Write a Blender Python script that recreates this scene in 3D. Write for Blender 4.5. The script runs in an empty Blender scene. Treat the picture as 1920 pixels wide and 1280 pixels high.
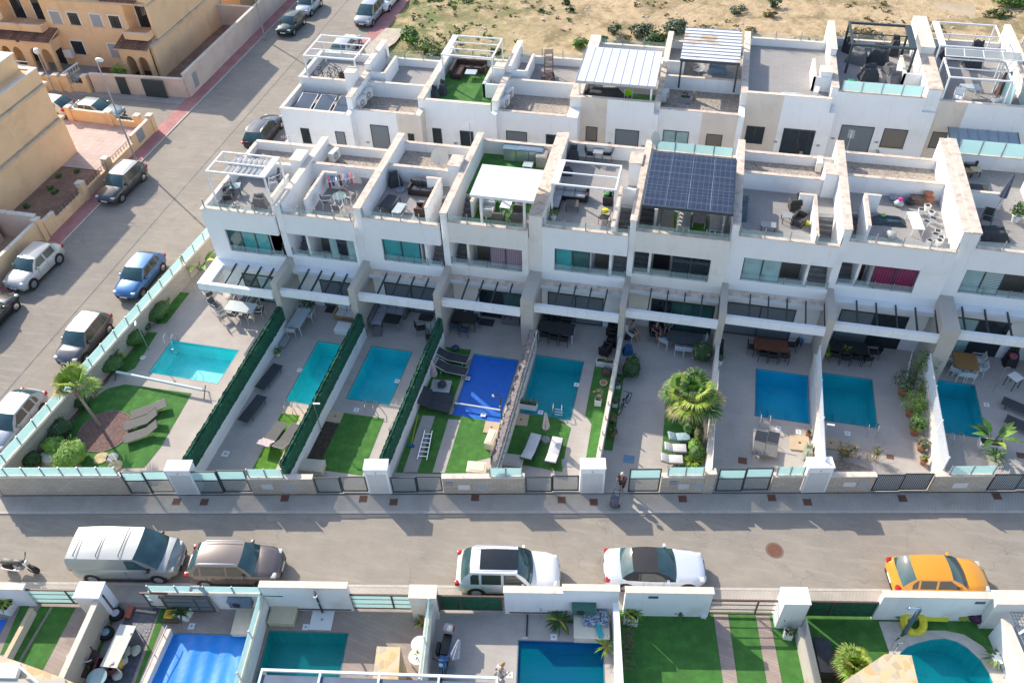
import bpy, bmesh, math, random
from math import sin, cos, pi, radians as R
from mathutils import Vector, Matrix
from mathutils.geometry import tessellate_polygon
random.seed(7)
# ---------------------------------------------------------------- camera, sky, sun, exposure
F_, TH, RO, AL, HC = 1561.38, .7786, .0408, .2508, 35.
sc = bpy.context.scene
C = sc.collection
cam = bpy.data.objects.new('camera', bpy.data.cameras.new('camera')); C.objects.link(cam)
cam.data.sensor_width = 36.; cam.data.lens = 36.*F_/1920.
cam.data.clip_start = .5; cam.data.clip_end = 2000.
_r0, _u0, _b0 = Vector((1,0,0)), Vector((0,sin(TH),cos(TH))), -Vector((0,cos(TH),-sin(TH)))
_r = _r0*cos(RO) - _u0*sin(RO)
_u = _u0*cos(RO) + _r0*sin(RO)
m3 = Matrix((_r, _u, _b0)).transposed()
RZ = Matrix.Rotation(AL, 3, 'Z')
cam.matrix_world = Matrix.Translation((0,0,HC)) @ (RZ @ m3).to_4x4()
sc.camera = cam
SUN_EL, SX, SY = R(32.8), .815, -.58       # shadows run towards (SX, SY)
w = bpy.data.worlds.new('World'); sc.world = w; w.use_nodes = True
nt = w.node_tree; nt.nodes.clear()
sk = nt.nodes.new('ShaderNodeTexSky'); sk.sky_type = 'NISHITA'; sk.sun_disc = False
sk.sun_elevation = SUN_EL; sk.sun_rotation = math.atan2(-SX, -SY)
sk.air_density = 1.0; sk.dust_density = 1.3; sk.ozone_density = 1.2
bg = nt.nodes.new('ShaderNodeBackground'); bg.inputs[1].default_value = .15
wo = nt.nodes.new('ShaderNodeOutputWorld'); nt.links.new(sk.outputs[0], bg.inputs[0]); nt.links.new(bg.outputs[0], wo.inputs[0])
sl = bpy.data.lights.new('sun', 'SUN'); sl.energy = 3.2; sl.angle = R(.55); sl.color = (1, .915, .78)
so = bpy.data.objects.new('sun', sl); C.objects.link(so)
_d = Vector((SX*cos(SUN_EL), SY*cos(SUN_EL), -sin(SUN_EL)))
so.rotation_euler = _d.to_track_quat('-Z', 'Y').to_euler(); so.location = (-60, 80, 60)
sc.view_settings.view_transform = 'Standard'; sc.view_settings.look = 'None'
sc.view_settings.exposure = .86; sc.view_settings.gamma = 1; sc.view_settings.use_curve_mapping = False
sc.cycles.use_denoising = True
sc.cycles.max_bounces = 6; sc.cycles.transparent_max_bounces = 12; sc.cycles.caustics_reflective = False; sc.cycles.caustics_refractive = False

# ---------------------------------------------------------------- survey: photo pixel -> site coordinates at a known height
_e = (cos(AL), -sin(AL)); _n = (sin(AL), cos(AL))
def at(x, y, z=0.):
    a = x-960.; b = y-640.
    a, b = a*cos(RO)-b*sin(RO), a*sin(RO)+b*cos(RO)
    d = (a, F_*cos(TH)-b*sin(TH), -F_*sin(TH)-b*cos(TH)); t = (z-HC)/d[2]
    X, Y = d[0]*t, d[1]*t
    return (X*_e[0]+Y*_e[1], X*_n[0]+Y*_n[1])
ZT = {'1':(0,0,2.9766),'2':(520,0,3.4286),'3':(1040,0,4.128),'4':(1460,0,4.128),'5':(340,240,3.369),'6':(800,240,3.367),'7':(1160,240,3.367),'8':(1500,240,3.369),
'g1':(0,420,2.3696),'g2':(340,520,2.9096),'g3':(700,520,2.9083),'g4':(1100,520,2.9083),'g5':(1480,520,2.909),'s1':(0,940,3.0),'s2':(600,940,2.909),'s3':(1240,940,2.8235)}
def q(k, x, y, z=0.):
    o = ZT[k]; return at(o[0]+x/o[2], o[1]+y/o[2], z)

# ---------------------------------------------------------------- materials
MATS = {}
def nodes(name):
    m = bpy.data.materials.new(name); m.use_nodes = True
    nt = m.node_tree; b = nt.nodes['Principled BSDF']; MATS[name] = m
    return m, nt, b
def mat(name, col, rough=.8, var=.10, scale=2., bump=0., metal=0., spec=None, col2=None, thr=None, det=6., bs=None, coat=0., grime=None):
    """plain procedural surface: base colour broken up by noise, optional second colour in patches, optional bump"""
    if name in MATS: return MATS[name]
    m, nt, b = nodes(name); N = nt.nodes.new; L = nt.links.new
    b.inputs['Roughness'].default_value = rough; b.inputs['Metallic'].default_value = metal
    if spec is not None: b.inputs['Specular IOR Level'].default_value = spec
    if coat: b.inputs['Coat Weight'].default_value = coat; b.inputs['Coat Roughness'].default_value = .04
    tc = N('ShaderNodeTexCoord'); nz = N('ShaderNodeTexNoise'); nz.inputs['Scale'].default_value = scale; nz.inputs['Detail'].default_value = det
    L(tc.outputs['Object'], nz.inputs['Vector'])
    cr = N('ShaderNodeValToRGB'); el = cr.color_ramp.elements
    el[0].position = .3; el[1].position = .7
    el[0].color = (*[c*(1-var) for c in col], 1); el[1].color = (*[min(1, c*(1+var)) for c in col], 1)
    L(nz.outputs[0], cr.inputs[0]); out = cr.outputs[0]
    if col2 is not None:
        n2 = N('ShaderNodeTexNoise'); n2.inputs['Scale'].default_value = grime or scale*.35; n2.inputs['Detail'].default_value = 8; n2.inputs['Roughness'].default_value = .65
        L(tc.outputs['Object'], n2.inputs['Vector'])
        c2 = N('ShaderNodeValToRGB'); t = thr or (.5, .62); c2.color_ramp.elements[0].position = t[0]; c2.color_ramp.elements[1].position = t[1]
        L(n2.outputs[0], c2.inputs[0])
        mx = N('ShaderNodeMix'); mx.data_type = 'RGBA'; mx.inputs[7].default_value = (*col2, 1)
        L(c2.outputs[0], mx.inputs[0]); L(out, mx.inputs[6]); out = mx.outputs[2]
    L(out, b.inputs['Base Color'])
    if bump:
        bp = N('ShaderNodeBump'); bp.inputs['Strength'].default_value = bump; bp.inputs['Distance'].default_value = .02
        n3 = N('ShaderNodeTexNoise'); n3.inputs['Scale'].default_value = bs or scale*12; n3.inputs['Detail'].default_value = 4
        L(tc.outputs['Object'], n3.inputs['Vector']); L(n3.outputs[0], bp.inputs['Height']); L(bp.outputs[0], b.inputs['Normal'])
    return m
def bricks(name, c1, c2, mortar, w_, h_, rough=.85, off=.5, ms=.012, bump=.3, plane='xy', var=.25, rot=0):
    """laid units: tiles, pavers, stone courses. plane picks the wall or floor plane the pattern lies in"""
    m, nt, b = nodes(name); N = nt.nodes.new; L = nt.links.new
    b.inputs['Roughness'].default_value = rough
    tc = N('ShaderNodeTexCoord'); mp = N('ShaderNodeMapping')
    if plane == 'xz': mp.inputs['Rotation'].default_value = (R(90), 0, 0)
    elif plane == 'yz': mp.inputs['Rotation'].default_value = (R(90), 0, R(90)); mp.vector_type = 'POINT'
    else: mp.inputs['Rotation'].default_value = (0, 0, rot)
    L(tc.outputs['Object'], mp.inputs['Vector'])
    if plane == 'side':   # any vertical face: x+y along, z up
        sx = N('ShaderNodeSeparateXYZ'); ad = N('ShaderNodeMath'); cx = N('ShaderNodeCombineXYZ')
        L(tc.outputs['Object'], sx.inputs[0]); L(sx.outputs[0], ad.inputs[0]); L(sx.outputs[1], ad.inputs[1]); L(ad.outputs[0], cx.inputs[0]); L(sx.outputs[2], cx.inputs[1]); src = cx.outputs[0]
    else: src = mp.outputs[0]
    br = N('ShaderNodeTexBrick'); br.inputs['Scale'].default_value = 1; br.inputs['Brick Width'].default_value = w_; br.inputs['Row Height'].default_value = h_
    br.inputs['Mortar Size'].default_value = ms; br.offset = off
    br.inputs['Color1'].default_value = (*c1, 1); br.inputs['Color2'].default_value = (*c2, 1); br.inputs['Mortar'].default_value = (*mortar, 1)
    L(src, br.inputs['Vector'])
    nz = N('ShaderNodeTexNoise'); nz.inputs['Scale'].default_value = .9; nz.inputs['Detail'].default_value = 8; L(tc.outputs['Object'], nz.inputs['Vector'])
    cr = N('ShaderNodeValToRGB'); cr.color_ramp.elements[0].position = .3; cr.color_ramp.elements[1].position = .7
    cr.color_ramp.elements[0].color = (1-var,)*3+(1,); cr.color_ramp.elements[1].color = (1, 1, 1, 1); L(nz.outputs[0], cr.inputs[0])
    mx = N('ShaderNodeMix'); mx.data_type = 'RGBA'; mx.blend_type = 'MULTIPLY'; mx.inputs[0].default_value = 1
    L(br.outputs[0], mx.inputs[6]); L(cr.outputs[0], mx.inputs[7]); L(mx.outputs[2], b.inputs['Base Color'])
    if bump:
        bp = N('ShaderNodeBump'); bp.inputs['Strength'].default_value = bump; bp.inputs['Distance'].default_value = .01
        L(br.outputs[1], bp.inputs['Height']); bp.invert = True; L(bp.outputs[0], b.inputs['Normal'])
    return m
def glassy(name, col, alpha=.35, rough=.05, frost=0.):
    m, nt, b = nodes(name); N = nt.nodes.new; L = nt.links.new
    b.inputs['Base Color'].default_value = (*col, 1); b.inputs['Roughness'].default_value = rough; b.inputs['Alpha'].default_value = alpha
    return m
def stripes(name, c1, c2, freq, axis=0, rough=.8, duty=.5, metal=0.):
    m, nt, b = nodes(name); N = nt.nodes.new; L = nt.links.new
    b.inputs['Roughness'].default_value = rough; b.inputs['Metallic'].default_value = metal
    tc = N('ShaderNodeTexCoord'); sx = N('ShaderNodeSeparateXYZ'); L(tc.outputs['Object'], sx.inputs[0])
    mu = N('ShaderNodeMath'); mu.operation = 'MULTIPLY'; mu.inputs[1].default_value = freq; L(sx.outputs[axis], mu.inputs[0])
    fr = N('ShaderNodeMath'); fr.operation = 'FRACT'; L(mu.outputs[0], fr.inputs[0])
    gt = N('ShaderNodeMath'); gt.operation = 'GREATER_THAN'; gt.inputs[1].default_value = duty; L(fr.outputs[0], gt.inputs[0])
    mx = N('ShaderNodeMix'); mx.data_type = 'RGBA'; mx.inputs[6].default_value = (*c1, 1); mx.inputs[7].default_value = (*c2, 1); L(gt.outputs[0], mx.inputs[0])
    L(mx.outputs[2], b.inputs['Base Color']); return m
def cells(name, cols, scale, rough=.9, edge=None, bump=.4, ew=.06):
    """voronoi pieces: gravel, crazy paving, stone cladding"""
    m, nt, b = nodes(name); N = nt.nodes.new; L = nt.links.new
    b.inputs['Roughness'].default_value = rough
    tc = N('ShaderNodeTexCoord'); vo = N('ShaderNodeTexVoronoi'); vo.inputs['Scale'].default_value = scale; L(tc.outputs['Object'], vo.inputs['Vector'])
    sp = N('ShaderNodeSeparateColor'); L(vo.outputs['Color'], sp.inputs[0])
    cr = N('ShaderNodeValToRGB'); cr.color_ramp.interpolation = 'CONSTANT' if edge else 'LINEAR'
    while len(cr.color_ramp.elements) < len(cols): cr.color_ramp.elements.new(.5)
    for i, c in enumerate(cols): cr.color_ramp.elements[i].position = i/len(cols); cr.color_ramp.elements[i].color = (*c, 1)
    L(sp.outputs[0], cr.inputs[0]); out = cr.outputs[0]
    v2 = N('ShaderNodeTexVoronoi'); v2.feature = 'DISTANCE_TO_EDGE'; v2.inputs['Scale'].default_value = scale; L(tc.outputs['Object'], v2.inputs['Vector'])
    if edge:
        lt = N('ShaderNodeMath'); lt.operation = 'LESS_THAN'; lt.inputs[1].default_value = ew; L(v2.outputs[0], lt.inputs[0])
        mx = N('ShaderNodeMix'); mx.data_type = 'RGBA'; mx.inputs[7].default_value = (*edge, 1); L(lt.outputs[0], mx.inputs[0]); L(out, mx.inputs[6]); out = mx.outputs[2]
    L(out, b.inputs['Base Color'])
    if bump:
        bp = N('ShaderNodeBump'); bp.inputs['Strength'].default_value = bump; bp.inputs['Distance'].default_value = .03; L(v2.outputs[0], bp.inputs['Height']); L(bp.outputs[0], b.inputs['Normal'])
    return m
WHITE = mat('white_render', (.83,.83,.825), .85, .03, .6, .15, col2=(.70,.68,.64), thr=(.56,.75), grime=.5, bs=40)
CREAM = mat('cream_render', (.77,.735,.68), .85, .04, .8, .15, col2=(.60,.52,.42), thr=(.55,.75), grime=.6, bs=40)
GREIGE = mat('grey_beige_render', (.50,.45,.39), .85, .05, .8, .1, col2=(.42,.36,.30), thr=(.55,.7), grime=.7)
COPE = mat('coping_stone', (.68,.55,.45), .85, .12, 3., .1, col2=(.42,.34,.28), thr=(.50,.66), grime=2.2)
COPEW = mat('coping_pale', (.74,.63,.52), .85, .08, 3., .1, col2=(.54,.42,.33), thr=(.55,.7), grime=2.)
TAN = mat('beige_panel', (.68,.60,.51), .85, .05, .9, .1, col2=(.60,.49,.39), thr=(.52,.7), grime=.8)
DARKM = mat('anthracite_metal', (.05,.065,.075), .45, .05, 3, metal=.3)
BLACK = mat('black_plastic', (.02,.02,.022), .5, .1, 4)
RUBBER = mat('tyre_rubber', (.018,.018,.018), .8, .1, 6)
WMET = mat('white_metal', (.80,.80,.80), .35, .02, 3)
CHROME = mat('bright_metal', (.75,.76,.78), .2, .02, 3, metal=1.)
GREYM = mat('grey_metal', (.38,.40,.42), .4, .05, 3, metal=.5)
BROWNM = mat('brown_metal', (.12,.075,.06), .5, .1, 4)
WOOD = mat('wood', (.42,.25,.12), .6, .2, 5, .1)
WOODL = mat('pale_wood', (.55,.42,.27), .6, .15, 5)
TERRA = mat('terracotta', (.42,.17,.09), .8, .12, 6)
WPLAS = mat('white_plastic', (.80,.80,.78), .4, .03, 5)
GPLAS = mat('grey_plastic', (.30,.31,.32), .5, .05, 5)
BEIGEP = mat('beige_plastic', (.66,.58,.44), .6, .05, 5)
RATTAN = bricks('grey_rattan', (.13,.12,.115),(.17,.155,.145),(.06,.055,.05), .04,.02, ms=.004)
BRATTAN = bricks('brown_rattan', (.11,.07,.055),(.15,.095,.07),(.05,.03,.025), .04,.02, ms=.004)
CUSH = mat('grey_cushion', (.35,.36,.38), .9, .08, 6)
CUSHL = mat('light_cushion', (.62,.61,.60), .9, .06, 6)
DFAB = mat('dark_fabric', (.055,.058,.065), .9, .15, 5)
GFAB = mat('grey_fabric', (.17,.165,.165), .9, .12, 5, .3)
MESHG = mat('grey_sling', (.12,.115,.11), .8, .08, 8)
GLASS_D = mat('dark_window_glass', (.012,.022,.03), .06, .2, .8, spec=.8)
GLASS_T = mat('teal_curtain_glass', (.05,.30,.31), .12, .25, .8, spec=.7)
GLASS_P = mat('pale_curtain_glass', (.28,.42,.42), .15, .2, 1.2, spec=.7)
GLASS_G = mat('green_window_glass', (.035,.11,.10), .08, .3, 1.0, spec=.8)
PINKC = stripes('pink_curtain_glass', (.30,.22,.26), (.20,.15,.19), 9, 0, .2)
MAGC = stripes('crimson_curtain_glass', (.22,.03,.09), (.13,.015,.05), 7, 0, .15)
STRC = stripes('striped_blind_glass', (.45,.55,.55), (.14,.22,.22), 9, 2, .2)
SHUT = stripes('grey_shutter', (.17,.20,.22), (.13,.155,.175), 14, 2, .5)
SHUTB = stripes('brown_shutter', (.19,.17,.14), (.15,.13,.105), 14, 2, .5)
CGLASS = glassy('clear_glass', (.55,.75,.72), .16, .03)
def frosted(name, col, clear=.12):
    m, nt, b = nodes(name); N = nt.nodes.new; L = nt.links.new; b.inputs['Base Color'].default_value = (*col,1); b.inputs['Roughness'].default_value = .3
    t = N('ShaderNodeBsdfTranslucent'); t.inputs[0].default_value = (*col,1); a = N('ShaderNodeMixShader'); a.inputs[0].default_value = .55; L(b.outputs[0], a.inputs[1]); L(t.outputs[0], a.inputs[2])
    c = N('ShaderNodeMixShader'); c.inputs[0].default_value = clear; L(a.outputs[0], c.inputs[1]); L(N('ShaderNodeBsdfTransparent').outputs[0], c.inputs[2]); L(c.outputs[0], nt.nodes['Material Output'].inputs[0]); return m
FROST = frosted('frosted_glass', (.66,.86,.85)); FROSTG = frosted('grey_frosted_glass', (.34,.40,.40))
ROOFM = mat('white_sheet_roof', (.72,.74,.76), .45, .04, 2, metal=.1, col2=(.60,.52,.42), thr=(.60,.75), grime=.7)
GRAVEL = cells('roof_gravel', [(.18,.15,.125),(.35,.29,.235),(.50,.42,.34),(.28,.23,.19),(.40,.345,.29)], 11, bump=.6)
TURF = mat('artificial_turf', (.065,.205,.035), .95, .3, 2.2, .8, bs=60, col2=(.05,.16,.028), thr=(.45,.62), grime=1.3)
TURFL = mat('bright_turf', (.10,.25,.02), .95, .3, 2.2, .8, bs=60, col2=(.07,.19,.015), thr=(.45,.62), grime=1.3)
TILE = bricks('patio_tile', (.49,.445,.40),(.47,.425,.385),(.42,.38,.345), .62,.31, ms=.008, bump=.1, var=.12)
TILEG = bricks('terrace_tile', (.36,.34,.325),(.34,.32,.305),(.26,.245,.235), .6,.3, ms=.008, bump=.1, var=.15)
TILEP = bricks('pale_patio_tile', (.50,.44,.385),(.48,.42,.37),(.42,.37,.33), .62,.62, ms=.008, bump=.1, var=.15)
WOODT = bricks('wood_effect_tile', (.42,.34,.29),(.36,.29,.25),(.28,.23,.20), 1.1,.18, ms=.006, bump=.1, var=.2, rot=R(10))
STONEW = bricks('beige_stone_courses', (.60,.52,.42),(.52,.44,.355),(.40,.335,.27), .42,.17, ms=.014, bump=.7, plane='side', var=.18)
PAVER = bricks('concrete_paver', (.51,.455,.39),(.49,.435,.375),(.43,.38,.325), .14,.14, off=0, ms=.014, bump=.2, var=.2, rot=R(11.8))
PINKP = bricks('red_paver', (.62,.27,.25),(.56,.235,.22),(.30,.15,.14), .2,.2, off=0, ms=.015, bump=.3, var=.3)
ASPH = mat('asphalt', (.315,.272,.222), .92, .07, 1.2, .25, col2=(.252,.222,.186), thr=(.42,.66), grime=.22, bs=90)
def layer(m, build):
    nt = m.node_tree; N = nt.nodes.new; L = nt.links.new; b = nt.nodes['Principled BSDF']; src = b.inputs['Base Color'].links[0].from_socket
    tc = N('ShaderNodeTexCoord'); f, c = build(N, L, tc.outputs['Object']); mx = N('ShaderNodeMix'); mx.data_type = 'RGBA'; mx.inputs[7].default_value = (*c, 1)
    L(f, mx.inputs[0]); L(src, mx.inputs[6]); L(mx.outputs[2], b.inputs['Base Color'])
def noise_mask(scale, lo, hi, amt, stretch=None, det=6, rot=0):
    def f(N, L, co):
        mp = N('ShaderNodeMapping'); mp.inputs['Scale'].default_value = stretch or (1,1,1); mp.inputs['Rotation'].default_value = (0,0,rot); L(co, mp.inputs[0])
        n = N('ShaderNodeTexNoise'); n.inputs['Scale'].default_value = scale; n.inputs['Detail'].default_value = det; n.inputs['Roughness'].default_value = .65; L(mp.outputs[0], n.inputs[0])
        r = N('ShaderNodeMapRange'); r.inputs[1].default_value = lo; r.inputs[2].default_value = hi; r.inputs[4].default_value = amt; L(n.outputs[0], r.inputs[0]); return r.outputs[0]
    return f
def cracks(scale, wd, amt):
    def f(N, L, co):
        n = N('ShaderNodeTexNoise'); n.inputs['Scale'].default_value = scale*4; n.inputs['Detail'].default_value = 5; L(co, n.inputs[0])
        ad = N('ShaderNodeMix'); ad.data_type = 'RGBA'; ad.blend_type = 'LINEAR_LIGHT'; ad.inputs[0].default_value = .9; L(co, ad.inputs[6]); L(n.outputs[1], ad.inputs[7])
        v = N('ShaderNodeTexVoronoi'); v.feature = 'DISTANCE_TO_EDGE'; v.inputs['Scale'].default_value = scale; L(ad.outputs[2], v.inputs[0])
        r = N('ShaderNodeMapRange'); r.inputs[1].default_value = 0; r.inputs[2].default_value = wd; r.inputs[3].default_value = amt; r.inputs[4].default_value = 0; L(v.outputs[0], r.inputs[0]); return r.outputs[0]
    return f
def over(m, fn, c): layer(m, lambda N, L, co: (fn(N, L, co), c))
KERB = mat('kerb_concrete', (.50,.455,.40), .9, .1, 4, .2)
WATER_B = mat('pool_mosaic', (.10,.50,.56), .3, .05, 6)
YELLOW = mat('ochre_render', (.84,.57,.33), .9, .05, .7, .15, col2=(.70,.46,.25), thr=(.52,.72), grime=.5)
YELLD = mat('ochre_trim', (.62,.50,.36), .9, .08, 1.2, .1, col2=(.42,.32,.22), thr=(.5,.7), grime=1)
PINKW = mat('pink_render', (.62,.48,.40), .9, .06, .8, .1, col2=(.66,.55,.46), thr=(.45,.6), grime=.5)
RTILE = bricks('roof_tile', (.46,.25,.17),(.36,.19,.13),(.22,.12,.09), .22,.38, ms=.03, bump=1., var=.3, off=0)
SOIL = mat('reddish_soil', (.30,.19,.13), .95, .2, 2.5, .6, col2=(.24,.14,.10), thr=(.45,.6))
IRON = mat('rusty_cover', (.17,.075,.045), .8, .2, 9, .3)
over(ASPH, noise_mask(.5,.50,.66,.55,(1,6,1),6,R(-12)), (.37,.33,.28)); over(ASPH, noise_mask(.9,.62,.72,.5), (.17,.15,.13)); over(ASPH, cracks(.16,.005,.38), (.13,.12,.11)); over(ASPH, noise_mask(14,.45,.7,.3), (.40,.36,.31))
for m_ in (WHITE, CREAM): over(m_, noise_mask(1.0,.56,.78,.38,(4,4,.35)), (.60,.53,.45)); over(m_, noise_mask(.35,.5,.75,.2), (.70,.67,.63))
over(PAVER, noise_mask(.7,.5,.7,.4), (.28,.25,.22)); over(TILE, noise_mask(.8,.52,.72,.3), (.30,.26,.235)); over(TILEP, noise_mask(.6,.5,.75,.3), (.40,.355,.31)); over(TILEG, noise_mask(.9,.5,.75,.4), (.24,.22,.205))
over(TURF, noise_mask(.9,.5,.75,.45), (.075,.17,.04)); over(TURF, noise_mask(25,.5,.7,.35), (.02,.09,.012)); over(YELLOW, noise_mask(1.2,.58,.8,.4,(3,3,.4)), (.50,.36,.24))
# ---------------------------------------------------------------- mesh builder and scene tree
class MB:
    def __init__(s): s.v = []; s.f = []; s.m = []; s.mats = []; s.sm = []
    def mi(s, m):
        if m not in s.mats: s.mats.append(m)
        return s.mats.index(m)
    def add(s, vs, fs, m, smooth=False, T=None):
        o = len(s.v)
        for v in vs: s.v.append(tuple(T @ Vector(v)) if T else tuple(v))
        k = s.mi(m)
        for f in fs: s.f.append(tuple(i+o for i in f)); s.m.append(k); s.sm.append(smooth)
        return s
    def box(s, x0, y0, z0, x1, y1, z1, m, T=None):
        x0, x1 = min(x0,x1), max(x0,x1); y0, y1 = min(y0,y1), max(y0,y1); z0, z1 = min(z0,z1), max(z0,z1)
        return s.add([(x0,y0,z0),(x1,y0,z0),(x1,y1,z0),(x0,y1,z0),(x0,y0,z1),(x1,y0,z1),(x1,y1,z1),(x0,y1,z1)],
            [(0,3,2,1),(4,5,6,7),(0,1,5,4),(1,2,6,5),(2,3,7,6),(3,0,4,7)], m, T=T)
    def cb(s, x, y, z, sx, sy, sz, m, T=None): return s.box(x-sx/2, y-sy/2, z, x+sx/2, y+sy/2, z+sz, m, T)
    def rbox(s, x0, y0, z0, x1, y1, z1, m, r=.04, T=None):
        """box with chamfered edges, for cushions and soft things"""
        bm = bmesh.new(); bmesh.ops.create_cube(bm, size=1)
        for v in bm.verts: v.co = Vector(((x0+x1)/2+v.co.x*(x1-x0), (y0+y1)/2+v.co.y*(y1-y0), (z0+z1)/2+v.co.z*(z1-z0)))
        r = min(r, abs(x1-x0)*.45, abs(y1-y0)*.45, abs(z1-z0)*.45)
        bmesh.ops.bevel(bm, geom=bm.edges[:], offset=r, segments=2, profile=.5, affect='EDGES')
        bm.verts.index_update()
        s.add([v.co.copy() for v in bm.verts], [tuple(v.index for v in f.verts) for f in bm.faces], m, True, T); bm.free(); return s
    def cyl(s, x, y, z0, z1, r0, m, r1=None, n=16, smooth=True, caps=True, T=None):
        r1 = r0 if r1 is None else r1
        vs = [(x+r0*cos(2*pi*i/n), y+r0*sin(2*pi*i/n), z0) for i in range(n)] + [(x+r1*cos(2*pi*i/n), y+r1*sin(2*pi*i/n), z1) for i in range(n)]
        s.add(vs, [(i,(i+1)%n,(i+1)%n+n,i+n) for i in range(n)], m, smooth, T)
        if caps: s.add(vs, [tuple(range(n-1,-1,-1)), tuple(range(n,2*n))], m, False, T)
        return s
    def tube(s, pts, r, m, n=6, r1=None, T=None):
        pts = [Vector(p) for p in pts]; k = len(pts); vs = []; r1 = r if r1 is None else r1
        for i, p in enumerate(pts):
            d = (pts[min(i+1,k-1)]-pts[max(i-1,0)]).normalized()
            a = d.orthogonal().normalized() if i == 0 else (a - d*a.dot(d)).normalized()
            b = d.cross(a); rr = r+(r1-r)*i/(k-1)
            vs += [p + a*rr*cos(2*pi*j/n) + b*rr*sin(2*pi*j/n) for j in range(n)]
        fs = [(i*n+j, i*n+(j+1)%n, (i+1)*n+(j+1)%n, (i+1)*n+j) for i in range(k-1) for j in range(n)]
        fs += [tuple(range(n-1,-1,-1)), tuple(range((k-1)*n, k*n))]
        return s.add(vs, fs, m, n > 5, T)
    def bar(s, p0, p1, w_, h_, m, T=None):
        p0, p1 = Vector(p0), Vector(p1); d = (p1-p0).normalized()
        up = Vector((0,0,1)) if abs(d.z) < .95 else Vector((0,1,0))
        a = d.cross(up).normalized()*(w_/2); b = a.cross(d).normalized()*(h_/2)
        vs = [p0-a-b, p0+a-b, p0+a+b, p0-a+b, p1-a-b, p1+a-b, p1+a+b, p1-a+b]
        return s.add(vs, [(3,2,1,0),(4,5,6,7),(0,1,5,4),(1,2,6,5),(2,3,7,6),(3,0,4,7)], m, T=T)
    def lathe(s, x, y, prof, m, n=16, T=None):
        k = len(prof); vs = [(x+r*cos(2*pi*j/n), y+r*sin(2*pi*j/n), z) for r, z in prof for j in range(n)]
        fs = [(i*n+j, i*n+(j+1)%n, (i+1)*n+(j+1)%n, (i+1)*n+j) for i in range(k-1) for j in range(n)]
        fs += [tuple(range(n-1,-1,-1)), tuple(range((k-1)*n, k*n))]
        return s.add(vs, fs, m, True, T)
    def prism(s, poly, z0, z1, m, T=None):
        n = len(poly); a = sum(poly[i][0]*poly[(i+1)%n][1]-poly[(i+1)%n][0]*poly[i][1] for i in range(n))
        if a < 0: poly = poly[::-1]
        vs = [(p[0],p[1],z0) for p in poly]+[(p[0],p[1],z1) for p in poly]
        return s.add(vs, [tuple(range(n-1,-1,-1)), tuple(range(n,2*n))]+[(i,(i+1)%n,(i+1)%n+n,i+n) for i in range(n)], m, T=T)
    def sheet(s, outer, holes, z, m, skirt=0.):
        """flat polygon with holes; skirt hangs a rim down each hole"""
        loops = [[Vector((p[0],p[1],0)) for p in lp] for lp in [outer]+list(holes)]
        tri = tessellate_polygon(loops); vs = [(v.x,v.y,z) for lp in loops for v in lp]; fs = []
        for t in tri:
            a, b, c = [Vector(vs[i]) for i in t]
            fs.append(tuple(t) if (b-a).cross(c-a).z > 0 else tuple(t[::-1]))
        s.add(vs, fs, m)
        return s
    def build(s, name, parent=None, loc=None, rz=0., angle=40):
        me = bpy.data.meshes.new(name); me.from_pydata(s.v, [], s.f)
        for m in s.mats: me.materials.append(m)
        me.polygons.foreach_set('material_index', s.m); me.polygons.foreach_set('use_smooth', s.sm)
        me.update()
        if any(s.sm): me.set_sharp_from_angle(angle=R(angle))
        o = bpy.data.objects.new(name, me); C.objects.link(o)
        if parent: o.parent = parent
        if loc: o.location = loc
        if rz: o.rotation_euler = (0,0,rz)
        return o
def tag(o, label, cat, group=None, kind=None):
    if label: o['label'] = label
    if cat: o['category'] = cat
    if group: o['group'] = group
    if kind: o['kind'] = kind
    return o
def root(name, label, cat, loc=(0,0,0), rz=0., group=None):
    o = bpy.data.objects.new(name, None); C.objects.link(o); o.empty_display_size = .2
    o.location = loc if len(loc) == 3 else (*loc, 0.); o.rotation_euler = (0,0,rz)
    return tag(o, label, cat, group)
KIDS = {}
def copy_tree(o, parent=None):
    c = o.copy(); C.objects.link(c)
    for k in list(c.keys()):
        if k == 'label' and parent is None: del c[k]
    if parent: c.parent = parent
    for ch in list(o.children): copy_tree(ch, c)
    return c
PROTO = {}
def put(key, fn, loc, rz=0., label=None, group=None, scale=None, cat=None):
    """first call builds the thing, later calls copy it with all its parts"""
    if key in PROTO: o = copy_tree(PROTO[key])
    else: o = fn(); PROTO[key] = o
    o.location = loc if len(loc) == 3 else (*loc, 0.); o.rotation_euler = (0,0,rz)
    if label: o['label'] = label
    if group: o['group'] = group
    if cat: o['category'] = cat
    if scale: o.scale = (scale,)*3 if not isinstance(scale, tuple) else scale
    else: o.scale = (1,1,1)
    return o
def struct(name, mb, z=None): return tag(mb.build(name), None, None, kind='structure')
def rot2(p, a, o=(0,0)): return (o[0]+p[0]*cos(a)-p[1]*sin(a), o[1]+p[0]*sin(a)+p[1]*cos(a))
# south side frame, turned with the street
SA = R(10.)
SO = q('s2', 600, 520, 1.6)
def ss(s, t): return rot2((s, t), SA, SO)
def sp(k, x, y, z=0.):
    p = q(k, x, y, z); return rot2((p[0]-SO[0], p[1]-SO[1]), -SA)
def w2(x, y): return (x*cos(AL)-y*sin(AL), x*sin(AL)+y*cos(AL))   # street survey line -> site
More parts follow.
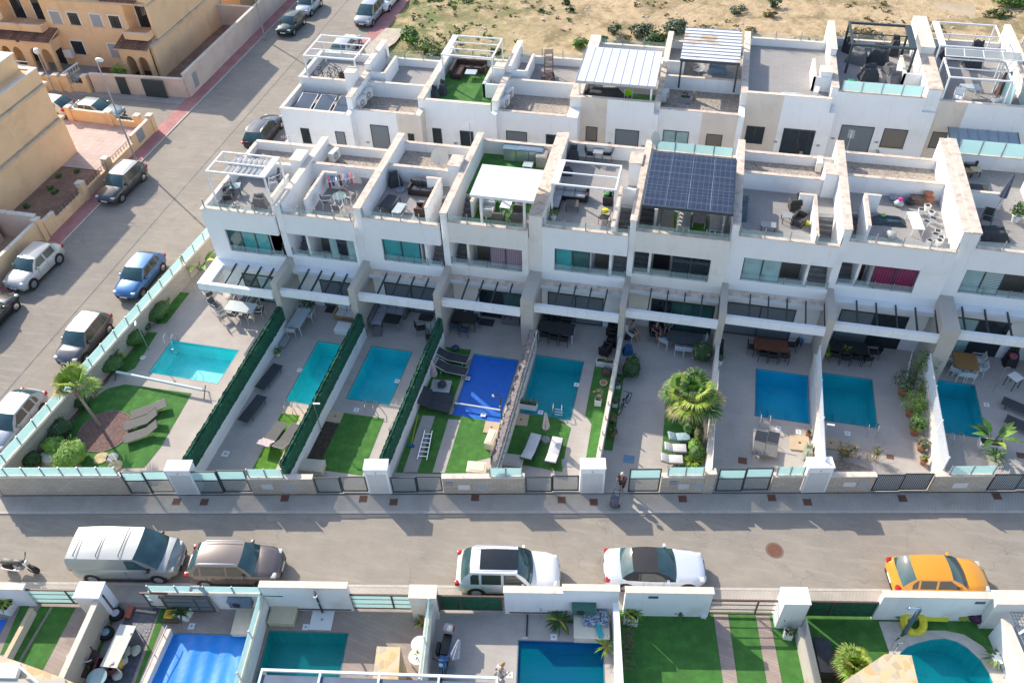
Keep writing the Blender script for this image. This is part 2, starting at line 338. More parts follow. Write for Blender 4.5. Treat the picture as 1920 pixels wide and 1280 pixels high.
# ---------------------------------------------------------------- pools (survey corners), needed before the ground is cut
RZD = -.05   # road level
NPOOLS = {  # north gardens: u0, v0, u1, v1
 'p1': (-29.15,27.75,-24.75,30.48), 'p2': (-20.3,27.3,-18.0,32.1), 'p3': (-16.95,28.15,-14.45,32.33), 'p4': (-10.75,27.75,-8.1,32.9),
 'p5': (-7.1,29.05,-4.35,33.5), 'p7': (5.44,31.33,8.24,34.85), 'p8': (9.0,31.73,11.73,35.24), 'p9': (14.75,32.1,17.2,35.9)}
def rect(r): return [(r[0],r[1]),(r[2],r[1]),(r[2],r[3]),(r[0],r[3])]
# south gardens: corners in the turned south frame s0,t0,s1,t1
a1 = sp('s1', 945, 740); a2 = sp('s1', 1385, 765); SP1 = (a1[0], a1[1]-6, a2[0], a1[1])
b1 = sp('s1', 1515, 735); b2 = sp('s2', 150, 725); SP2 = (b1[0], b1[1]-5, b2[0], b1[1]+.05)
c1 = sp('s2', 1085, 765); c2 = sp('s2', 1542, 782); SP3 = (c1[0], c1[1]-6, c2[0], c1[1]+.05)
d1 = sp('s1', 40, 660); SP0 = (d1[0]-3, d1[1]-5, d1[0], d1[1])
CIRC = [q('s3',x,y) for x,y in ((1265,800),(1300,770),(1350,750),(1420,732),(1500,725),(1560,740),(1620,775),(1690,840),(1735,910),(1755,960),(1765,1040),(1740,1120),(1650,1190),(1450,1210),(1300,1150),(1240,1000),(1235,900))][::-1]
CSUR = [q('s3',x,y) for x,y in ((1205,800),(1230,745),(1300,700),(1400,682),(1500,682),(1600,703),(1700,765),(1775,845),(1815,920),(1840,1000),(1840,1100),(1780,1180),(1650,1260),(1400,1280),(1200,1200),(1160,1000),(1180,860))]
def srect(r): return [ss(r[0],r[1]),ss(r[2],r[1]),ss(r[2],r[3]),ss(r[0],r[3])]
HOLES = [rect(r) for r in NPOOLS.values()] + [srect(r) for r in (SP0,SP1,SP2,SP3)] + [CIRC]
# ---------------------------------------------------------------- ground and streets
g = MB(); EARTH = mat('dry_earth', (.46,.36,.24), .95, .15, .5, .3)
g.sheet([(-600,-400),(600,-400),(600,900),(-600,900)], HOLES, -.16, EARTH); struct('ground', g)
kN = lambda x: 23.52-.047*x
wN = lambda x: 24.55-.0448*x
kS = lambda x: 19.3-.0539*x
wS = lambda x: 18.29-.0610*x
def band(name, f0, f1, x0, x1, z, m, z0=None, mk=None):
    b = MB(); P = [w2(x0,f0(x0)), w2(x1,f0(x1)), w2(x1,f1(x1)), w2(x0,f1(x0))]
    if z0 is None: b.sheet(P, [], z, m)
    else: b.prism(P, z0, z, m)
    return struct(name, b)
band('main_road', kS, kN, -70, 60, RZD, ASPH)
band('north_pavement', kN, wN, -27.2, 60, .0, PAVER, -.15)
band('north_kerb', lambda x: kN(x)-.14, kN, -27.2, 60, .004, KERB, -.15)
band('south_pavement', lambda x: wS(x)-.9, kS, -70, 60, -.006, PAVER, -.15)
band('south_kerb', kS, lambda x: kS(x)+.13, -70, 60, .004, KERB, -.15)
b = MB(); b.sheet([(-41.75,-30),(-31.75,-30),(-31.75,400),(-41.75,400)], [], RZD-.006, ASPH); struct('side_road', b)
b = MB(); b.prism([(-43.2,-30),(-41.9,-30),(-41.9,400),(-43.2,400)], -.15, 0., PINKP); struct('red_pavement', b)
b = MB(); b.prism([(-41.9,-30),(-41.77,-30),(-41.77,400),(-41.9,400)], -.15, .004, KERB); struct('red_pavement_kerb', b)
b = MB(); b.prism([(-33.4,17.2),(-32.3,17.4),(-30.7,42),(-30.3,62.5),(-30.3,400),(-31.85,400),(-31.85,62),(-32.2,40)], -.15, -.002, PINKP); struct('red_pavement', b)
b = MB(); b.sheet([(-120,53.3),(-41.9,53.3),(-41.9,57.2),(-120,57.2)], [], -.02, ASPH); struct('cross_street', b)
b = MB(); b.prism([(-120,57.2),(-43.2,57.2),(-43.2,58.5),(-120,58.5)], -.15, .02, mat('grey_paving', (.36,.34,.32), .9, .1, 2)); struct('cross_street_pavement', b)
# kerb-side gutter line of the main road: concrete channel
# expansion line along the side road
b = MB(); b.sheet([(-36.7,24),(-36.62,24),(-36.62,200),(-36.7,200)], [], RZD-.001, mat('road_seam', (.16,.155,.15), .9, .3, 1.5)); struct('road_seam', b)
# garden paving north: one sheet per plot between the party lines, pools cut out
WL = [-30.35,-22.62,-17.92,-12.95,-7.8,-2.42,3.02,8.65,14.7,20.6]
DZ = [0,0,0,0,.05,.1,.25,.35,.45]
X0 = [-27.25,-22.42,-17.72,-12.77,-7.42,-2.27,3.2,8.9,15.15]
X1 = [-22.8,-18.12,-13.15,-8.15,-2.6,2.82,8.5,14.3,20.4]
V0 = [34.92,35.25,35.77,36.22,36.7,37.2,37.57,38.03,38.45]
VB = [39.5,39.97,40.6,None,None,None,43.2,43.75,None]
VR = [42.35,42.7,43.9,44.85,45.45,45.4,46.1,46.85,47.6]
ZPW = [7.45,7.5,7.5,7.65,7.7,7.9,8.0,8.3,8.4]      # party wall top at the right of each house
def wallv(u):  # v of the street wall's inner face
    # (u,v) on line W: y=24.8-.0448x
    lo, hi = 10., 40.
    for _ in range(40):
        v = (lo+hi)/2; x = u*cos(AL)+v*sin(AL); y = -u*sin(AL)+v*cos(AL)
        if y > 24.8-.0448*x: hi = v
        else: lo = v
    return lo
for i in range(9):
    b = MB(); u0, u1 = WL[i], WL[i+1]
    hs = [rect(r) for k_, r in NPOOLS.items() if r[0] > u0-.05 and r[2] < u1+.1]
    b.sheet([(u0 if i else -32.1,wallv(u0)-.3 if i else 18.3),(u1,wallv(u1)-.3),(u1,V0[i]+.4 if i else 47),(u0,V0[i]+.4 if i else 47)], hs, 0., TILEP if i == 0 else TILE)
    struct('garden_paving', b)
patch_ = MB(); patch_.sheet([(-30.2,41.5),(20.6,44.5),(20.6,54.5),(-30.2,47.5)], [], -.03, TILE); struct('courtyard_paving', patch_)
# ---------------------------------------------------------------- pools
def pool(key, P, deep, label, water=True, cover=None, tint=(.10,.50,.56)):
    """basin walls and floor below the paving, coping lip and a water surface"""
    r = root('swimming_pool', label, 'swimming pool', (*[sum(p[i] for p in P)/len(P) for i in (0,1)], 0.), 0., 'swimming pools in the gardens')
    ox, oy = r.location.x, r.location.y; P = [(p[0]-ox, p[1]-oy) for p in P]; n = len(P)
    tm = bricks('mosaic_'+key, tint, [c*.9 for c in tint], [min(1,c*1.12) for c in tint], .25, .25, .4, 0, .012, 0, var=.22) if cover is None else WATER_B
    b = MB(); z0 = -deep
    vs = [(x,y,-.005) for x,y in P]+[(x,y,z0) for x,y in P]
    b.add(vs, [((i+1)%n, i, i+n, (i+1)%n+n) for i in range(n)]+[tuple(range(n,2*n))], tm)
    b.build('basin', r)
    if cover is None:
        m = MATS.get('pool_water')
        if not m:
            m, nt, bs_ = nodes('pool_water'); bs_.inputs['Base Color'].default_value = (.0,.42,.48,1); bs_.inputs['Roughness'].default_value = .03
            bs_.inputs['Transmission Weight'].default_value = 0; bs_.inputs['Alpha'].default_value = .22; bs_.inputs['IOR'].default_value = 1.33
            nz = nt.nodes.new('ShaderNodeTexNoise'); nz.inputs['Scale'].default_value = 5; tc = nt.nodes.new('ShaderNodeTexCoord'); nt.links.new(tc.outputs['Object'], nz.inputs['Vector'])
            bp = nt.nodes.new('ShaderNodeBump'); bp.inputs['Strength'].default_value = .35; bp.inputs['Distance'].default_value = .04
            nt.links.new(nz.outputs[0], bp.inputs['Height']); nt.links.new(bp.outputs[0], bs_.inputs['Normal'])
        b = MB(); b.sheet(P, [], -.09, m); b.build('water', r)
        if n == 4:   # entry steps in a corner
            b = MB(); xs = [p[0] for p in P]; ys = [p[1] for p in P]
            if key in ('p7','p9','p8'):
                b.cb((min(xs)+max(xs))/2-.1, min(ys)+.95, z0, .9, 1.1, .25, tm); b.build('step', r)
    else: cover(P, r)
    c = MB()
    for i in range(n):
        a, d = Vector(P[i]), Vector(P[(i+1)%n]); e_ = (d-a).normalized(); nn = Vector((e_.y, -e_.x))
        c.add([(*a, .006), (*d, .006), (*(d+nn*.05+e_*.05), .006), (*(a+nn*.05-e_*.05), .006)], [(3,2,1,0)], MATS.get('pool_lip') or mat('pool_lip', (.10,.16,.17), .5, .1, 6))
    c.build('edge', r); return r
def cover_fn(wav, col):
    def f(P, r):
        m = mat('blue_cover_%d' % int(wav*100), col, .5, .08, 3, .5, bs=5)
        xs = [p[0] for p in P]; ys = [p[1] for p in P]; x0, x1, y0, y1 = min(xs), max(xs), min(ys), max(ys)
        b = MB(); nx, ny = 48, 60; vs = []
        a, c_, d_ = Vector(P[0]), Vector(P[1])-Vector(P[0]), Vector(P[3])-Vector(P[0])
        for j in range(ny+1):
            for i in range(nx+1):
                s_, t_ = i/nx, j/ny; p = a+c_*s_+d_*t_
                h = wav*(.5*sin(s_*7+sin(t_*5)*1.2)+.4*sin(t_*16+s_*9+2*sin(s_*6))*(.3+.7*s_)+.25*sin(s_*31+t_*3))
                if t_ < .1 or wav < .03: h *= .5
                vs.append((p.x, p.y, -.05+h*.35-.02))
        b.add(vs, [(j*(nx+1)+i, j*(nx+1)+i+1, (j+1)*(nx+1)+i+1, (j+1)*(nx+1)+i) for j in range(ny) for i in range(nx)], m, True)
        b.build('bubble_cover', r)
    return f
pool('p1', rect(NPOOLS['p1']), 1.15, 'sunlit turquoise pool of the corner garden, roller lying along its end', tint=(0.12,0.95,0.95))
pool('p2', rect(NPOOLS['p2']), 1.2, 'long turquoise pool beside the green screen, before the two striped-towel loungers', tint=(0.04,0.97,0.97))
pool('p3', rect(NPOOLS['p3']), 1.2, 'turquoise pool beside a plain dark turf plot with a strip of soil', tint=(0.04,0.85,0.93))
pool('p4', rect(NPOOLS['p4']), 1.2, 'pool under a flat royal blue cover, two paved strips below it', cover=cover_fn(.015, (.0,.13,.58)))
pool('p5', rect(NPOOLS['p5']), 1.2, 'teal pool with a white trough of spiky plants at its corner', tint=(0.02,0.56,0.63))
pool('p7', rect(NPOOLS['p7']), 1.2, 'square blue pool behind the pair of grey loungers, terracotta pot near its edge', tint=(0.01,0.51,0.81))
pool('p8', rect(NPOOLS['p8']), 1.2, 'teal pool behind the dry bushy flower bed', tint=(0.01,0.54,0.63))
pool('p9', rect(NPOOLS['p9']), 1.2, 'teal pool beside the banana plant in a white planter', tint=(0.01,0.54,0.68))
pool('s0', srect(SP0), .5, 'sliver of a blue covered pool at the lower left corner', cover=cover_fn(.02, (.01,.13,.62)))
pool('s1', srect(SP1), .5, 'pool under a crumpled bright blue bubble cover', cover=cover_fn(.2, (.01,.24,.72)))
pool('s2', srect(SP2), 1.2, 'green pool between the glass screen and the stone-topped pillar', tint=(0.01,0.38,0.33))
pool('s3', srect(SP3), 1.2, 'deep blue mosaic pool beside the palm plant and white storage box', tint=(.0,.05,.36))
pool('s5', CIRC, 1.2, 'round teal pool with a pale stone rim, yellow ring beside it', tint=(0.01,0.46,0.49))

# ---------------------------------------------------------------- white terraced houses, front row
def pane_wall(parent, x0, x1, z0, z1, y, glass, n=2, frame=DARKM, name='sliding_door', fr=.06, sides=None):
    """a glazed door or window: frame as the part, its panes as sub-parts"""
    b = MB(); y1 = y+.07
    b.box(x0,y,z0,x0+fr,y1,z1,frame); b.box(x1-fr,y,z0,x1,y1,z1,frame); b.box(x0+fr,y,z1-fr,x1-fr,y1,z1,frame); b.box(x0+fr,y,z0,x1-fr,y1,z0+fr,frame)
    for i in range(1, n):
        xm = x0+(x1-x0)*i/n; b.box(xm-fr*.6,y-.004,z0+fr,xm+fr*.6,y1-.004,z1-fr,frame)
    o = b.build(name, parent)
    for i in range(n):
        a = x0+(x1-x0)*i/n+(fr if i == 0 else fr*.6); c = x0+(x1-x0)*(i+1)/n-(fr if i == n-1 else fr*.6)
        g_ = glass[i] if isinstance(glass, (list,tuple)) else glass
        p = MB(); p.box(a,y+.02,z0+fr,c,y+.05,z1-fr,g_); p.build('pane', o)
    return o
def balustrade(parent, x0, x1, y, z0, h, n, glass=CGLASS, post=GREYM, ph=None, name='glass_balustrade', axis='x', gap=.03):
    g_ = MB(); ps = MB(); L = x1-x0; ph = ph or h+.08
    for i in range(n):
        a = x0+L*i/n+gap; c = x0+L*(i+1)/n-gap
        if axis == 'x': g_.box(a,y-.008,z0+.04,c,y+.008,z0+h,glass)
        else: g_.box(y-.008,a,z0+.04,y+.008,c,z0+h,glass)
    o = g_.build(name, parent)
    for i in range(n+1):
        a = x0+L*i/n; a = min(max(a, x0+.03), x1-.03)
        if axis == 'x': ps.box(a-.022,y-.035,z0,a+.022,y+.035,z0+ph,post)
        else: ps.box(y-.035,a-.022,z0,y+.035,a+.022,z0+ph,post)
    ps.build('posts', o); return o
HL = ['corner white house under a white pergola, end of the front row',
 'white terraced house with a clothes airer on its roof terrace',
 'white terraced house with a brown sofa on its terrace and a satellite dish behind',
 'cream terraced house with a white sheet roof over its green terrace',
 'white terraced house with an open white pergola and grey corner sofa on top',
 'cream terraced house carrying a roof of solar panels',
 'white terraced house with grey tiled terrace and few dark wicker chairs on top',
 'white terraced house with many empty white pots on its terrace',
 'white terraced house with a folded grey parasol on its terrace, at the right edge']
# a0: margin before the door opening, a1: end of the door, measured from the door side; sw: stair width
A0 = [.95,.15,.95,.35,.72,.82,.55,1.4,.1]
A1 = [3.7,1.85,3.25,2.3,2.75,2.95,2.65,3.65,2.1]
SWD = [.75,1.0,.95,.95,.85,.85,1.2,.95,1.1]
DG = [[GLASS_G,GLASS_T,GLASS_T],[GLASS_P,GLASS_D,GLASS_P],[GLASS_T,GLASS_T],[PINKC,PINKC],[GLASS_T,GLASS_G],[GLASS_D,GLASS_D],[GLASS_P,GLASS_P],[MAGC,MAGC],[GLASS_P,STRC]]
STONE_S = mat('grey_stair_stone', (.20,.20,.205), .8, .2, 2)
def front_house(i):
    A = i % 2 == 0; x0, x1, v0, dz = X0[i], X1[i], V0[i], DZ[i]; w_ = x1-x0; vr = VR[i]-v0; vb = (VB[i]-v0) if VB[i] else None
    wm = CREAM if i in (3,5) else WHITE; cm = COPE if i not in (0,) else COPEW
    r = root('terraced_house', HL[i], 'house', (x0, v0, dz), 0., 'white terraced houses, front row')
    X = (lambda a: a) if A else (lambda a: w_-a)
    sw = SWD[i]; sd = 3.9; a0, a1 = A0[i], A1[i]; T = .2
    b = MB()
    b.box(0,0,-.8,w_,vr,3.2,wm)                                   # ground floor mass
    b.box(X(0),1.6,3.2,X(w_-sw),vr-.012,5.75,wm); b.box(X(w_-sw),sd,3.2,X(w_),vr-.012,5.75,wm)
    b.box(X(a0),.3,3.2,X(a1),1.6,5.75,wm)                              # room behind the door
    b.box(X(0),T,3.2,X(a0),1.6,5.75,wm)
    b.box(X(w_-sw-.14),.25,3.2,X(w_-sw),1.6,5.75,wm)                   # pier beside the stair
    b.box(0,0,3.2,w_,T,3.9,wm)                                        # spandrel
    b.box(X(0),0,3.9,X(a0),T,5.5,wm)                                  # side pier
    b.box(0,0,5.5,w_,T,6.9,wm)                                        # upper band and parapet
    b.box(X(0),T,5.75,X(w_-sw),sd,6.18,wm); b.box(0,sd,5.75,w_,vr-.012,6.18,wm)
    b.build('walls', r)
    b = MB(); b.box(-.0,-.03,6.9,w_,T+.04,6.945,cm); b.build('coping', r)
    # terrace floor
    turf = i == 3; fv = vb if vb else vr-.2
    b = MB(); fm = TURF if turf else TILEG
    b.box(X(0),T,6.18,X(w_-sw),fv,6.2,fm); b.box(X(w_-sw),sd,6.18,X(w_),fv,6.2,fm); b.build('terrace_floor', r)
    if turf:
        b = MB(); b.box(X(.0),T,6.2,X(.9),2.6,6.205,TILEG); b.build('terrace_edge', r)
    # stair between terrace and balcony
    b = MB(); n = 14
    for k_ in range(n):
        y = sd-(k_+1)*(sd-.5)/n; z = 6.18-(k_+1)*2.95/n; b.box(X(w_-sw),y,z-.2,X(w_),y+(sd-.5)/n+.03,z,STONE_S)
    b.box(X(w_-sw),T,3.2,X(w_),.55,3.24,STONE_S)
    b.build('stair', r)
    # stair parapet
    b = MB(); t = .15; xs = X(w_-sw); xi = X(w_-sw-t); sf = .15 if i in (4,6) else (1.0 if i in (1,2,7) else 1.6)
    zt = 7.0 if i == 0 else 7.3
    b.box(xs,sf,6.18,xi,sd,zt,wm); b.build('stair_parapet', r)
    c = MB(); c.box(X(w_-sw+.02),sf-.02,zt,X(w_-sw-t-.02),sd+.17,zt+.04,cm)
    if i in (1,2,6,7):
        ext = .75; b = MB(); b.box(X(w_-sw-t-ext),sd,6.18,X(w_-sw),sd+.15,zt,wm); b.build('stair_parapet_return', r)
        c.box(X(w_-sw-t-ext-.02),sd-.02,zt,X(w_-sw-t-.02),sd+.17,zt+.04,cm)
    elif i == 4:
        b = MB(); b.box(X(w_-sw),sd+.01,6.18,X(w_),sd+.15,zt,wm); b.build('stair_parapet_return', r)
    c.build('stair_parapet_coping', r)
    # back wall and gravel roof, or open terrace
    c = MB(); b = MB()
    if vb:
        b.box(0,vb,6.18,w_,vb+.2,7.28,wm); b.build('terrace_back_wall', r); b = MB(); c.box(0,vb-.03,7.28,w_,vb+.23,7.325,cm); c.build('back_wall_coping', r); c = MB()
        b.box(0,vr-.2,6.18,w_,vr,7.0,wm); c.box(0,vr-.23,7.0,w_,vr+.03,7.045,cm)
        g_ = MB(); g_.box(0,vb+.2,6.18,w_,vr-.2,6.45,GRAVEL); g_.build('gravel_roof', r)
    else:
        b.box(0,vr-.2,6.18,w_,vr,7.1,wm); c.box(0,vr-.23,7.1,w_,vr+.03,7.145,cm)
    b.build('rear_parapet', r); c.build('rear_coping', r)
    if A and i < 8:
        yb = (vb if vb else 6.0)-.1; b = MB(); b.box(w_-.75,yb,6.2,w_-.02,yb+1.2,7.75,wm); b.box(w_-.78,yb-.03,7.75,w_+.01,yb+1.23,7.8,cm); b.build('vent_block', r)
    # glazing
    xa, xb = sorted((X(a0), X(a1)))
    gl = DG[i]; pane_wall(r, xa+.01, xb-.01, 3.9, 5.5, .14, gl, len(gl))
    xa, xb = sorted((X(a1+.12), X(w_-sw-.14-.1)))
    if xb-xa > .35:
        b = MB(); b.box(xa,1.5,3.25,xb,1.59,5.35,[CUSHL,SHUTB,WOOD,SHUTB,SHUTB,BLACK,SHUTB,mat('brick_red_door',(.14,.05,.035),.7,.2,4),SHUTB][i]); b.build('balcony_door', r)
    xa, xb = sorted((X(a0), X(w_))); balustrade(r, xa+.02, xb-.02, .05, 3.9, .42, 4)
    # roof terrace balustrade
    xa, xb = sorted((X(.05), X(w_-(0 if i != 0 else .1)))); balustrade(r, xa, xb, .08, 6.945, .38, 4, ph=.55, name='terrace_balustrade')
    # ground floor door
    gx = {0:(1.0,4.0),1:(1.2,3.9),2:(.5,4.0),3:(1.4,4.5),4:(.2,3.6),5:(1.15,4.85),6:(.0,3.9),7:(.6,4.3),8:(.1,3.4)}[i]
    gg = {3:[GLASS_D,GLASS_G],5:[GLASS_D,GLASS_G,GLASS_G],8:[GLASS_P,GLASS_D],0:[GLASS_G,GLASS_P,GLASS_G],7:[SHUT,GLASS_D]}.get(i, [SHUT if i in (1,2,4,6) else GLASS_D]*2)
    pane_wall(r, gx[0]+.15, gx[1]+.1, -dz+.03, 2.2, -.05, gg, len(gg), frame=DARKM)
    # porch: slab strip, side frame, front beam, rafters
    b = MB(); pm = WHITE; fb = 2.13
    b.box(0,-.5,2.82,w_,-.006,3.12,pm); b.box(0,-fb-.25,2.62,w_,-fb,3.12,pm)
    if i == 0:
        b.box(-.35,-fb-.25,2.62,0,-.0,3.12,pm); b.box(0,-fb,2.82,.45,-.5,3.12,pm); b.box(-.35,-.0,2.62,-.0,.3,3.12,pm)
    b.build('porch_beam', r)
    sb = MB(); sb.box(0,-.52,3.12,w_,-.004,3.135,COPE if i in (2,3,4,5,6) else WHITE); sb.build('porch_ledge', r)
    b = MB(); nr = 4 if i in (0,8) else 5
    for k_ in range(nr):
        x = w_*(.24+.19*k_) if nr == 5 else w_*(.28+.185*k_)
        if i == 8: x = .55+k_*1.15
        b = MB(); b.bar((x,-.3,3.16),(x-.02,-fb-.02,3.0),.07,.13,DARKM); b.build('rafter', r)
    # party wall on the right side with its grey fin below
    zp = ZPW[i]-dz; vn = (V0[i+1] if i < 8 else V0[i]+.45)-v0-.04; wx = (X0[i+1] if i < 8 else x1+.35)-x0
    vre = max(vr, (VR[i+1]-v0) if i < 8 else vr)+.02
    b = MB(); b.box(w_,vn,-1.,wx,vre,zp,CREAM if i in (3,) else WHITE); b.build('party_wall', r)
    c = MB(); c.box(w_-.03,vn-.03,zp,wx+.03,vre+.03,zp+.045,cm)
    if i in (3,7): c.box((w_+wx)/2-.02,vn-.03,zp+.045,wx+.03,vre+.03,zp+.09,cm)
    c.build('party_wall_coping', r)
    yf = -2.2 if i not in (7,) else -2.5; b = MB()
    b.box(w_+.004,yf+vn*.0-.0,-.8,wx-.004,vn-.002,3.7,GREIGE); b.build('porch_fin', r)
    c = MB(); c.box(w_,yf-.02,3.7,wx,vn-.0,3.735,GREIGE); c.build('porch_fin_cap', r)
    if i == 0:
        b = MB(); b.box(-.2,0,-.8,0,vr,6.8,WHITE); b.build('side_wall', r)
        c = MB(); c.box(-.23,-.03,6.8,.03,vr+.03,6.845,COPEW); c.build('side_coping', r)
    return r
HOUSES = [front_house(i) for i in range(9)]
# ---------------------------------------------------------------- back row
RL = ['end house of the back row with a white pergola frame over bicycles',
 'back row house with air conditioners on gravel and a plain grey terrace',
 'back row house with green turf terrace, brown corner sofa and white pergola',
 'back row house with a brown wooden stand on its terrace',
 'back row house under a ribbed white sheet roof, beige at its left',
 'back row house with a louvred white and rust roof above its terrace',
 'back row house with an empty grey tiled terrace, beige at its left',
 'back row house with dark covered furniture under an anthracite pergola frame',
 'back row house with a tilted grey solar awning at the right']
RV = [46.4,47.1,48.05,48.6,49.9,50.5,52.0,53.1,53.3]
RZT = [7.0,7.0,7.65,7.0,7.8,7.1,7.95,7.95,7.75]
RVB = [49.9,50.05,None,52.0,None,54.3,52.7,None,None]      # wall between gravel and terrace
RVE = [54.0,54.1,55.3,56.0,58.6,59.4,60.6,61.6,62.6]      # far end
RPW = [7.9,7.7,7.7,7.75,7.6,7.9,8.2,8.5,8.3]
RX0 = [-27.3]+[x for x in X0[1:]]; RX1 = X1
WIN = {0:[(1.0,1.65,4.5,5.65,GLASS_D),(3.55,4.25,3.6,5.65,SHUT)],1:[(1.0,2.3,3.3,6.0,SHUT),(3.65,4.1,4.5,5.6,GLASS_D)],
 2:[(.4,1.05,4.3,5.6,GLASS_D),(2.35,3.3,3.6,5.6,GLASS_D)],3:[(.5,1.95,3.6,5.6,SHUT),(3.25,4.05,4.5,5.6,GLASS_D)],
 4:[(.4,1.2,4.6,5.7,SHUTB),(2.4,4.0,3.5,5.7,SHUT)],5:[(.4,2.1,3.4,5.6,GLASS_P),(3.25,4.3,4.3,5.6,SHUTB)],
 6:[(.35,1.55,4.3,5.6,GLASS_D),(2.75,4.8,3.4,5.65,GLASS_D)],7:[(.8,2.9,3.4,5.65,SHUT),(3.5,5.0,4.25,5.65,SHUTB)],8:[(.3,1.4,4.4,5.6,SHUTB)]}
PAN = {1:(3.0,4.7),4:(-.1,1.75),5:(2.8,5.1),6:(-.1,2.35),8:(-.3,1.75)}
def back_house(i):
    x0, x1, v0, zt = RX0[i], RX1[i], RV[i], RZT[i]; w_ = x1-x0; ve = RVE[i]-v0; vb = (RVB[i]-v0) if RVB[i] else None
    r = root('terraced_house', RL[i], 'house', (x0, v0, 0), 0., 'white terraced houses, back row')
    zf = 6.75 if i == 2 else (7.0 if i == 4 else (6.2 if i in (0,1,3,5) else 7.2)); gz = min(zt-.55, 7.2)
    ff = {0:7.0,1:6.9,3:6.9,5:7.2,6:7.3}.get(i, zf)    # terrace floor behind the wall
    b = MB(); b.box(0,0,-.8,w_,ve,min(gz,ff)-.15,WHITE); b.box(0,0,min(gz,ff)-.15,w_,.2,zt,WHITE)
    b.box(0,ve-.2,min(gz,ff)-.15,w_,ve,ff+.5,WHITE); b.build('walls', r)
    c = MB(); c.box(0,-.03,zt,w_,.23,zt+.04,COPE if i%2 else COPEW); c.build('coping', r); c = MB(); c.box(0,ve-.23,ff+.5,w_,ve+.03,ff+.54,COPEW); c.build('far_coping', r)
    if vb:
        b = MB(); b.box(0,vb,gz-.3,w_,vb+.2,max(7.5,zt) if i != 6 else 7.5,WHITE); b.box(0,vb-.02,(max(7.5,zt) if i != 6 else 7.5),w_,vb+.22,(max(7.5,zt) if i != 6 else 7.5)+.04,COPEW)
        if i != 6: b.build('terrace_wall', r)
        g_ = MB(); g_.box(0,.2,gz-.3,w_,vb,gz,GRAVEL); g_.build('gravel_roof', r)
        g_ = MB(); g_.box(0,vb+(.2 if i != 6 else 0),ff-.3,w_,ve-.2,ff,TILEG); g_.build('terrace_floor', r)
    else:
        g_ = MB(); g_.box(0,.2,zf-.3,w_,ve-.2,zf,TURF if i == 2 else TILEG); g_.build('terrace_floor', r)
    balustrade(r, .05, w_-.05, ve-.1, ff+.54, .35, 3, ph=.6, name='terrace_balustrade')
    for (a, c_, z0, z1, gm) in WIN[i]:
        wide = c_-a > 1.2
        pane_wall(r, a, c_, z0, z1, -.035, gm, 2 if wide and gm not in (SHUT, SHUTB) else 1, name='sliding_door' if z0 < 4 else 'window', fr=.05)
        b = MB(); b.box(a-.05,-.07,z0-.06,c_+.05,-.0,z0,COPEW); b.build('sill', r)
    for k_, (a, c_, z0, z1, gm) in enumerate(WIN[i]):   # round wall lamps beside the doors
        if z0 < 4:
            for sx in (a-.35, c_+.35):
                if .1 < sx < w_-.1:
                    b = MB(); b.cb(sx,-.06,4.55,.22,.1,.08,GREYM); b.build('wall_lamp', r)
    if i in PAN:
        b = MB(); b.box(max(PAN[i][0],-.0),-.012,0,min(PAN[i][1],w_),-.0,zt-.001,TAN); b.build('beige_panel', r)
    # low walls of the rear balcony
    for a in ((3.2,) if i%2 == 0 else (2.5,)):
        b = MB(); b.box(a+.9,-1.5,2.9,a+1.05,-.0,4.0,WHITE); b.box(a+.88,-1.52,4.0,a+1.07,-.0,4.04,COPE); b.build('balcony_wall', r)
    # party wall
    wx = (RX0[i+1] if i < 8 else x1+.35)-x0; vn = max(-.02, -.02 if i >= 8 else min(0, RV[i+1]-v0)-.02)
    vn = (RV[i+1]-v0-.03 if i < 8 else 0)+ (0 if i not in (0,) else 0); vre = max(RVE[i], RVE[i+1] if i < 8 else 0)-v0+.6
    zlo = RPW[i]; b = MB(); vn = max(vn, -.03)
    pm = CREAM if i in (3,4,5) else WHITE
    mid = vn+(vre-vn)*.5
    b.box(w_,vn,-1,wx,mid,zlo,pm); b.box(w_,mid,-1,wx,vre,zlo+(.45 if i%2 == 0 or i > 5 else .0),pm); b.build('party_wall', r)
    if vn > 0:
        b = MB(); b.box(w_,-.0,-1,wx,vn,min(zt,7.0)-.0,WHITE if i not in (1,) else TAN); b.build('joint_wall', r)
    c = MB(); c.box(w_-.03,vn-.03,zlo,wx+.03,mid,zlo+.045,COPE); z2 = zlo+(.45 if i%2 == 0 or i > 5 else .0); c.box(w_-.03,mid,z2,wx+.03,vre+.03,z2+.045,COPEW); c.build('party_wall_coping', r)
    # stair-head parapet in the terrace
    xs = w_-1.1 if i%2 == 0 else 1.0
    if i in (1,3,6,5,2,7):
        left = i in (1,3,5); xs = .1 if left else w_-1.2
        b = MB(); yy = {1:3.6,3:4.0,6:2.2,5:4.6,2:2.6,7:2.7}[i]
        xx = 1.0 if left else w_-1.15
        b.box(xx,yy,ff-.1,xx+.15,yy+2.6,ff+1.0,WHITE); b.box(min(xx,.0 if left else w_),yy,ff-.1,max(xx,.0 if left else w_),yy+.15,ff+1.0,WHITE); b.box(xx-.02,yy-.02,ff+1.0,xx+.17,yy+2.62,ff+1.04,COPEW)
        b.build('stair_parapet', r)
    if i%2 == 0 and i < 8:   # tall vent block by the party wall
        b = MB(); yb = {0:2.6,2:4.2,4:5.5,6:2.3}.get(i,4); zb_ = {0:8.6,2:8.1,4:7.8,6:8.6}[i]
        b.box(w_-.75,yb,zlo-1.5,w_-.02,yb+.9,zb_,WHITE); b.box(w_-.78,yb-.03,zb_,w_+.01,yb+.93,zb_+.05,COPEW); b.build('vent_block', r)
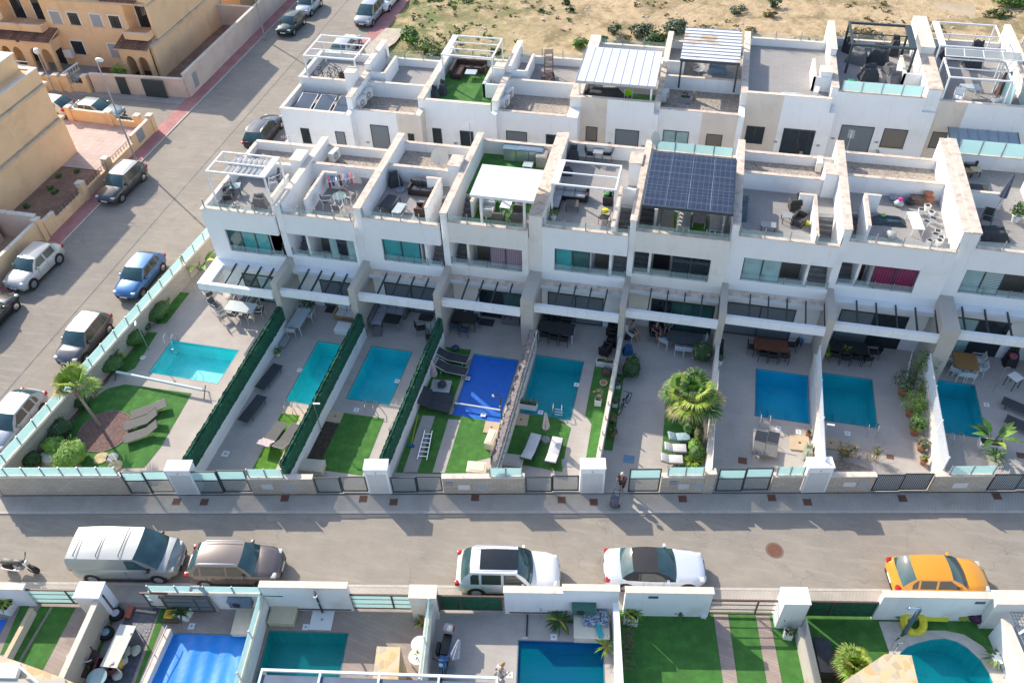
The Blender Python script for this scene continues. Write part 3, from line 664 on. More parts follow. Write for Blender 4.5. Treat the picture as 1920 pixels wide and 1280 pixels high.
    if i == 0:
        b = MB(); b.box(-.2,0,-.8,0,ve,7.0,WHITE); b.box(-.2,vb,7.0,0,ve,7.5,WHITE); b.build('side_wall', r)
        c = MB(); c.box(-.23,-.03,7.0,.03,vb,7.04,COPEW); c.box(-.23,vb,7.5,.03,ve+.03,7.54,COPEW); c.build('side_coping', r)
    r['floor_z'] = ff; return r
BACK = [back_house(i) for i in range(9)]
r = root('terraced_house', 'cut-off house end at the top right edge of the back row', 'house', (20.8, 54.2, 0), 0, 'white terraced houses, back row'); b = MB(); b.box(0,0,-.8,6,8.6,7.0,WHITE); b.box(0,0,7,6,.2,7.9,WHITE); b.build('walls', r); b = MB(); b.box(0,-.03,7.9,6,.23,7.94,COPEW); b.build('coping', r); b = MB(); b.box(0,.2,7.0,6,8.6,7.02,TILEG); b.build('terrace_floor', r)
# ---------------------------------------------------------------- street wall of the north gardens
def wl(x): return (x, 24.55-.0448*x)
WA = math.atan(-.0448)+AL                       # direction of the street wall on site
def wroot(name, label, cat, x, group=None, d=0.):
    p = w2(x, 24.55-.0448*x+d); return root(name, label, cat, (*p, 0), WA, group)
def stone_wall(x0, x1, label, glass=None, h=1.28, extra=None, gh=.62):
    r = wroot('garden_wall', label, 'garden wall', x0, 'stone street walls of the north gardens'); L = (x1-x0)/cos(.0448)
    b = MB(); b.box(0,0,-.2,L,.25,h,STONEW); b.build('masonry', r)
    c = MB(); c.box(-.03,-.03,h,L+.03,.28,h+.05,COPEW); c.build('capping', r)
    if glass:
        g0, g1, n = glass; balustrade(r, g0, g1, .12, h+.05, gh, n, FROST, GREYM, gh+.02, 'frosted_screen')
    for e_ in (extra or []):
        b = MB(); k, a, z, sw, sh = e_
        if k == 'box': b.box(a,-.06,z,a+sw,-.001,z+sh,GPLAS); b.build('mail_box', r)
        elif k == 'white': b.box(a,-.02,z,a+sw,-.001,z+sh,mat('meter_cover',(.62,.62,.6),.6,.06,4)); b.build('meter_cover', r)
        elif k == 'grey': b.box(a,-.02,z,a+sw,-.001,z+sh,mat('meter_cover_grey',(.40,.44,.47),.6,.06,4)); b.build('meter_cover', r)
        elif k == 'patch': b.box(a,-.012,z,a+sw,-.001,z+sh,mat('fresh_plaster',(.72,.70,.66),.8,.05,4)); b.build('plaster_patch', r)
        elif k == 'pier': b.box(a,-.03,-.2,a+sw,.28,h+sh,STONEW); b.box(a-.03,-.06,h+sh,a+sw+.03,.31,h+sh+.05,COPEW); b.build('pier', r)
    return r
stone_wall(-26.7,-19.85,'long beige stone wall with frosted glass around the corner garden', (0.1,6.75,7), h=1.5)
stone_wall(-13.5,-10.25,'stone wall with two meter covers in front of the striped-towel loungers', (0.05,1.85,2), extra=[('white',.6,.45,.55,.42),('grey',1.75,.45,.6,.42)])
stone_wall(-3.75,.32,'stone wall with a small mail box, below the white storage box', (2.35,4.0,2), extra=[('box',.15,.75,.35,.28),('patch',.75,.35,.6,.4),('grey',1.75,.35,.6,.42)])
stone_wall(7.1,9.72,'stone wall in front of the white cushioned loungers by the shrubs', (.25,2.05,2), extra=[('box',.45,.7,.3,.32),('white',.85,.35,.55,.4),('grey',1.6,.35,.62,.4),('pier',2.1,0,.5,.3)])
stone_wall(12.55,14.0,'short stone wall with frosted glass left of a white meter pillar', (.1,1.45,2))
stone_wall(15.3,17.5,'plain stone wall with no glass, before the dry flower bed', None, extra=[('patch',.75,.5,.6,.35),('grey',1.45,.45,.55,.4)])
stone_wall(20.35,23.1,'stone wall with torn plaster patch, below the banana plant', (.6,2.75,2), extra=[('patch',1.05,.35,.7,.4)])
def pillar(x, wd, label):
    r = wroot('meter_pillar', label, 'pillar', x, 'white meter pillars along the pavement')
    b = MB(); b.box(0,0,-.2,wd,.62,2.0,WHITE); b.build('body', r)
    b = MB(); b.box(-.03,-.03,2.0,wd+.03,.65,2.06,WHITE); b.build('cap', r)
    b = MB(); b.box(.1,-.018,.12,wd-.1,-.001,1.62,mat('cabinet_door',(.62,.62,.60),.6,.04,3)); b.build('cabinet_door', r)
    b = MB(); b.cyl(.0,.0,0,.03,.035,GREYM,n=8,T=Matrix.Translation((wd/2,-.03,1.8))@Matrix.Rotation(R(90),4,'X')); b.build('lamp', r)
    return r
pillar(-17.45,1.22,'white meter pillar between two framed gates, at the corner garden')
pillar(-7.55,1.15,'white meter pillar with a cream cap behind dark grass')
pillar(3.1,1.2,'white meter pillar left of the open driveway and the walking woman')
pillar(14.1,1.2,'white meter pillar right of the beige wall, by the white lattice')
GDARK = mat('gate_frame', (.035,.05,.055), .5, .1, 4)
MESHGR = glassy('grey_gate_glass', (.30,.33,.32), .5, .2)
BARS = stripes('gate_bars', (.42,.42,.40), (.05,.06,.07), 11, 0, .6)
def gate(x0, x1, n, label, up=FROST, lo=None, h=1.85, slide=.0):
    r = wroot('metal_gate', label, 'gate', x0, 'metal gates along the pavement', .05); L = x1-x0
    for i in range(n):
        a = L*i/n-(slide if i else 0); c = L*(i+1)/n; b = MB(); y = .06*i; f = .06; zs = h*.6
        b.box(a,y,.05,a+f,y+.05,h,GDARK); b.box(c-f,y,.05,c,y+.05,h,GDARK); b.box(a+f,y,.05,c-f,y+.05,.12,GDARK); b.box(a+f,y,h-f,c-f,y+.05,h,GDARK)
        if up is not lo: b.box(a+f,y,zs-.03,c-f,y+.05,zs+.03,GDARK)
        o = b.build('leaf', r)
        p = MB(); p.box(a+f,y+.015,.12,c-f,y+.03,zs-.03 if up is not lo else h-f,lo or MESHGR); p.build('lower_panel', o)
        if up is not lo: p = MB(); p.box(a+f,y+.015,zs+.03,c-f,y+.03,h-f,up); p.build('frosted_panel', o)
    return r
gate(-19.8,-17.5,2,'gate of the corner garden, pale panels above grey ones', slide=.15)
gate(-16.4,-13.55,2,'dark framed gate to the plot with the sun loungers and green hedge screens')
gate(-10.2,-7.6,2,'low grey mesh gate in front of the plain dark turf', MESHGR, MESHGR, 1.3)
gate(-6.35,-3.8,2,'grey mesh gate in front of the aluminium ladder', MESHGR, MESHGR, 1.3)
gate(.38,3.05,2,'grey mesh gate behind which white loungers stand', MESHGR, MESHGR, 1.3)
gate(5.5,7.05,1,'single gate leaf right of the walking woman, frosted above', h=1.9)
gate(9.85,12.5,2,'wide gate of two leaves with frosted tops, before the paved yard', h=1.85)
gate(17.55,20.3,2,'gate of vertical bars before the potted citrus row', BARS, BARS, 1.35)
gate(23.2,26.,2,'gate of vertical bars at the right edge', BARS, BARS, 1.35)
# drain covers in the pavement
for n_, (x, y) in enumerate([(331,940),(383,941),(534,934),(681,935),(738,941),(891,933),(1053,937),(1113,941),(1280,935),(1447,933),(1514,941),(1692,934),(1869,930)]):
    def f():
        r = root('drain_cover', '', 'drain cover'); b = MB(); b.box(-.2,-.19,.002,.2,.19,.012,IRON); b.build('lid', r)
        b = MB(); b.box(-.22,-.21,.001,.22,-.19,.015,GPLAS); b.box(-.22,.19,.001,.22,.21,.015,GPLAS); b.build('rim', r); return r
    where = ['below the corner garden gate','right of the first meter pillar','below the two meter covers','left of the second meter pillar','below the second meter pillar','below the mail box wall','left of the third meter pillar','below the third meter pillar','below the wall with shrubs behind','below the paved yard gate','below the fourth meter pillar','below the barred gate','below the torn plaster wall'][n_]
    put('drain', f, (*at(x, y), 0), R(11.8), 'small rusty drain cover in the pavement '+where, 'rusty drain covers in the pavement')
r = root('manhole_cover', 'round rusty manhole cover in the middle of the main road', 'manhole', (*at(1452,1031,RZD), RZD+.004))
b = MB(); b.cyl(0,0,0,.012,.33,IRON,n=28); b.build('lid', r); b = MB(); b.cyl(0,0,-.001,.006,.42,mat('manhole_ring',(.20,.13,.10),.9,.1,5),n=28); b.build('ring', r)
b = MB(); b.cyl(0,0,.0,.004,.32,mat('old_manhole',(.34,.24,.21),.9,.1,5),n=24); tag(b.build('manhole_cover', None, (*at(20,1062,RZD), RZD+.004)), 'pinkish round cover in the road above the motorbike', 'manhole')
# ---------------------------------------------------------------- side wall of the corner garden, up to the back row
for (v0_, v1_, lab) in [(18.3,36.,'beige stone side wall with frosted glass beside the parked silver cars'),(36.,52.,'beige stone side wall with frosted glass running past the black car')]:
    r = root('garden_wall', lab, 'garden wall', (-32.3+(v0_-18.3)*.07, v0_, 0), R(90)-math.atan(.07)); L = v1_-v0_
    b = MB(); b.box(0,-.25,-.2,L,0,1.28,STONEW); b.build('masonry', r)
    c = MB(); c.box(0,-.28,1.28,L,.03,1.33,COPEW); c.build('capping', r)
    balustrade(r, 0.05, L-.05, -.12, 1.33, .62, int(L/1.15), FROST, GREYM, .64, 'frosted_screen')
# ---------------------------------------------------------------- party lines between the gardens
HEDGE = mat('green_screen', (.012,.125,.07), .9, .5, 9, .9, bs=70, col2=(.02,.075,.035), thr=(.4,.6), grime=4)
def jbox(b, x0, y0, z0, x1, y1, z1, m, jit=.03, seg=.12):
    """leafy slab: long box whose skin is ruffled"""
    ny = max(2, int((y1-y0)/seg)); nz = 6; rnd = random.Random(int(y0*100))
    for side, x in ((-1,x0),(1,x1)):
        vs = [(x+rnd.uniform(-jit,jit)+side*.0, y0+(y1-y0)*i/ny, z0+(z1-z0)*j/nz+(rnd.uniform(-jit,jit*2) if j == nz else 0)) for i in range(ny+1) for j in range(nz+1)]
        fs = [((i*(nz+1)+j),(i+1)*(nz+1)+j,(i+1)*(nz+1)+j+1,i*(nz+1)+j+1) for i in range(ny) for j in range(nz)]
        b.add(vs, fs if side > 0 else [f_[::-1] for f_ in fs], m)
    b.box(x0, y0, z0, x1, y1, z1-.02, m)
def lattice(b, u, v0, v1, z0, z1, m, s=.11, t=.012):
    d = z1-z0; n = int((v1-v0+d)/s)
    for k in range(n+1):
        for sg in (1,-1):
            a = v0-d+k*s; p0, p1 = (a, z0), (a+d, z1)
            lo = max(p0[0], v0); hi = min(p1[0], v1)
            if hi <= lo: continue
            za, zb_ = z0+(lo-a), z0+(hi-a)
            if sg < 0: lo, hi = v0+v1-lo, v0+v1-hi
            b.bar((u+.006*sg, lo, za), (u+.006*sg, hi, zb_), t, .018, m)
PL = [(-22.55,'hedge','green screened party wall right of the sunlit corner garden'),(-17.6,'hedge','green screened party wall between the two long turquoise pools'),
 (-12.83,'hedge','green screened party wall left of the pool with the blue cover'),(-7.3,'dry','party wall with a brown dry hedge right of the blue covered pool'),
 (-2.38,'posts','low white party wall with posts left of the fan palm drive'),(3.05,'low','narrow white party wall right of the fan palm'),
 (8.45,'lat','party wall with a white lattice between the two right-hand square pools'),(14.2,'lat','party wall with a white lattice behind the potted citrus row')]
for i, (u, kd, lab) in enumerate(PL):
    va, vb_ = wallv(u)+.02, V0[i]-2.22; L = vb_-va
    r = root('party_garden_wall', lab, 'garden wall', (u, va, 0), 0, 'walls between the north gardens')
    wm = WHITE if kd in ('hedge','posts','low') else CREAM
    h = {'hedge':.95,'dry':1.5,'posts':1.45,'low':1.35,'lat':1.25}[kd]
    b = MB(); b.box(-.08,0,-.2,.08,L,h,wm); b.build('masonry', r)
    if kd == 'hedge':
        b = MB(); jbox(b,-.16,.1,.85,-.02,L-.05,2.0,HEDGE,.025); jbox(b,-.02,.1,h,.1,L-.05,1.95,HEDGE,.03); b.build('green_screen', r)
    elif kd == 'dry':
        b = MB(); jbox(b,-.2,.3,.9,.1,L-.4,1.95,mat('dry_screen',(.27,.22,.20),.95,.4,8,.8,col2=(.40,.35,.32),thr=(.5,.6),grime=9),.06); b.build('dry_hedge', r)
        b = MB(); b.box(.1,.0,h,.14,L,h+.12,WHITE); b.build('capping', r)
    elif kd == 'posts':
        c = MB(); c.box(-.11,0,h,.11,L,h+.05,COPEW); c.build('capping', r)
        b = MB()
        for k in range(9): b.box(-.03,.3+k*L/9.4,h+.05,.03,.36+k*L/9.4,h+.32,COPEW)
        b.build('posts', r)
    elif kd == 'low':
        c = MB(); c.box(-.11,0,h,.11,L,h+.05,COPEW); c.build('capping', r)
        b = MB(); b.box(.12,0,h-.1,.15,L*.75,h+.35,WMET); b.build('rail', r)
    else:
        c = MB(); c.box(-.11,0,h,.11,L,h+.05,COPEW); c.build('capping', r)
        b = MB(); lattice(b,0,.1,L*.97,h+.05,2.25,WMET,.11,.028)
        for k in range(4): b.box(-.03,.1+k*(L*.97-.2)/3,h,.03,.16+k*(L*.97-.2)/3,2.32,WMET)
        b.build('lattice', r)
# ---------------------------------------------------------------- turf plots, beds and paving strips of the north gardens
def patch(name, pts, z, m, kind='structure', t=None):
    b = MB()
    if t: b.prism(pts, z-t, z, m)
    else: b.sheet(pts, [], z, m)
    return struct(name, b)
G = lambda k, *p: [q(k, p[i], p[i+1]) for i in range(0, len(p), 2)]
patch('lawn', G('g1',555,712,852,752,715,990,640,1082,370,1086,300,960,320,880,400,780,480,730), .012, TURF)
patch('lawn', G('g1',655,480,700,482,600,640,540,668,500,660), .012, TURF)
patch('lawn', G('g1',790,303,843,306,740,440,700,445,690,425), .012, TURF)
GRAVR = mat('red_brown_gravel', (.19,.115,.10), .95, .35, 9, .8, bs=40)
patch('gravel_bed', G('g1',790,290,755,300,640,450,540,540,420,680,300,800,180,950,30,1075,130,1085,300,1000,345,850,480,700,560,560,660,470,740,360), .009, GRAVR)
r = root('tree_ring', 'round bed of red gravel around the small palm', 'flower bed', (*q('g1',468,920), 0)); b = MB(); b.cyl(0,0,0,.03,1.43,GRAVR,n=40); b.build('gravel', r)
b = MB(); b.tube([(1.45*cos(2*pi*i/40),1.45*sin(2*pi*i/40),.03) for i in range(41)],.03,mat('bed_edging',(.25,.2,.18),.9),5); b.build('edging', r)
for n_, (x, y, s_) in enumerate([(450,1040,.5),(500,1038,.42),(512,1075,.5)]):
    b = MB(); b.cyl(0,0,0,.05,s_*.8,mat('stepping_stone_%d'%(n_==1),[(.52,.43,.24),(.42,.41,.40)][n_==1],.9,.25,3),n=14,r1=s_*.76)
    tag(b.build('stepping_stone', None, (*q('g1',x,y),.012)), ['larger tan stepping stone on the lawn','grey stepping stone between the two tan ones','tan stepping stone nearest the street wall'][n_], 'stepping stone')
patch('pale_gravel', G('g1',840,100,965,130,905,290,790,290), .008, mat('pale_gravel_m', (.50,.44,.37), .95, .2, 8, .5))
patch('lawn', G('g2',545,742,648,752,612,830,505,1062,383,1055), .012, TURFL)
patch('paving_strip', G('g2',565,700,690,722,600,900,580,1062,508,1062,648,752,545,742), .008, mat('sand_tile', (.58,.47,.35), .85, .06, 1.5))
patch('lawn', G('g2',885,738,1108,770,985,1080,690,1040), .012, TURF)
patch('soil_bed', G('g2',775,780,860,800,760,1010,665,1000), .014, mat('dark_soil', (.07,.05,.035), .95, .4, 6, .8))
patch('paving_strip', G('g2',800,725,885,738,855,795,775,780), .016, MATS['sand_tile'])
patch('lawn', G('g3',395,378,535,395,410,745,620,780,640,980,560,1000,560,1080,120,1062,240,740,330,480), .012, TURF)
patch('paving_strip', G('g3',268,752,337,757,240,1062,162,1062), .017, TILE)
patch('paving_strip', G('g3',410,772,477,778,390,1064,322,1064), .017, TILE)
patch('lawn', G('g3',770,740,1000,765,1078,820,1050,930,1030,1060,690,1000), .012, TURF)
patch('lawn', G('g3',1210,470,1335,490,1240,1000,1158,995,1190,800,1155,750), .012, TURF)
patch('lawn', G('g4',432,650,640,660,625,1040,500,1035,408,980), .012, TURF)
patch('lawn', G('g4',150,520,205,530,140,945,92,940), .012, TURF)
patch('dry_bed', G('g5',215,990,300,1000,430,1040,455,1050,230,1050), .012, mat('dry_soil',(.33,.27,.21),.95,.3,5,.5))
# white square drains and shower trays
def skimmer():
    r = root('pool_drain_lid', '', 'drain lid'); b = MB(); b.box(-.14,-.14,.002,.14,.14,.014,WPLAS); b.build('lid', r)
    b = MB(); b.cyl(0,0,.014,.017,.05,GPLAS,n=10); b.build('screw_cap', r); return r
for n_, (k, x, y, lab) in enumerate([('g1',635,593,'left of the corner pool'),('g1',1002,1020,'at the street end of the first narrow plot'),('g2',645,506,'left of the long narrow pool'),('g2',955,722,'below the pool beside plain dark turf'),('g2',1178,566,'right of the pool beside plain dark turf'),('g3',515,550,'left of the blue covered pool'),('g3',600,748,'below the blue covered pool'),('g3',1108,585,'right of the pool with the plant trough'),('g3',912,735,'below the pool with the plant trough'),('g4',1045,822,'below the square blue pool'),('g4',1155,842,'right end below the square blue pool'),('g5',318,850,'below the teal pool with the flower bed'),('g5',1075,693,'right of the pool at the right edge')]):
    put('skim', skimmer, (*q(k,x,y), .0), 0, 'white square lid in the paving '+lab, 'white lids in the pool paving', scale=1.35 if n_ == 1 else None)
# ---------------------------------------------------------------- yellow apartment house at the left edge
r = root('apartment_house', 'big plain ochre house at the left edge with three stepped ledges', 'house', (-47.7, 30, 0))
b = MB(); b.box(-14,9.6,-.2,0,18.75,3.0,YELLOW); b.box(-14,9.6,3.2,-.12,18.6,5.9,YELLOW); b.box(-14,9.6,6.1,-.05,18.5,7.2,YELLOW); b.box(-14,9.6,3.0,-.3,18.6,3.2,YELLOW); b.box(-14,9.6,5.9,-.3,18.4,6.1,YELLOW); b.build('walls', r)
b = MB(); b.box(-14,9.6,3.0,.18,18.9,3.18,YELLD); b.build('lower_ledge', r)
b = MB(); b.box(-14,9.6,5.9,.18,18.75,6.08,YELLD); b.build('upper_ledge', r)
b = MB(); b.box(-.35,9.6,7.2,.02,18.5,7.3,COPEW); b.box(-14,18.1,7.2,-.35,18.5,7.3,COPEW); b.build('parapet_coping', r)
b = MB(); b.box(-2.9,14.2,7.2,-1.2,18.1,8.4,YELLOW); b.box(-3.0,14.1,8.4,-1.1,18.2,8.5,COPEW); b.build('roof_room', r)
b = MB(); b.tube([(-1.1,17.9,8.0),(.0,17.9,8.0)],.03,WMET); b.tube([(-1.1,17.9,7.7),(.0,17.9,7.7)],.03,WMET); b.build('roof_rail', r)
PT = bricks('pink_patio_slab', (.62,.48,.42),(.56,.42,.37),(.40,.29,.25), .5,.5, off=0, ms=.01, bump=.1, var=.15)
patch('tiled_forecourt', [(-47.7,46.6),(-43.2,46.6),(-43.2,53.1),(-53,53.1),(-53,48.6),(-47.7,48.6)], .02, PT)
patch('soil_garden', [(-47.7,39.4),(-43.2,39.4),(-43.2,46.5),(-47.7,46.5)], .03, SOIL)
def open_wall(label, p0, p1, h, piers, openings, m=YELLOW, group=None, t=.22):
    a = Vector(p0); d = Vector(p1)-a; L = d.length; r = root('garden_wall', label, 'garden wall', (*p0, 0), math.atan2(d.y, d.x), group)
    b = MB(); b.box(0,-t/2,-.2,L,t/2,h*.55,m); b.build('masonry', r)
    cuts = [0]+[x for o in openings for x in o]+[L]
    b = MB()
    for k in range(0, len(cuts), 2):
        if cuts[k+1]-cuts[k] > .01: b.box(cuts[k],-t/2,h*.55,cuts[k+1],t/2,h,m); b.box(cuts[k]-.02,-t/2-.03,h,cuts[k+1]+.02,t/2+.03,h+.06,COPEW)
    if b.v: b.build('upper_course', r)
    for (a_, c_) in openings:
        g_ = MB(); g_.tube([(a_,0,h*.9),(c_,0,h*.9)],.02,DARKM); nn = max(2, int((c_-a_)/.4))
        for k in range(1, nn+1):
            x = a_+(c_-a_)*k/(nn+1); g_.tube([(x,0,h*.55),(x,0,h*.9)],.015,DARKM); g_.tube([(x+.1*cos(j*pi/4),0,h*.72+.1*sin(j*pi/4)) for j in range(9)],.012,DARKM,4)
        g_.build('ironwork', r)
    for x in piers:
        b = MB(); b.box(x-.22,-.22,-.2,x+.22,.22,h+.18,m); b.box(x-.26,-.26,h+.18,x+.26,.26,h+.25,COPEW); b.build('pier', r)
    return r
open_wall('ochre garden wall with round ironwork along the red pavement', (-43.15,38.4), (-43.15,53.0), 1.25, [4.6,7.9,14.4], [(1.2,4.3),(5.0,7.5),(8.4,11.4)])
open_wall('ochre wall with twin piers by the grey parked saloon', (-44.2,53.0), (-51.5,53.3), 1.0, [.3,3.0,6.9], [(.7,2.6)])
b = MB(); b.box(.0,-.01,.3,.9,.01,1.2,GPLAS); o = b.build('meter_cover', None);
tag(o, 'grey meter cover on the ochre corner wall', 'cover'); o.location = (-43.02,50.4,0); o.rotation_euler = (0,0,R(90))
r = root('neighbour_wall', 'pale pink low wall end at the left edge below the soil garden', 'garden wall', (-43.3,38.3,0), 0)
b = MB(); b.box(-16,-.25,-.2,0,0,1.9,PINKW); b.build('masonry', r); b = MB(); b.box(-16,-.3,1.9,.05,.05,1.97,COPEW); b.build('capping', r)
r = root('annex_house', 'plain pink annexe wall under the left edge', 'house', (-46.3,37.6,0), 0)
b = MB(); b.box(-14,-9,-.2,0,0,2.2,PINKW); b.build('walls', r); b = MB(); b.box(-14,-9,2.2,.05,.05,2.3,mat('grey_flat_roof',(.45,.40,.36),.9)); b.build('flat_roof', r)
open_wall('long ochre wall continuing along the red pavement at the left edge', (-43.15,15), (-43.15,38.2), 1.6, [23.], [], YELLOW)
# ---------------------------------------------------------------- ochre terrace across the cross street
def tile_roof(r, x0, y0, z0, x1, y1, z1, name='tiled_canopy', side=None):
    b = MB(); vs = [(x0,y0,z0),(x1,y0,z0),(x1,y1,z1),(x0,y1,z1),(x0,y0,z0-.14),(x1,y0,z0-.14),(x1,y1,z1-.14),(x0,y1,z1-.14)]
    b.add(vs, [(0,1,2,3)], RTILE); b.add(vs, [(4,7,6,5),(0,4,5,1),(1,5,6,2),(3,7,4,0)], YELLD)
    n = int((x1-x0)/.24)
    for k in range(n): x = x0+(x1-x0)*(k+.5)/n; b.tube([(x,y0-.02,z0+.03),(x,y1,z1+.03)],.07,RTILE,5)
    return b.build(name, r)
def arch(b, x0, x1, y, z0, zs, zt, ztop, t, m, xe0, xe1):
    """wall piece xe0..xe1 up to ztop with an arched opening x0..x1"""
    n = 10; rz = zt-zs; pts = [(x0+(x1-x0)*(1-cos(pi*k/n))/2, zs+rz*sin(pi*k/n)) for k in range(n+1)]
    for yy in (y, y+t):
        vs = [(xe0,yy,z0),(x0,yy,z0)]+[(p[0],yy,p[1]) for p in pts]+[(x1,yy,z0),(xe1,yy,z0),(xe1,yy,ztop),(xe0,yy,ztop)]
        k = len(vs); fs = [(0,1,2,k-1)]
        top = [(p[0],yy,ztop) for p in pts]; o = len(vs); vs += top
        fs += [(2+j,3+j,o+j+1,o+j) for j in range(n)]
        fs += [(2,o,k-1)]
        fs += [(2+n,k-4,k-3,k-2)]; fs += [(2+n,k-2,o+n)]
        b.add(vs, fs if yy == y else [f_[::-1] for f_ in fs], m)
    for j in range(n):
        p, p2 = pts[j], pts[j+1]; b.add([(p[0],y,p[1]),(p2[0],y,p2[1]),(p2[0],y+t,p2[1]),(p[0],y+t,p[1])], [(0,1,2,3)], m)
    for xx in (x0,x1,xe0,xe1): b.add([(xx,y,z0),(xx,y+t,z0),(xx,y+t,zs if xx in (x0,x1) else ztop),(xx,y,zs if xx in (x0,x1) else ztop)], [(0,1,2,3)], m)
def win(r, x, y, z, w_, h, gm, name='window', rail=False, fr=WMET):
    b = MB(); t = .09; b.box(x-t,y-.05,z-t,x+w_+t,y,z,YELLD if not rail else fr); b.box(x-t,y-.05,z+h,x+w_+t,y,z+h+t,fr); b.box(x-t,y-.05,z,x,y,z+h,fr); b.box(x+w_,y-.05,z,x+w_+t,y,z+h,fr)
    o = b.build(name, r)
    b = MB(); b.box(x,y-.03,z,x+w_,y-.001,z+h,gm); b.build('pane', o)
    if gm is GLASS_D and w_ < 1.3:
        b = MB()
        for k in range(1,5): b.box(x+w_*k/5-.012,y-.07,z,x+w_*k/5+.012,y-.05,z+h*.75,DARKM)
        b.build('grille', o)
    return o
SHW = stripes('pale_roller_shutter', (.40,.40,.42), (.34,.34,.36), 12, 2, .6)
# right dwelling: u -53.4..-47.3 ; left dwelling -59.. ; farther -66
def dwelling(u0, u1, label, flip=False, kind=0):
    r = root('terraced_house', label, 'house', (u0, 62.3, 0), 0, 'ochre terraced houses'); L = u1-u0
    X = (lambda a: a) if not flip else (lambda a: L-a)
    b = MB(); b.box(0,0,-.2,L,9.4,3.6,YELLOW)
    bx0, bx1 = sorted((X(.0), X(2.25)))    # balcony bay
    b.box(*( (bx1 if not flip else 0),0,3.6,(L if not flip else bx0),9.4,6.1) if True else (), YELLOW)
    b.box(bx0,1.2,3.6,bx1,9.4,6.1,YELLOW); b.build('walls', r)
    b = MB(); b.box(bx0-.02,-1.0,3.45,bx1+.02,-.0,3.6,YELLOW); b.box(bx0-.02,-1.02,3.6,bx1+.02,-.9,4.05,YELLOW); b.box(bx0-.05,-1.05,4.05,bx1+.05,-.87,4.12,COPEW)
    e_ = bx0 if not flip else bx1-.1
    b.box(bx0-.02,-.9,3.6,bx0+.08,-.0,4.05,YELLOW); b.box(bx1-.08,-.9,3.6,bx1+.02,-.0,4.05,YELLOW); b.build('balcony', r)
    xa = bx0+.35
    win(r, xa, 1.2, 3.65, 1.15, 2.0, GLASS_D, 'balcony_door')
    win(r, X(2.9) if not flip else X(3.95), 0, 3.95, 1.05, 1.1, GLASS_D if kind else SHW)
    win(r, X(4.75) if not flip else X(5.8), 0, 3.95, 1.05, 1.1, SHW if kind else GLASS_D)
    win(r, X(3.9) if not flip else X(5.1), 0, 1.15, 1.2, 1.25, GLASS_D if not kind else SHW)
    # arched porch
    px0, px1 = sorted((X(-.0), X(3.0)))
    b = MB(); arch(b, px0+.45, px0+1.4, -1.5, -.2, 1.5, 2.15, 2.85, .25, YELLOW, px0, px0+1.5); arch(b, px0+1.65, px1-.4, -1.5, -.2, 1.5, 2.15, 2.85, .25, YELLOW, px0+1.5, px1)
    b.box(px0,-1.25,-.2,px0+.22,0,2.85,YELLOW) if flip else b.box(px1-.22,-1.25,1.9,px1,0,2.85,YELLOW); b.build('arched_porch', r)
    win(r, px0+1.75, -.004, .05, .95, 2.0, BLACK, 'front_door')
    tile_roof(r, px0-.15, -1.85, 2.95, px1+.15, -.02, 3.45)
    # terrace parapet, roof tiles along the eave
    b = MB(); b.box(-.02,-.1,6.1,L+.02,.0,6.3,YELLD); b.build('cornice', r)
    tile_roof(r, X(.6) if not flip else X(4.2), -.25, 6.35, X(4.2) if not flip else X(.6), 1.6, 7.0, 'roof_tiles')
    b = MB(); b.box(0,1.8,6.1,L,9.2,6.2,mat('terracotta_deck',(.40,.25,.18),.9,.1,2)); b.box(0,.1,6.1,L,.3,6.9,YELLOW); b.box(0,8.9,6.1,L,9.2,6.9,YELLOW); b.box(-.0,.3,6.1,.25,8.9,7.4,YELLOW); b.build('roof_terrace', r)
    b = MB(); b.cb(X(3.4),-.25,.9,.85,.35,.7,WPLAS); b.build('air_conditioner', r)
    return r
dwelling(-53.6,-47.4,'ochre terraced house at the street corner, right end with balcony', True, 1)
dwelling(-60.2,-53.6,'ochre terraced house with white balustrade steps in front', False, 0)
dwelling(-66.6,-60.2,'ochre terraced house at the top left edge with tiled porch', True, 0)
r = root('gable_wall', 'ochre gable end with ledges above the gravel yard', 'wall', (-47.4,61.2,0))
b = MB(); b.box(0,0,-.2,.3,12.2,3.0,YELLOW); b.box(0,1.1,3.2,.3,10.5,6.1,YELLOW); b.box(0,1.1,6.25,.3,10.5,7.6,YELLOW); b.build('wall', r)
b = MB(); b.box(-.0,-.1,3.0,.45,12.25,3.18,YELLD); b.build('lower_ledge', r); b = MB(); b.box(-.0,1.0,6.1,.45,10.6,6.25,YELLD); b.build('upper_ledge', r)
open_wall('pink rendered wall with dark gate facing the cross street', (-43.1,58.45), (-51.9,58.0), 1.7, [], [], PINKW)
for (a, c_, lab) in [(-46.9,-44.9,'dark garage-like metal gate in the pink wall'),(-49.4,-48.5,'narrow dark door in the pink wall')]:
    b = MB(); b.box(a,57.95,.0,c_,58.06,1.6,GDARK); tag(b.build('metal_door'), lab, 'gate')
open_wall('pink rendered wall along the red pavement, up to the top edge', (-43.05,58.5), (-43.05,90), 2.1, [], [], PINKW)
b = MB(); b.box(-42.95,59.6,.3,-42.92,60.3,1.6,GPLAS); tag(b.build('meter_cover'), 'grey meter cover on the pink wall corner', 'cover')
r = root('yard_wall', 'pale wall closing the gravel yard at the top', 'wall', (-47,72.5,0)); b = MB(); b.box(-.4,0,-.2,3.9,.2,2.0,PINKW); b.build('masonry', r); b = MB(); b.box(-.4,-.03,2.0,3.9,.23,2.06,COPEW); b.build('capping', r)
r = root('terraced_house', 'ochre house behind the gravel yard at the top edge', 'house', (-56,76,0)); b = MB(); b.box(0,0,-.2,9.5,20,3.,YELLOW); b.box(0,0,3.,8.6,20,6.2,YELLOW); b.build('walls', r)
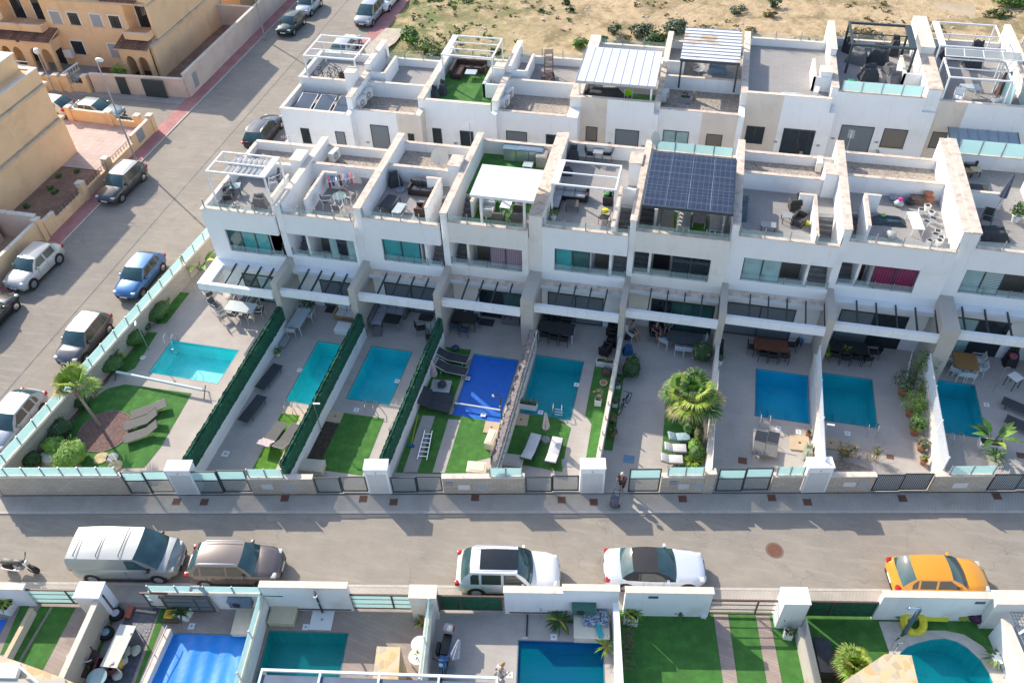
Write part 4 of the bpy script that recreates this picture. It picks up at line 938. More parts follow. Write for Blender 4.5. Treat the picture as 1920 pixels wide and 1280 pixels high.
win(r, 6.5, 0, .1, .9, 2.0, mat('teal_door',(.16,.25,.26),.5), 'door'); b = MB(); b.box(8.5,-.1,3.,9.7,20,3.15,YELLD); b.build('ledge', r)
patch('gravel_yard', [(-47.1,61.2),(-43.2,60.6),(-43.2,72.5),(-46.9,72.5)], .03, SOIL)
patch('dark_yard', [(-53.9,58.4),(-47.4,58.4),(-47.4,62.3),(-53.9,62.3)], .03, mat('brown_paving',(.17,.07,.05),.9,.2,3))
patch('grey_yard', [(-66,57.6),(-53.95,57.6),(-53.95,62.3),(-66,62.3)], .03, TILEG)
open_wall('ochre front wall with openwork at the top left', (-52.2,57.9), (-56.7,57.5), 1.35, [0.2,2.0,2.9,4.3], [(.5,1.8)], YELLOW)
open_wall('ochre front wall at the left edge of the cross street', (-56.8,57.5), (-70,56.8), 1.35, [3.,6.], [], YELLOW)
r = root('balustrade_steps', 'white balustrade and steps before the ochre porch', 'stairs', (-55.9,58.4,0), R(60))
b = MB()
for k in range(9): b.lathe(.1+k*.26,0,[(.03,.2+k*.07),(.06,.32+k*.07),(.03,.5+k*.07),(.05,.62+k*.07)],WPLAS,8)
b.build('balusters', r); b = MB(); b.bar((0,0,.72),(2.3,0,1.3),.18,.1,WPLAS); b.build('handrail', r); b = MB(); b.bar((0,0,.12),(2.3,0,.75),.2,.14,YELLOW); b.build('stringer', r)
b = MB()
for k in range(5): b.box(.1+k*.3,-1.4,-.0,1.9,-.15,.1+.13*k,mat('step_stone',(.42,.40,.38),.9))
b.build('steps', r)
# ---------------------------------------------------------------- street lamps
def lamp_post(h=8.6):
    r = root('street_lamp', '', 'street lamp'); b = MB(); b.cyl(0,0,0,h,.075,GREYM,r1=.045,n=8); b.build('pole', r)
    b = MB(); b.cyl(0,0,0,.5,.1,GREYM,n=8); b.build('base', r)
    b = MB(); b.lathe(0,0,[(.02,-.35),(.13,-.25),(.16,0),(.12,.2),(.03,.32)],WPLAS,10,T=Matrix.Translation((.3,0,h))@Matrix.Rotation(R(90),4,'Y')); b.build('lamp_head', r)
    b = MB(); b.tube([(0,0,h-.03),(.3,0,h+.02)],.035,GREYM); b.build('arm', r); return r
put('lamp', lamp_post, (*at(258,308),0), 0, 'tall street lamp by the dark grey estate car', 'street lamps along the side road')
put('lamp', lamp_post, (*q('1',1480,222),0), 0, 'tall street lamp by the dark green car at the top', 'street lamps along the side road')
def globe():
    r = root('globe_lamp', 'white globe lamp on a pole before the ochre terrace', 'street lamp'); b = MB(); b.cyl(0,0,0,3.8,.05,GREYM,n=8); b.build('pole', r)
    b = MB(); b.lathe(0,0,[(.02,3.7),(.2,3.82),(.28,4.02),(.2,4.22),(.02,4.3)],WPLAS,12); b.build('globe', r); return r
put('globe', globe, (-55.2,56.9,0), 0, 'white globe lamp on a pole before the ochre terrace')
def gardlamp():
    r = root('garden_lamp', '', 'lamp'); b = MB(); b.cyl(0,0,0,2.3,.025,GREYM,n=6); b.build('pole', r)
    b = MB(); b.box(-.02,-.04,2.26,.35,.04,2.32,WMET); b.build('lamp_head', r); return r
put('glamp', gardlamp, (-17.45,25.6,0), R(10), 'slim garden lamp leaning over the green screen by the pool', 'slim garden lamps')
put('glamp', gardlamp, (8.6,29.4,0), R(0), 'slim garden lamp at the white lattice between the pools', 'slim garden lamps')
put('glamp', gardlamp, (-30.2,29.5,0), R(-60), 'slim garden lamp on the side wall of the corner garden', 'slim garden lamps')
# ---------------------------------------------------------------- south side: plots, walls, gates
DS = [sp('s1',545,545,1.6)[0], sp('s1',1470,490,1.6)[0], 0., sp('s2',1610,480,1.6)[0], sp('s3',740,530,1.6)[0], sp('s3',1800,560,1.6)[0]]
def tw(s): return (s+3.)*.0155+.18   # the street wall drifts slightly from the plot grid
def plot(s0, s1, holes, m, name='garden_paving'):
    b = MB(); b.sheet([ss(s0,-14),ss(s1,-14),ss(s1,tw(s1)+.14),ss(s0,tw(s0)+.14)], holes, 0., m); return struct(name, b)
plot(DS[0]-22, DS[0], [srect(SP0)], WOODT); plot(DS[0], DS[1], [srect(SP1)], WOODT); plot(DS[1], DS[2], [srect(SP2)], WOODT)
plot(DS[2], DS[3], [srect(SP3)], TILE); plot(DS[3], DS[4], [], TURF, 'lawn'); plot(DS[4], DS[5]+.3, [CIRC], TURF, 'lawn'); plot(DS[5]+.3, DS[5]+14, [], TILE)
def sroot(name, label, cat, s, t, rz=0., group=None, z=0.): return root(name, label, cat, (*ss(s,t), z), SA+rz, group)
def sx(px, z=1.75): return rot2((at(px,1108,z)[0]-SO[0], at(px,1108,z)[1]-SO[1]), -SA)[0]
WT = R(.9)
def swall(p0, p1, label, h=1.75, m=WHITE, cap=COPEW, glass=None, slots=()):
    s0, s1 = sx(p0), sx(p1); r = sroot('garden_wall', label, 'garden wall', s0, tw(s0), WT, 'street walls of the south gardens'); L = s1-s0
    b = MB(); b.box(0,-.12,-.2,L,.12,h,m); b.build('masonry', r); c = MB(); c.box(-.03,-.16,h,L+.03,.17,h+.06,cap); c.build('capping', r)
    if glass: balustrade(r, .05, L-.05, 0, h+.06, .5, glass, FROST, GREYM, .52, 'frosted_screen')
    for x in slots: b = MB(); b.box(x,-.14,h-.45,x+.42,-.121,h-.27,mat('vent_grille',(.10,.12,.18),.5)); b.build('wall_vent', r)
    b = MB(); b.box(.2,-.16,.12,L-.1,-.121,.18,BROWNM) if p0 in (488,945,1170,1655) else None
    if b.v: b.build('gate_rail', r)
    return r
swall(-160,34,'cream garden wall at the lower left edge',1.5)
swall(268,488,'tan garden wall with a frosted glass screen behind the brown car',1.25,CREAM,COPEW,4)
swall(488,652,'white garden wall behind the green pump box and black shower post',2.05)
swall(945,1055,'white garden wall with a water tap, behind the white estate car',1.9)
swall(1055,1160,'taller white garden wall behind the cushioned storage box',2.15)
swall(1172,1335,'white garden wall behind the large dark lawn',2.05, slots=(1.,))
swall(1650,1858,'white garden wall behind the round pool and yellow ring',2.0, slots=(3.9,))
def spillar(p0, p1, label, dep=.75, h=2.15, m=WHITE):
    s0, s1 = sx(p0,h), sx(p1,h); r = sroot('gate_pillar', label, 'pillar', s0, tw(s0), WT, 'gate pillars of the south gardens')
    b = MB(); b.box(0,-dep+.15,-.2,s1-s0,.15,h,m); b.build('body', r); c = MB(); c.box(-.03,-dep+.12,h,s1-s0+.03,.18,h+.05,COPEW if m is CREAM else WHITE); c.build('cap', r)
    b = MB(); b.box(s1-s0,-dep+.35,.3,s1-s0+.05,-dep+.42,h-.15,BROWNM); b.build('gate_track', r); return r
spillar(143,190,'broad white gate pillar left of the open gateway', .75, 1.75)
spillar(768,818,'cream gate pillar above the green leafed pot and divider', .6, 1.9, m=CREAM)
spillar(1466,1514,'white gate pillar above the grey lattice divider', .75)
spillar(1860,1925,'cream gate pillar at the lower right edge', .6, m=CREAM)
def sgate(p0, p1, label, fill, n=2, h=1.35, slats=2, z0=.12, t=-.02, rise=1.35):
    s0, s1 = sx(p0, 1.3), sx(p1, 1.3); L = s1-s0; r = sroot('sliding_gate', label, 'gate', s0, tw(s0)+t, WT, 'brown framed gates of the south gardens'); f = .07
    b = MB(); b.box(0,-.03,z0,f,.03,h,BROWNM); b.box(L-f,-.03,z0,L,.03,h,BROWNM); b.box(-.1,-.035,h-f,L+.1,.035,h+.02,BROWNM); b.box(0,-.03,z0,L,.03,z0+f,BROWNM)
    xm = L*(.34 if n < 0 else .68); b.box(xm-f/2,-.03,z0+f,xm+f/2,.03,h-f,BROWNM); b.build('frame', r)
    b = MB(); 
    for k in range(1, slats+1): z = z0+(h-z0)*k/(slats+1); b.box(f,-.02,z-.015,L-f,.02,z+.015,BROWNM)
    if slats: b.build('rails', r)
    for a, c_ in ((f,xm-f/2),(xm+f/2,L-f)): b = MB(); b.box(a,-.008,z0+f,c_,.008,h-f,fill); b.build('panel', r)
    return r
sgate(36,160,'brown framed gate with frosted panels, left of the broad white pillar', FROST)
sgate(268,312,'short brown gate leaf with frosted panel beside the open gateway', FROST, t=-.1)
sgate(306,395,'brown framed frosted gate behind the white square planter', FROSTG, t=-.3)
sgate(655,772,'brown framed gate with frosted panels, above the grey tiled yard', FROST)
sgate(822,942,'brown gate filled with green mesh, behind the blue scooter', HEDGE, -2, slats=0)
sgate(1330,1462,'brown gate with two rails and clear openings, above the timber strips', glassy('pale_gap',(.7,.65,.6),.12), 2)
sgate(1516,1645,'brown gate filled with green mesh, above the lawn by the lattice', HEDGE, -2, slats=0)
def sdiv(s0, t0, s1, t1, label, h=1.5, m=CREAM, top=None, cap=COPEW, th=.1):
    a = Vector(ss(s0,t0)); d = Vector(ss(s1,t1))-a; L = d.length
    r = root('dividing_wall', label, 'garden wall', (*a,0), math.atan2(d.y,d.x), 'walls between the south gardens')
    b = MB(); b.box(0,-th,-.2,L,th,h,m); b.build('masonry', r)
    if cap: c = MB(); c.box(-.02,-th-.03,h,L,th+.03,h+.05,cap); c.build('capping', r)
    if top == 'glass': balustrade(r, .05, L, 0, h+.05, .55, max(2,int(L/1.6)), FROST, WPLAS, .6, 'frosted_screen')
    if top == 'rods':
        b = MB(); b.tube([(0,0,h+.35),(L,0,h+.35)],.02,WMET)
        for k in range(int(L/.9)): b.tube([(.4+k*.9,0,h),(.4+k*.9,0,h+.35)],.018,DARKM)
        b.build('rail', r)
    if top == 'lattice':
        b = MB(); n = int(L/.1)
        z0, z1 = h+.05, h+.95; dd = z1-z0
        for k in range(int((L+dd)/.12)+1):
            for sg in (0,1):
                a_ = -dd+k*.12; lo, hi = max(a_,0), min(a_+dd, L)
                if hi <= lo: continue
                za, zb_ = z0+lo-a_, z0+hi-a_
                if sg: za, zb_ = z1-(lo-a_), z1-(hi-a_)
                b.bar((lo,.006*sg,za),(hi,.006*sg,zb_),.018,.012,GREYM)
        b.build('lattice', r)
    return r
sdiv(DS[0],-.4,DS[0]-.15,-8,'cream wall between the lawn strips and the barbecue yard',1.55,mat('sand_render',(.52,.42,.31),.9,.06,1.5,.1))
e0 = sp('s1',175,600,.5); e1 = sp('s1',20,890,.5); sdiv(e0[0],e0[1],e1[0],e1[1],'thin tan wall between the two turf strips at the lower left',.45,CREAM,None,mat('tan_cap',(.62,.48,.30),.8),.07)
e0 = sp('s1',940,700,.6); e1 = sp('s1',800,1010,.6); sdiv(e0[0],e0[1],e1[0],e1[1],'low pale kerb wall with a white rail beside the crumpled blue cover',.3,CREAM,'rods',COPEW,.07)
sdiv(DS[1],-.05,DS[1]+.05,-9,'dividing wall topped with frosted glass, left of the green pool',1.1,WHITE,'glass',COPEW)
sdiv(DS[2],-.2,DS[2]+.1,-9,'dividing wall with a slim frosted screen, left of the scooter',1.35,CREAM,'glass',COPEW,.12)
sdiv(DS[3],-.05,DS[3]+.1,-9,'white dividing wall left of the big lawn with the climber at its foot',1.6,WHITE,None,WHITE,.1)
sdiv(DS[4],-.5,DS[4]+.1,-9,'dark dividing wall with a grey lattice on top',.9,GREIGE,'lattice',None,.1)
sdiv(DS[5],-.2,DS[5]+.25,-9,'white dividing wall right of the round pool',1.5,WHITE,None,COPEW,.14)
def spatch(name, pts, z, m):
    b = MB(); b.sheet(pts, [], z, m); return struct(name, b)
def SG(k, *p): return [q(k, p[i], p[i+1]) for i in range(0, len(p), 2)]
STRIPW = bricks('timber_strip', (.46,.36,.30),(.38,.29,.24),(.27,.2,.17), .9,.14, ms=.006, bump=.1, var=.15, rot=R(10))
spatch('lawn', SG('s1',230,588,285,590,100,900,60,880,45,860), .012, TURF); spatch('lawn', SG('s1',300,590,425,597,240,945,115,900), .013, TURF)
spatch('lawn', SG('s1',120,575,170,580,20,860,0,860), .012, TURF)
spatch('lawn', SG('s1',640,590,680,580,600,760,500,990,330,1010,470,700), .012, TURF)
spatch('lawn', SG('s1',905,600,935,600,930,650,780,1020,760,1020), .012, TURF)
spatch('tarpaulin', SG('s1',740,592,905,596,860,690,740,1020,560,1020,640,830,690,690), .02, mat('crinkled_tarpaulin',(.075,.085,.11),.45,.35,6,1.0,bs=9))
spatch('timber_path', SG('s3',275,592,352,594,405,965,328,965), .014, STRIPW); spatch('timber_path', SG('s3',500,603,572,606,640,965,560,965), .014, STRIPW)
b = MB(); b.sheet(CSUR, [CIRC], .02, mat('pale_pool_stone',(.56,.52,.46),.85,.12,3,.2)); struct('pool_surround', b)
spatch('stone_path', SG('s3',1150,635,1290,635,1270,700,1225,750,1206,798), .016, MATS['pale_pool_stone'])
# pergola roof and stone topped walls at the bottom edge
CRAZY = cells('crazy_paving', [(.62,.42,.20),(.54,.39,.23),(.60,.50,.33),(.66,.50,.26),(.52,.43,.32)], 3.0, .85, (.60,.50,.36), .3, .03)
CRAZYD = cells('stone_cladding', [(.42,.30,.15),(.30,.23,.15),(.50,.38,.2),(.34,.28,.2)], 4.5, .85, (.25,.19,.12), .6, .05)
def stone_pier(k, pts, z, label, m2=CRAZYD, low=0.):
    P = [q(k, pts[i], pts[i+1], z) for i in range(0, len(pts), 2)]; r = root('stone_wall', label, 'wall', (*P[0],0)); P = [(p[0]-P[0][0], p[1]-P[0][1]) for p in P]
    b = MB(); b.prism(P, -.2, z-.08, m2); b.build('cladding', r); b = MB(); b.prism(P, z-.08, z, CRAZY); b.build('top_slabs', r); return r
stone_pier('s2',(310,788,438,793,425,995,270,1100),2.4,'stone clad wall top of golden slabs beside the green pool')
stone_pier('s3',(1185,805,1325,812,1372,1010,900,1040,960,955),2.6,'broad wall top of golden stone left of the round pool')
stone_pier('s1',(0,865,120,905,340,985,420,1020,0,1020),2.3,'stone band edging the white roof at the lower left')
r = root('flat_roof', 'white and grey flat roof corner at the lower left edge', 'roof', (*q('s1',0,905,2.6),0)); o_ = r.location
pt = [q('s1',x,y,2.6) for x,y in ((-200,900),(112,908),(85,990),(-200,985))]; b = MB(); b.prism([(p[0]-o_.x,p[1]-o_.y) for p in pt],2.35,2.6,WHITE); b.build('slab', r)
pt = [q('s1',x,y,2.6) for x,y in ((-200,985),(360,992),(360,1060),(-200,1060))]; b = MB(); b.prism([(p[0]-o_.x,p[1]-o_.y) for p in pt],2.3,2.5,GREIGE); b.build('fascia', r)
b = MB(); p0, p1 = q('s1',108,925,2.8), q('s1',215,1020,2.8); b.tube([(p0[0]-o_.x,p0[1]-o_.y,2.8),(p1[0]-o_.x,p1[1]-o_.y,2.8)],.05,WMET); b.build('drain_pipe', r)
pa, pb = sp('s1',1470,935,2.9), sp('s2',970,965,2.9)
r = sroot('pergola', 'white framed pergola with blue-grey awning panels at the bottom edge', 'pergola', pa[0], pa[1]); L = pb[0]-pa[0]
b = MB(); b.box(0,-.1,2.8,L,.0,2.9,WMET); b.build('front_beam', r)
AW = mat('blue_grey_awning', (.10,.13,.19), .7, .15, 2)
for k in range(5):
    a = L*k/4.; b = MB(); b.box(min(a,L-.08),-3.5,2.8,min(a,L-.08)+.08,-.1,2.9,WMET); b.build('rafter', r)
    if k < 4: b = MB(); b.box(a+.08,-3.5,2.78,L*(k+1)/4.,-.22,2.8,AW); b.build('awning', r)
for a in (.02,L-.1): b = MB(); b.box(a,-.1,0,a+.08,0,2.8,WMET); b.build('post', r)
# ---------------------------------------------------------------- vehicles
def paint(name, col, metal=.0, rough=.28): return mat('paint_'+name, col, rough, .02, 2, metal=metal, coat=.8)
CARG = mat('car_glass', (.035,.085,.09), .05, .35, 1.6, spec=.9)  # teal of the reflected sky is put into the base colour
CARGL = mat('car_side_glass', (.05,.055,.05), .08, .2, 1.2, spec=.8)
RED = mat('rear_lamp_red', (.45,.02,.02), .2, .05, 4); LAMP = mat('clear_lamp', (.60,.62,.62), .12, .1, 9); PLATE = mat('plate_white', (.8,.8,.78), .4, .02, 4)
def wheel(parent, x, y, rad, wd, rim=CHROME):
    s = 1 if y > 0 else -1; T = Matrix.Translation((x,y,rad))@Matrix.Rotation(R(90),4,'X')
    b = MB(); b.lathe(0,0,[(rad*.62,-wd/2),(rad*.93,-wd/2),(rad,-wd*.3),(rad,wd*.3),(rad*.93,wd/2),(rad*.62,wd/2)],RUBBER,20,T); w_ = b.build('wheel', parent)
    b = MB(); b.cyl(0,0,-wd*.42,wd*.42,rad*.62,GPLAS,n=18,T=T)
    zf = -s*wd*.46
    for k in range(5):
        a = 2*pi*k/5; b.bar((0.02*cos(a),.02*sin(a),zf),(rad*.58*cos(a),rad*.58*sin(a),zf),.07,.03,rim,T=T)
    b.lathe(0,0,[(rad*.56,zf-.012),(rad*.64,zf-.012),(rad*.64,zf+.012),(rad*.56,zf+.012)],rim,18,T); b.cyl(0,0,zf-.02,zf+.02,rad*.14,rim,n=10,T=T); b.build('rim', w_)
def car(label, cat='car', L=4.3, W=1.78, H=1.5, P=None, kind='hatch', roofm=None, cabin=None, belt=.92, hood=.95, tail=None, wb=None, rad=.32, roofw=.60, rails=False, glass_roof=False, name='parked_car', grey_low=True, hood2=.72):
    """forward is +x. body lofted from cross-sections, separate greenhouse, wheels, lamps"""
    r = root(name, label, cat, group='cars parked along the kerbs' if cat == 'car' else None)
    hw = W/2; zb = .22; hl = L/2; wb = wb or L*.6
    xa, xb, xc, xd = cabin or (L*.21, L*.05, -L*.30, -L*.46)   # windscreen base, roof front, roof rear, rear glass base
    tailz = tail if tail else belt+.06
    # stations along the length: x, low z, shoulder z, centre top z, half width
    st = [(-hl,.45,.62,.70,hw*.74),(-hl+.05,.30,.80,tailz-.05,hw*.86),(-hl+.25,.24,belt-.02,tailz,hw*.95),(xd+.05 if xd > -hl+.4 else -hl+.5,.22,belt,tailz+.0,hw*.99),
          (-wb/2,.22,belt,belt+.05,hw),(0,.2,belt-.03,belt+.02,hw),(wb/2-.35,.22,belt-.05,belt+.0,hw),(xa+.02,.22,belt-.06,hood,hw*.99),((xa+hl)/2,.24,belt-.12,hood-.04,hw*.97),(hl-.35,.26,hood2+.02,hood-.13,hw*.90),(hl-.1,.30,hood2-.08,hood2+.03,hw*.78),(hl,.40,.55,.60,hw*.62)]
    b = MB(); vs = []; 
    def sec(x, zl, zs, zt, w_):
        h = [(w_*.90,zl),(w_*.985,zl+.12),(w_,(zl+zs)/2),(w_*.975,zs-.02),(w_*.90,zs+.5*(zt-zs)*.6+.02),(w_*.62,zt-.01),(w_*.3,zt+.012),(0,zt+.02)]
        return [(x,-y,z) for y,z in h]+[(x,y,z) for y,z in h[-2::-1]]
    for s_ in st: vs += sec(*s_)
    n = 15; fs = []
    for i in range(len(st)-1):
        for j in range(n-1): fs.append((i*n+j, i*n+j+1, (i+1)*n+j+1, (i+1)*n+j))
    fs.append(tuple(range(n))); fs.append(tuple((len(st)-1)*n+j for j in range(n-1,-1,-1)))
    fs += [(i*n, (i+1)*n, (i+1)*n+n-1, i*n+n-1) for i in range(len(st)-1)]
    b.add(vs, [f_[::-1] for f_ in fs], P, True)
    body = b.build('body', r, angle=55)
    # sills, bumpers
    b = MB(); dk = GPLAS if grey_low else P
    b.box(-wb/2+rad+.05,-hw-.004,.2,wb/2-rad-.05,-hw+.03,.32,BLACK); b.box(-wb/2+rad+.05,hw-.03,.2,wb/2-rad-.05,hw+.004,.32,BLACK); b.build('sill', r)
    b = MB(); b.box(hl-.1,-hw*.55,.36,hl+.012,hw*.55,.52,BLACK); b.box(hl-.14,-hw*.42,.58,hl-.02,hw*.42,.68,BLACK); b.build('grille', r)
    b = MB(); b.box(-hl-.012,-hw*.6,.30,-hl+.1,hw*.6,.42,BLACK); b.build('rear_bumper', r)
    for xx in (hl+.012,-hl-.012): b = MB(); b.box(xx-.008,-.26,.44,xx+.008,.26,.55,PLATE); b.build('number_plate', r)
    # greenhouse: central strip over windscreen, roof, rear glass
    ru = hw*roofw*1.18; rw = hw*.90; zr = H
    prof = [(xa,hood+.0,rw),((xa*.5+xb*.5)+.04,hood+(zr-hood)*.56,(rw+ru)/2),(xb,zr-.03,ru),((xb*.75+xc*.25),zr+.0,ru*1.02),((xb+xc)/2,zr+.01,ru*1.02),((xb*.2+xc*.8),zr-.01,ru),(xc,zr-.05,ru*.97),((xc+xd)/2-.05,tailz+(zr-tailz)*.52,(ru+rw)/2*.96),(xd,tailz+.0,rw*.93)]
    m = 9
    def row(x, z, w_, bul): 
        out = []
        for j in range(m):
            t = -1+2*j/(m-1); out.append((x+bul*(1-t*t), w_*t, z-(.05 if bul == 0 else .02)*t*t*1.0))
        return out
    bul = [.12,.10,.05,0,0,0,-.02,-.05,-.06]; rows = [row(*p, bu) for p, bu in zip(prof, bul)]
    def strip(i0, i1, mt, nm, y0=0, y1=m-1, lift=0.):
        bb = MB(); vv = [(x,y,z+lift) for rr in rows[i0:i1+1] for (x,y,z) in rr[y0:y1+1]]; k = y1-y0+1
        bb.add(vv, [(i*k+j,(i+1)*k+j,(i+1)*k+j+1,i*k+j+1)[::-1] for i in range(i1-i0) for j in range(k-1)], mt, True); return bb.build(nm, r, angle=70)
    strip(0,2,CARG,'windscreen'); rf = strip(2,6,roofm or P,'roof'); strip(6,8,CARG if kind != 'van' else P,'rear_window')
    if glass_roof: strip(2,5,mat('dark_roof_glass',(.015,.02,.025),.25,.1,3),'glass_roof',1,m-2,.012)
    # sides
    for s in (-1,1):
        edge = [rr[0 if s < 0 else -1] for rr in rows]
        low = [(x, s*hw*.955, belt-.03) for (x,_,_) in edge]
        bb = MB(); vv = edge+low; k = len(edge); f_ = [(j, j+1, k+j+1, k+j) for j in range(k-1)]
        bb.add(vv, f_ if s > 0 else [q_[::-1] for q_ in f_], P if kind != 'soft' else (roofm or P), True); sd = bb.build('side_pillars', r, angle=50)
        def sidept(x, f):
            xs = [e_[0] for e_ in edge]
            for j in range(k-1):
                if xs[j] >= x >= xs[j+1] or j == k-2:
                    t = (xs[j]-x)/(xs[j]-xs[j+1]) if xs[j] != xs[j+1] else 0; t = min(max(t,0),1)
                    e1 = Vector(edge[j]).lerp(Vector(edge[j+1]), t); l1 = Vector(low[j]).lerp(Vector(low[j+1]), t); p = l1.lerp(e1, f); p.y += s*.012; return p
        cuts = {'hatch':[(xb+.42,xb-.55),(xb-.66,xc+.22),(xc+.12,xc-.12)],'suv':[(xb+.42,xb-.6),(xb-.72,xb-1.6),(xb-1.72,xc+.0)],'sedan':[(xb+.38,xb-.6),(xb-.72,xc+.02)],'soft':[(xb+.38,xb-.75),(xb-.85,xc+.3)],'van':[(xb+.5,xb-.45)]}[kind]
        for ci, (c0, c1) in enumerate(cuts):
            top = .86; pts = []
            nn = 4
            for t in range(nn+1):
                x = c0+(c1-c0)*t/nn; xt = min(x, xb-.02) if ci == 0 else x
                pts.append(sidept(x, .10))
            for t in range(nn,-1,-1):
                x = c0+(c1-c0)*t/nn; f = top
                if x > xb: f = max(.12, top*(1-(x-xb)/(xa-xb)*1.15))
                if x < xc+.1: f = max(.3, top*(1-(xc+.1-x)/(abs(xc-xd)+.1)))
                pts.append(sidept(x, f))
            bb = MB(); bb.add(pts, [tuple(range(len(pts)))[::1 if s < 0 else -1]], CARGL if kind != 'van' else CARG); bb.build('side_window', r)
        # mirror, handles, lamps
        bb = MB(); bb.rbox(xa-.42,s*(hw+.03)-.09,belt-.0,xa-.28,s*(hw+.03)+.11,belt+.14,P if kind not in ('van',) else BLACK,.03); bb.bar((xa-.35,s*hw*.92,belt+.04),(xa-.35,s*(hw+.03),belt+.06),.05,.04,BLACK); bb.build('mirror', r)
        bb = MB(); 
        for x in (xb-.45, xb-1.35)[:1 if kind in ('van','soft') else 2]: bb.box(x,s*(hw+.0)-.014,belt-.15,x+.16,s*(hw+.0)+.014,belt-.12,CHROME if False else P)
        bb.build('door_handle', r)
        bb = MB(); bb.rbox(hl-.40,s*hw*.70-.15,hood2-.08,hl-.11,s*hw*.70+.13,hood2+.045,LAMP,.05); bb.build('headlight', r)
        bb = MB(); bb.rbox(-hl+.0,s*hw*.80-.10,belt-.24,-hl+.24,s*hw*.80+.12,belt+.0,RED,.04); bb.build('tail_light', r)
        for x in (-wb/2+.0, wb/2+.05):
            T = Matrix.Translation((x,s*(hw-.012),rad))@Matrix.Rotation(R(90),4,'X'); bb = MB(); bb.cyl(0,0,-.02,.02,rad+.055,BLACK,n=24,T=T); bb.build('wheel_arch', r)
            wheel(r, x, s*(hw-.09), rad, .2)
        if rails: bb = MB(); bb.tube([(xb-.1,s*ru*.92,zr+.03),(xb-.25,s*ru*.95,zr+.08),(xc+.3,s*ru*.95,zr+.07),(xc+.1,s*ru*.92,zr+.0)],.018,CHROME); bb.build('roof_rail', r)
    bb = MB(); bb.bar((xa+.02,-.5,hood+.03),(xa-.22,.05,hood+.16),.02,.015,BLACK); bb.bar((xa+.02,.15,hood+.03),(xa-.22,.65,hood+.15),.02,.015,BLACK); bb.build('wiper', r)
    # panel gaps
    bb = MB()
    for s in (-1,1):
        for x in (xb+.28, xb-.62, xb-1.55)[:2 if kind in ('soft','van') else 3]: bb.box(x-.006,s*hw*.995-.006,.32,x+.006,s*hw*.995+.006,belt-.06,BLACK)
    bb.build('door_seam', r)
    return r
def setcar(r, k, x, y, ang, z=RZD, back=None):
    p = q(k, x, y, z+.5) if k else at(x, y, z+.5); r.location = (*p, z); r.rotation_euler = (0,0,R(ang)); return r
ROADANG = math.degrees(WT+SA)
PW = paint('white',(.78,.78,.77)); PBR = paint('taupe',(.15,.125,.115),.4); PDG = paint('dark_grey',(.055,.06,.065),.2)
setcar(car('white estate car with glass roof panels parked in the middle of the main road', L=4.75, W=1.92, H=1.72, P=PW, kind='suv', belt=1.02, hood=1.04, hood2=.82, rad=.37, glass_roof=True, cabin=(1.05,.45,-1.65,-2.1), rails=True, tail=1.08), None, 953,1074, ROADANG)
c_ = car('white convertible with a black fabric roof parked on the main road', L=4.6, W=1.8, H=1.38, P=paint('pearl',(.66,.70,.76),.1), kind='soft', roofm=mat('soft_top',(.035,.035,.04),.9,.1,9), belt=.88, hood=.90, rad=.33, cabin=(.85,.05,-1.05,-1.55), tail=.96)
setcar(c_, None, 1227,1066, ROADANG)
setcar(car('orange hatchback parked at the right of the main road', L=4.25, W=1.74, H=1.48, P=paint('orange',(.76,.33,.025),.05), kind='hatch', cabin=(.95,.2,-1.35,-1.85), rad=.3, tail=.98), None, 1757,1083, ROADANG)
setcar(car('taupe compact car with ribbed roof parked before the silver van', L=4.35, W=1.8, H=1.6, P=PBR, kind='hatch', cabin=(1.0,.45,-1.55,-2.0), belt=1.0, hood=1.02, hood2=.8, rails=True, rad=.33, tail=1.02), None, 445,1060, ROADANG)
van = car('silver panel van with roof bars parked on the main road', 'van', L=5.0, W=1.95, H=1.98, P=paint('van_silver',(.36,.38,.375),.3), kind='van', cabin=(1.75,.85,-2.3,-2.47), belt=1.12, hood=1.14, hood2=.86, rad=.34, roofw=.74, name='panel_van', tail=1.3, wb=3.1)
setcar(van, None, 246,1048, ROADANG)
for x in (-1.9,-.85,.2): b = MB(); b.tube([(x,-.76,1.97),(x,-.74,2.05),(x,.74,2.05),(x,.76,1.97)],.02,BLACK); b.build('roof_bar', van)
side = 90-0.0
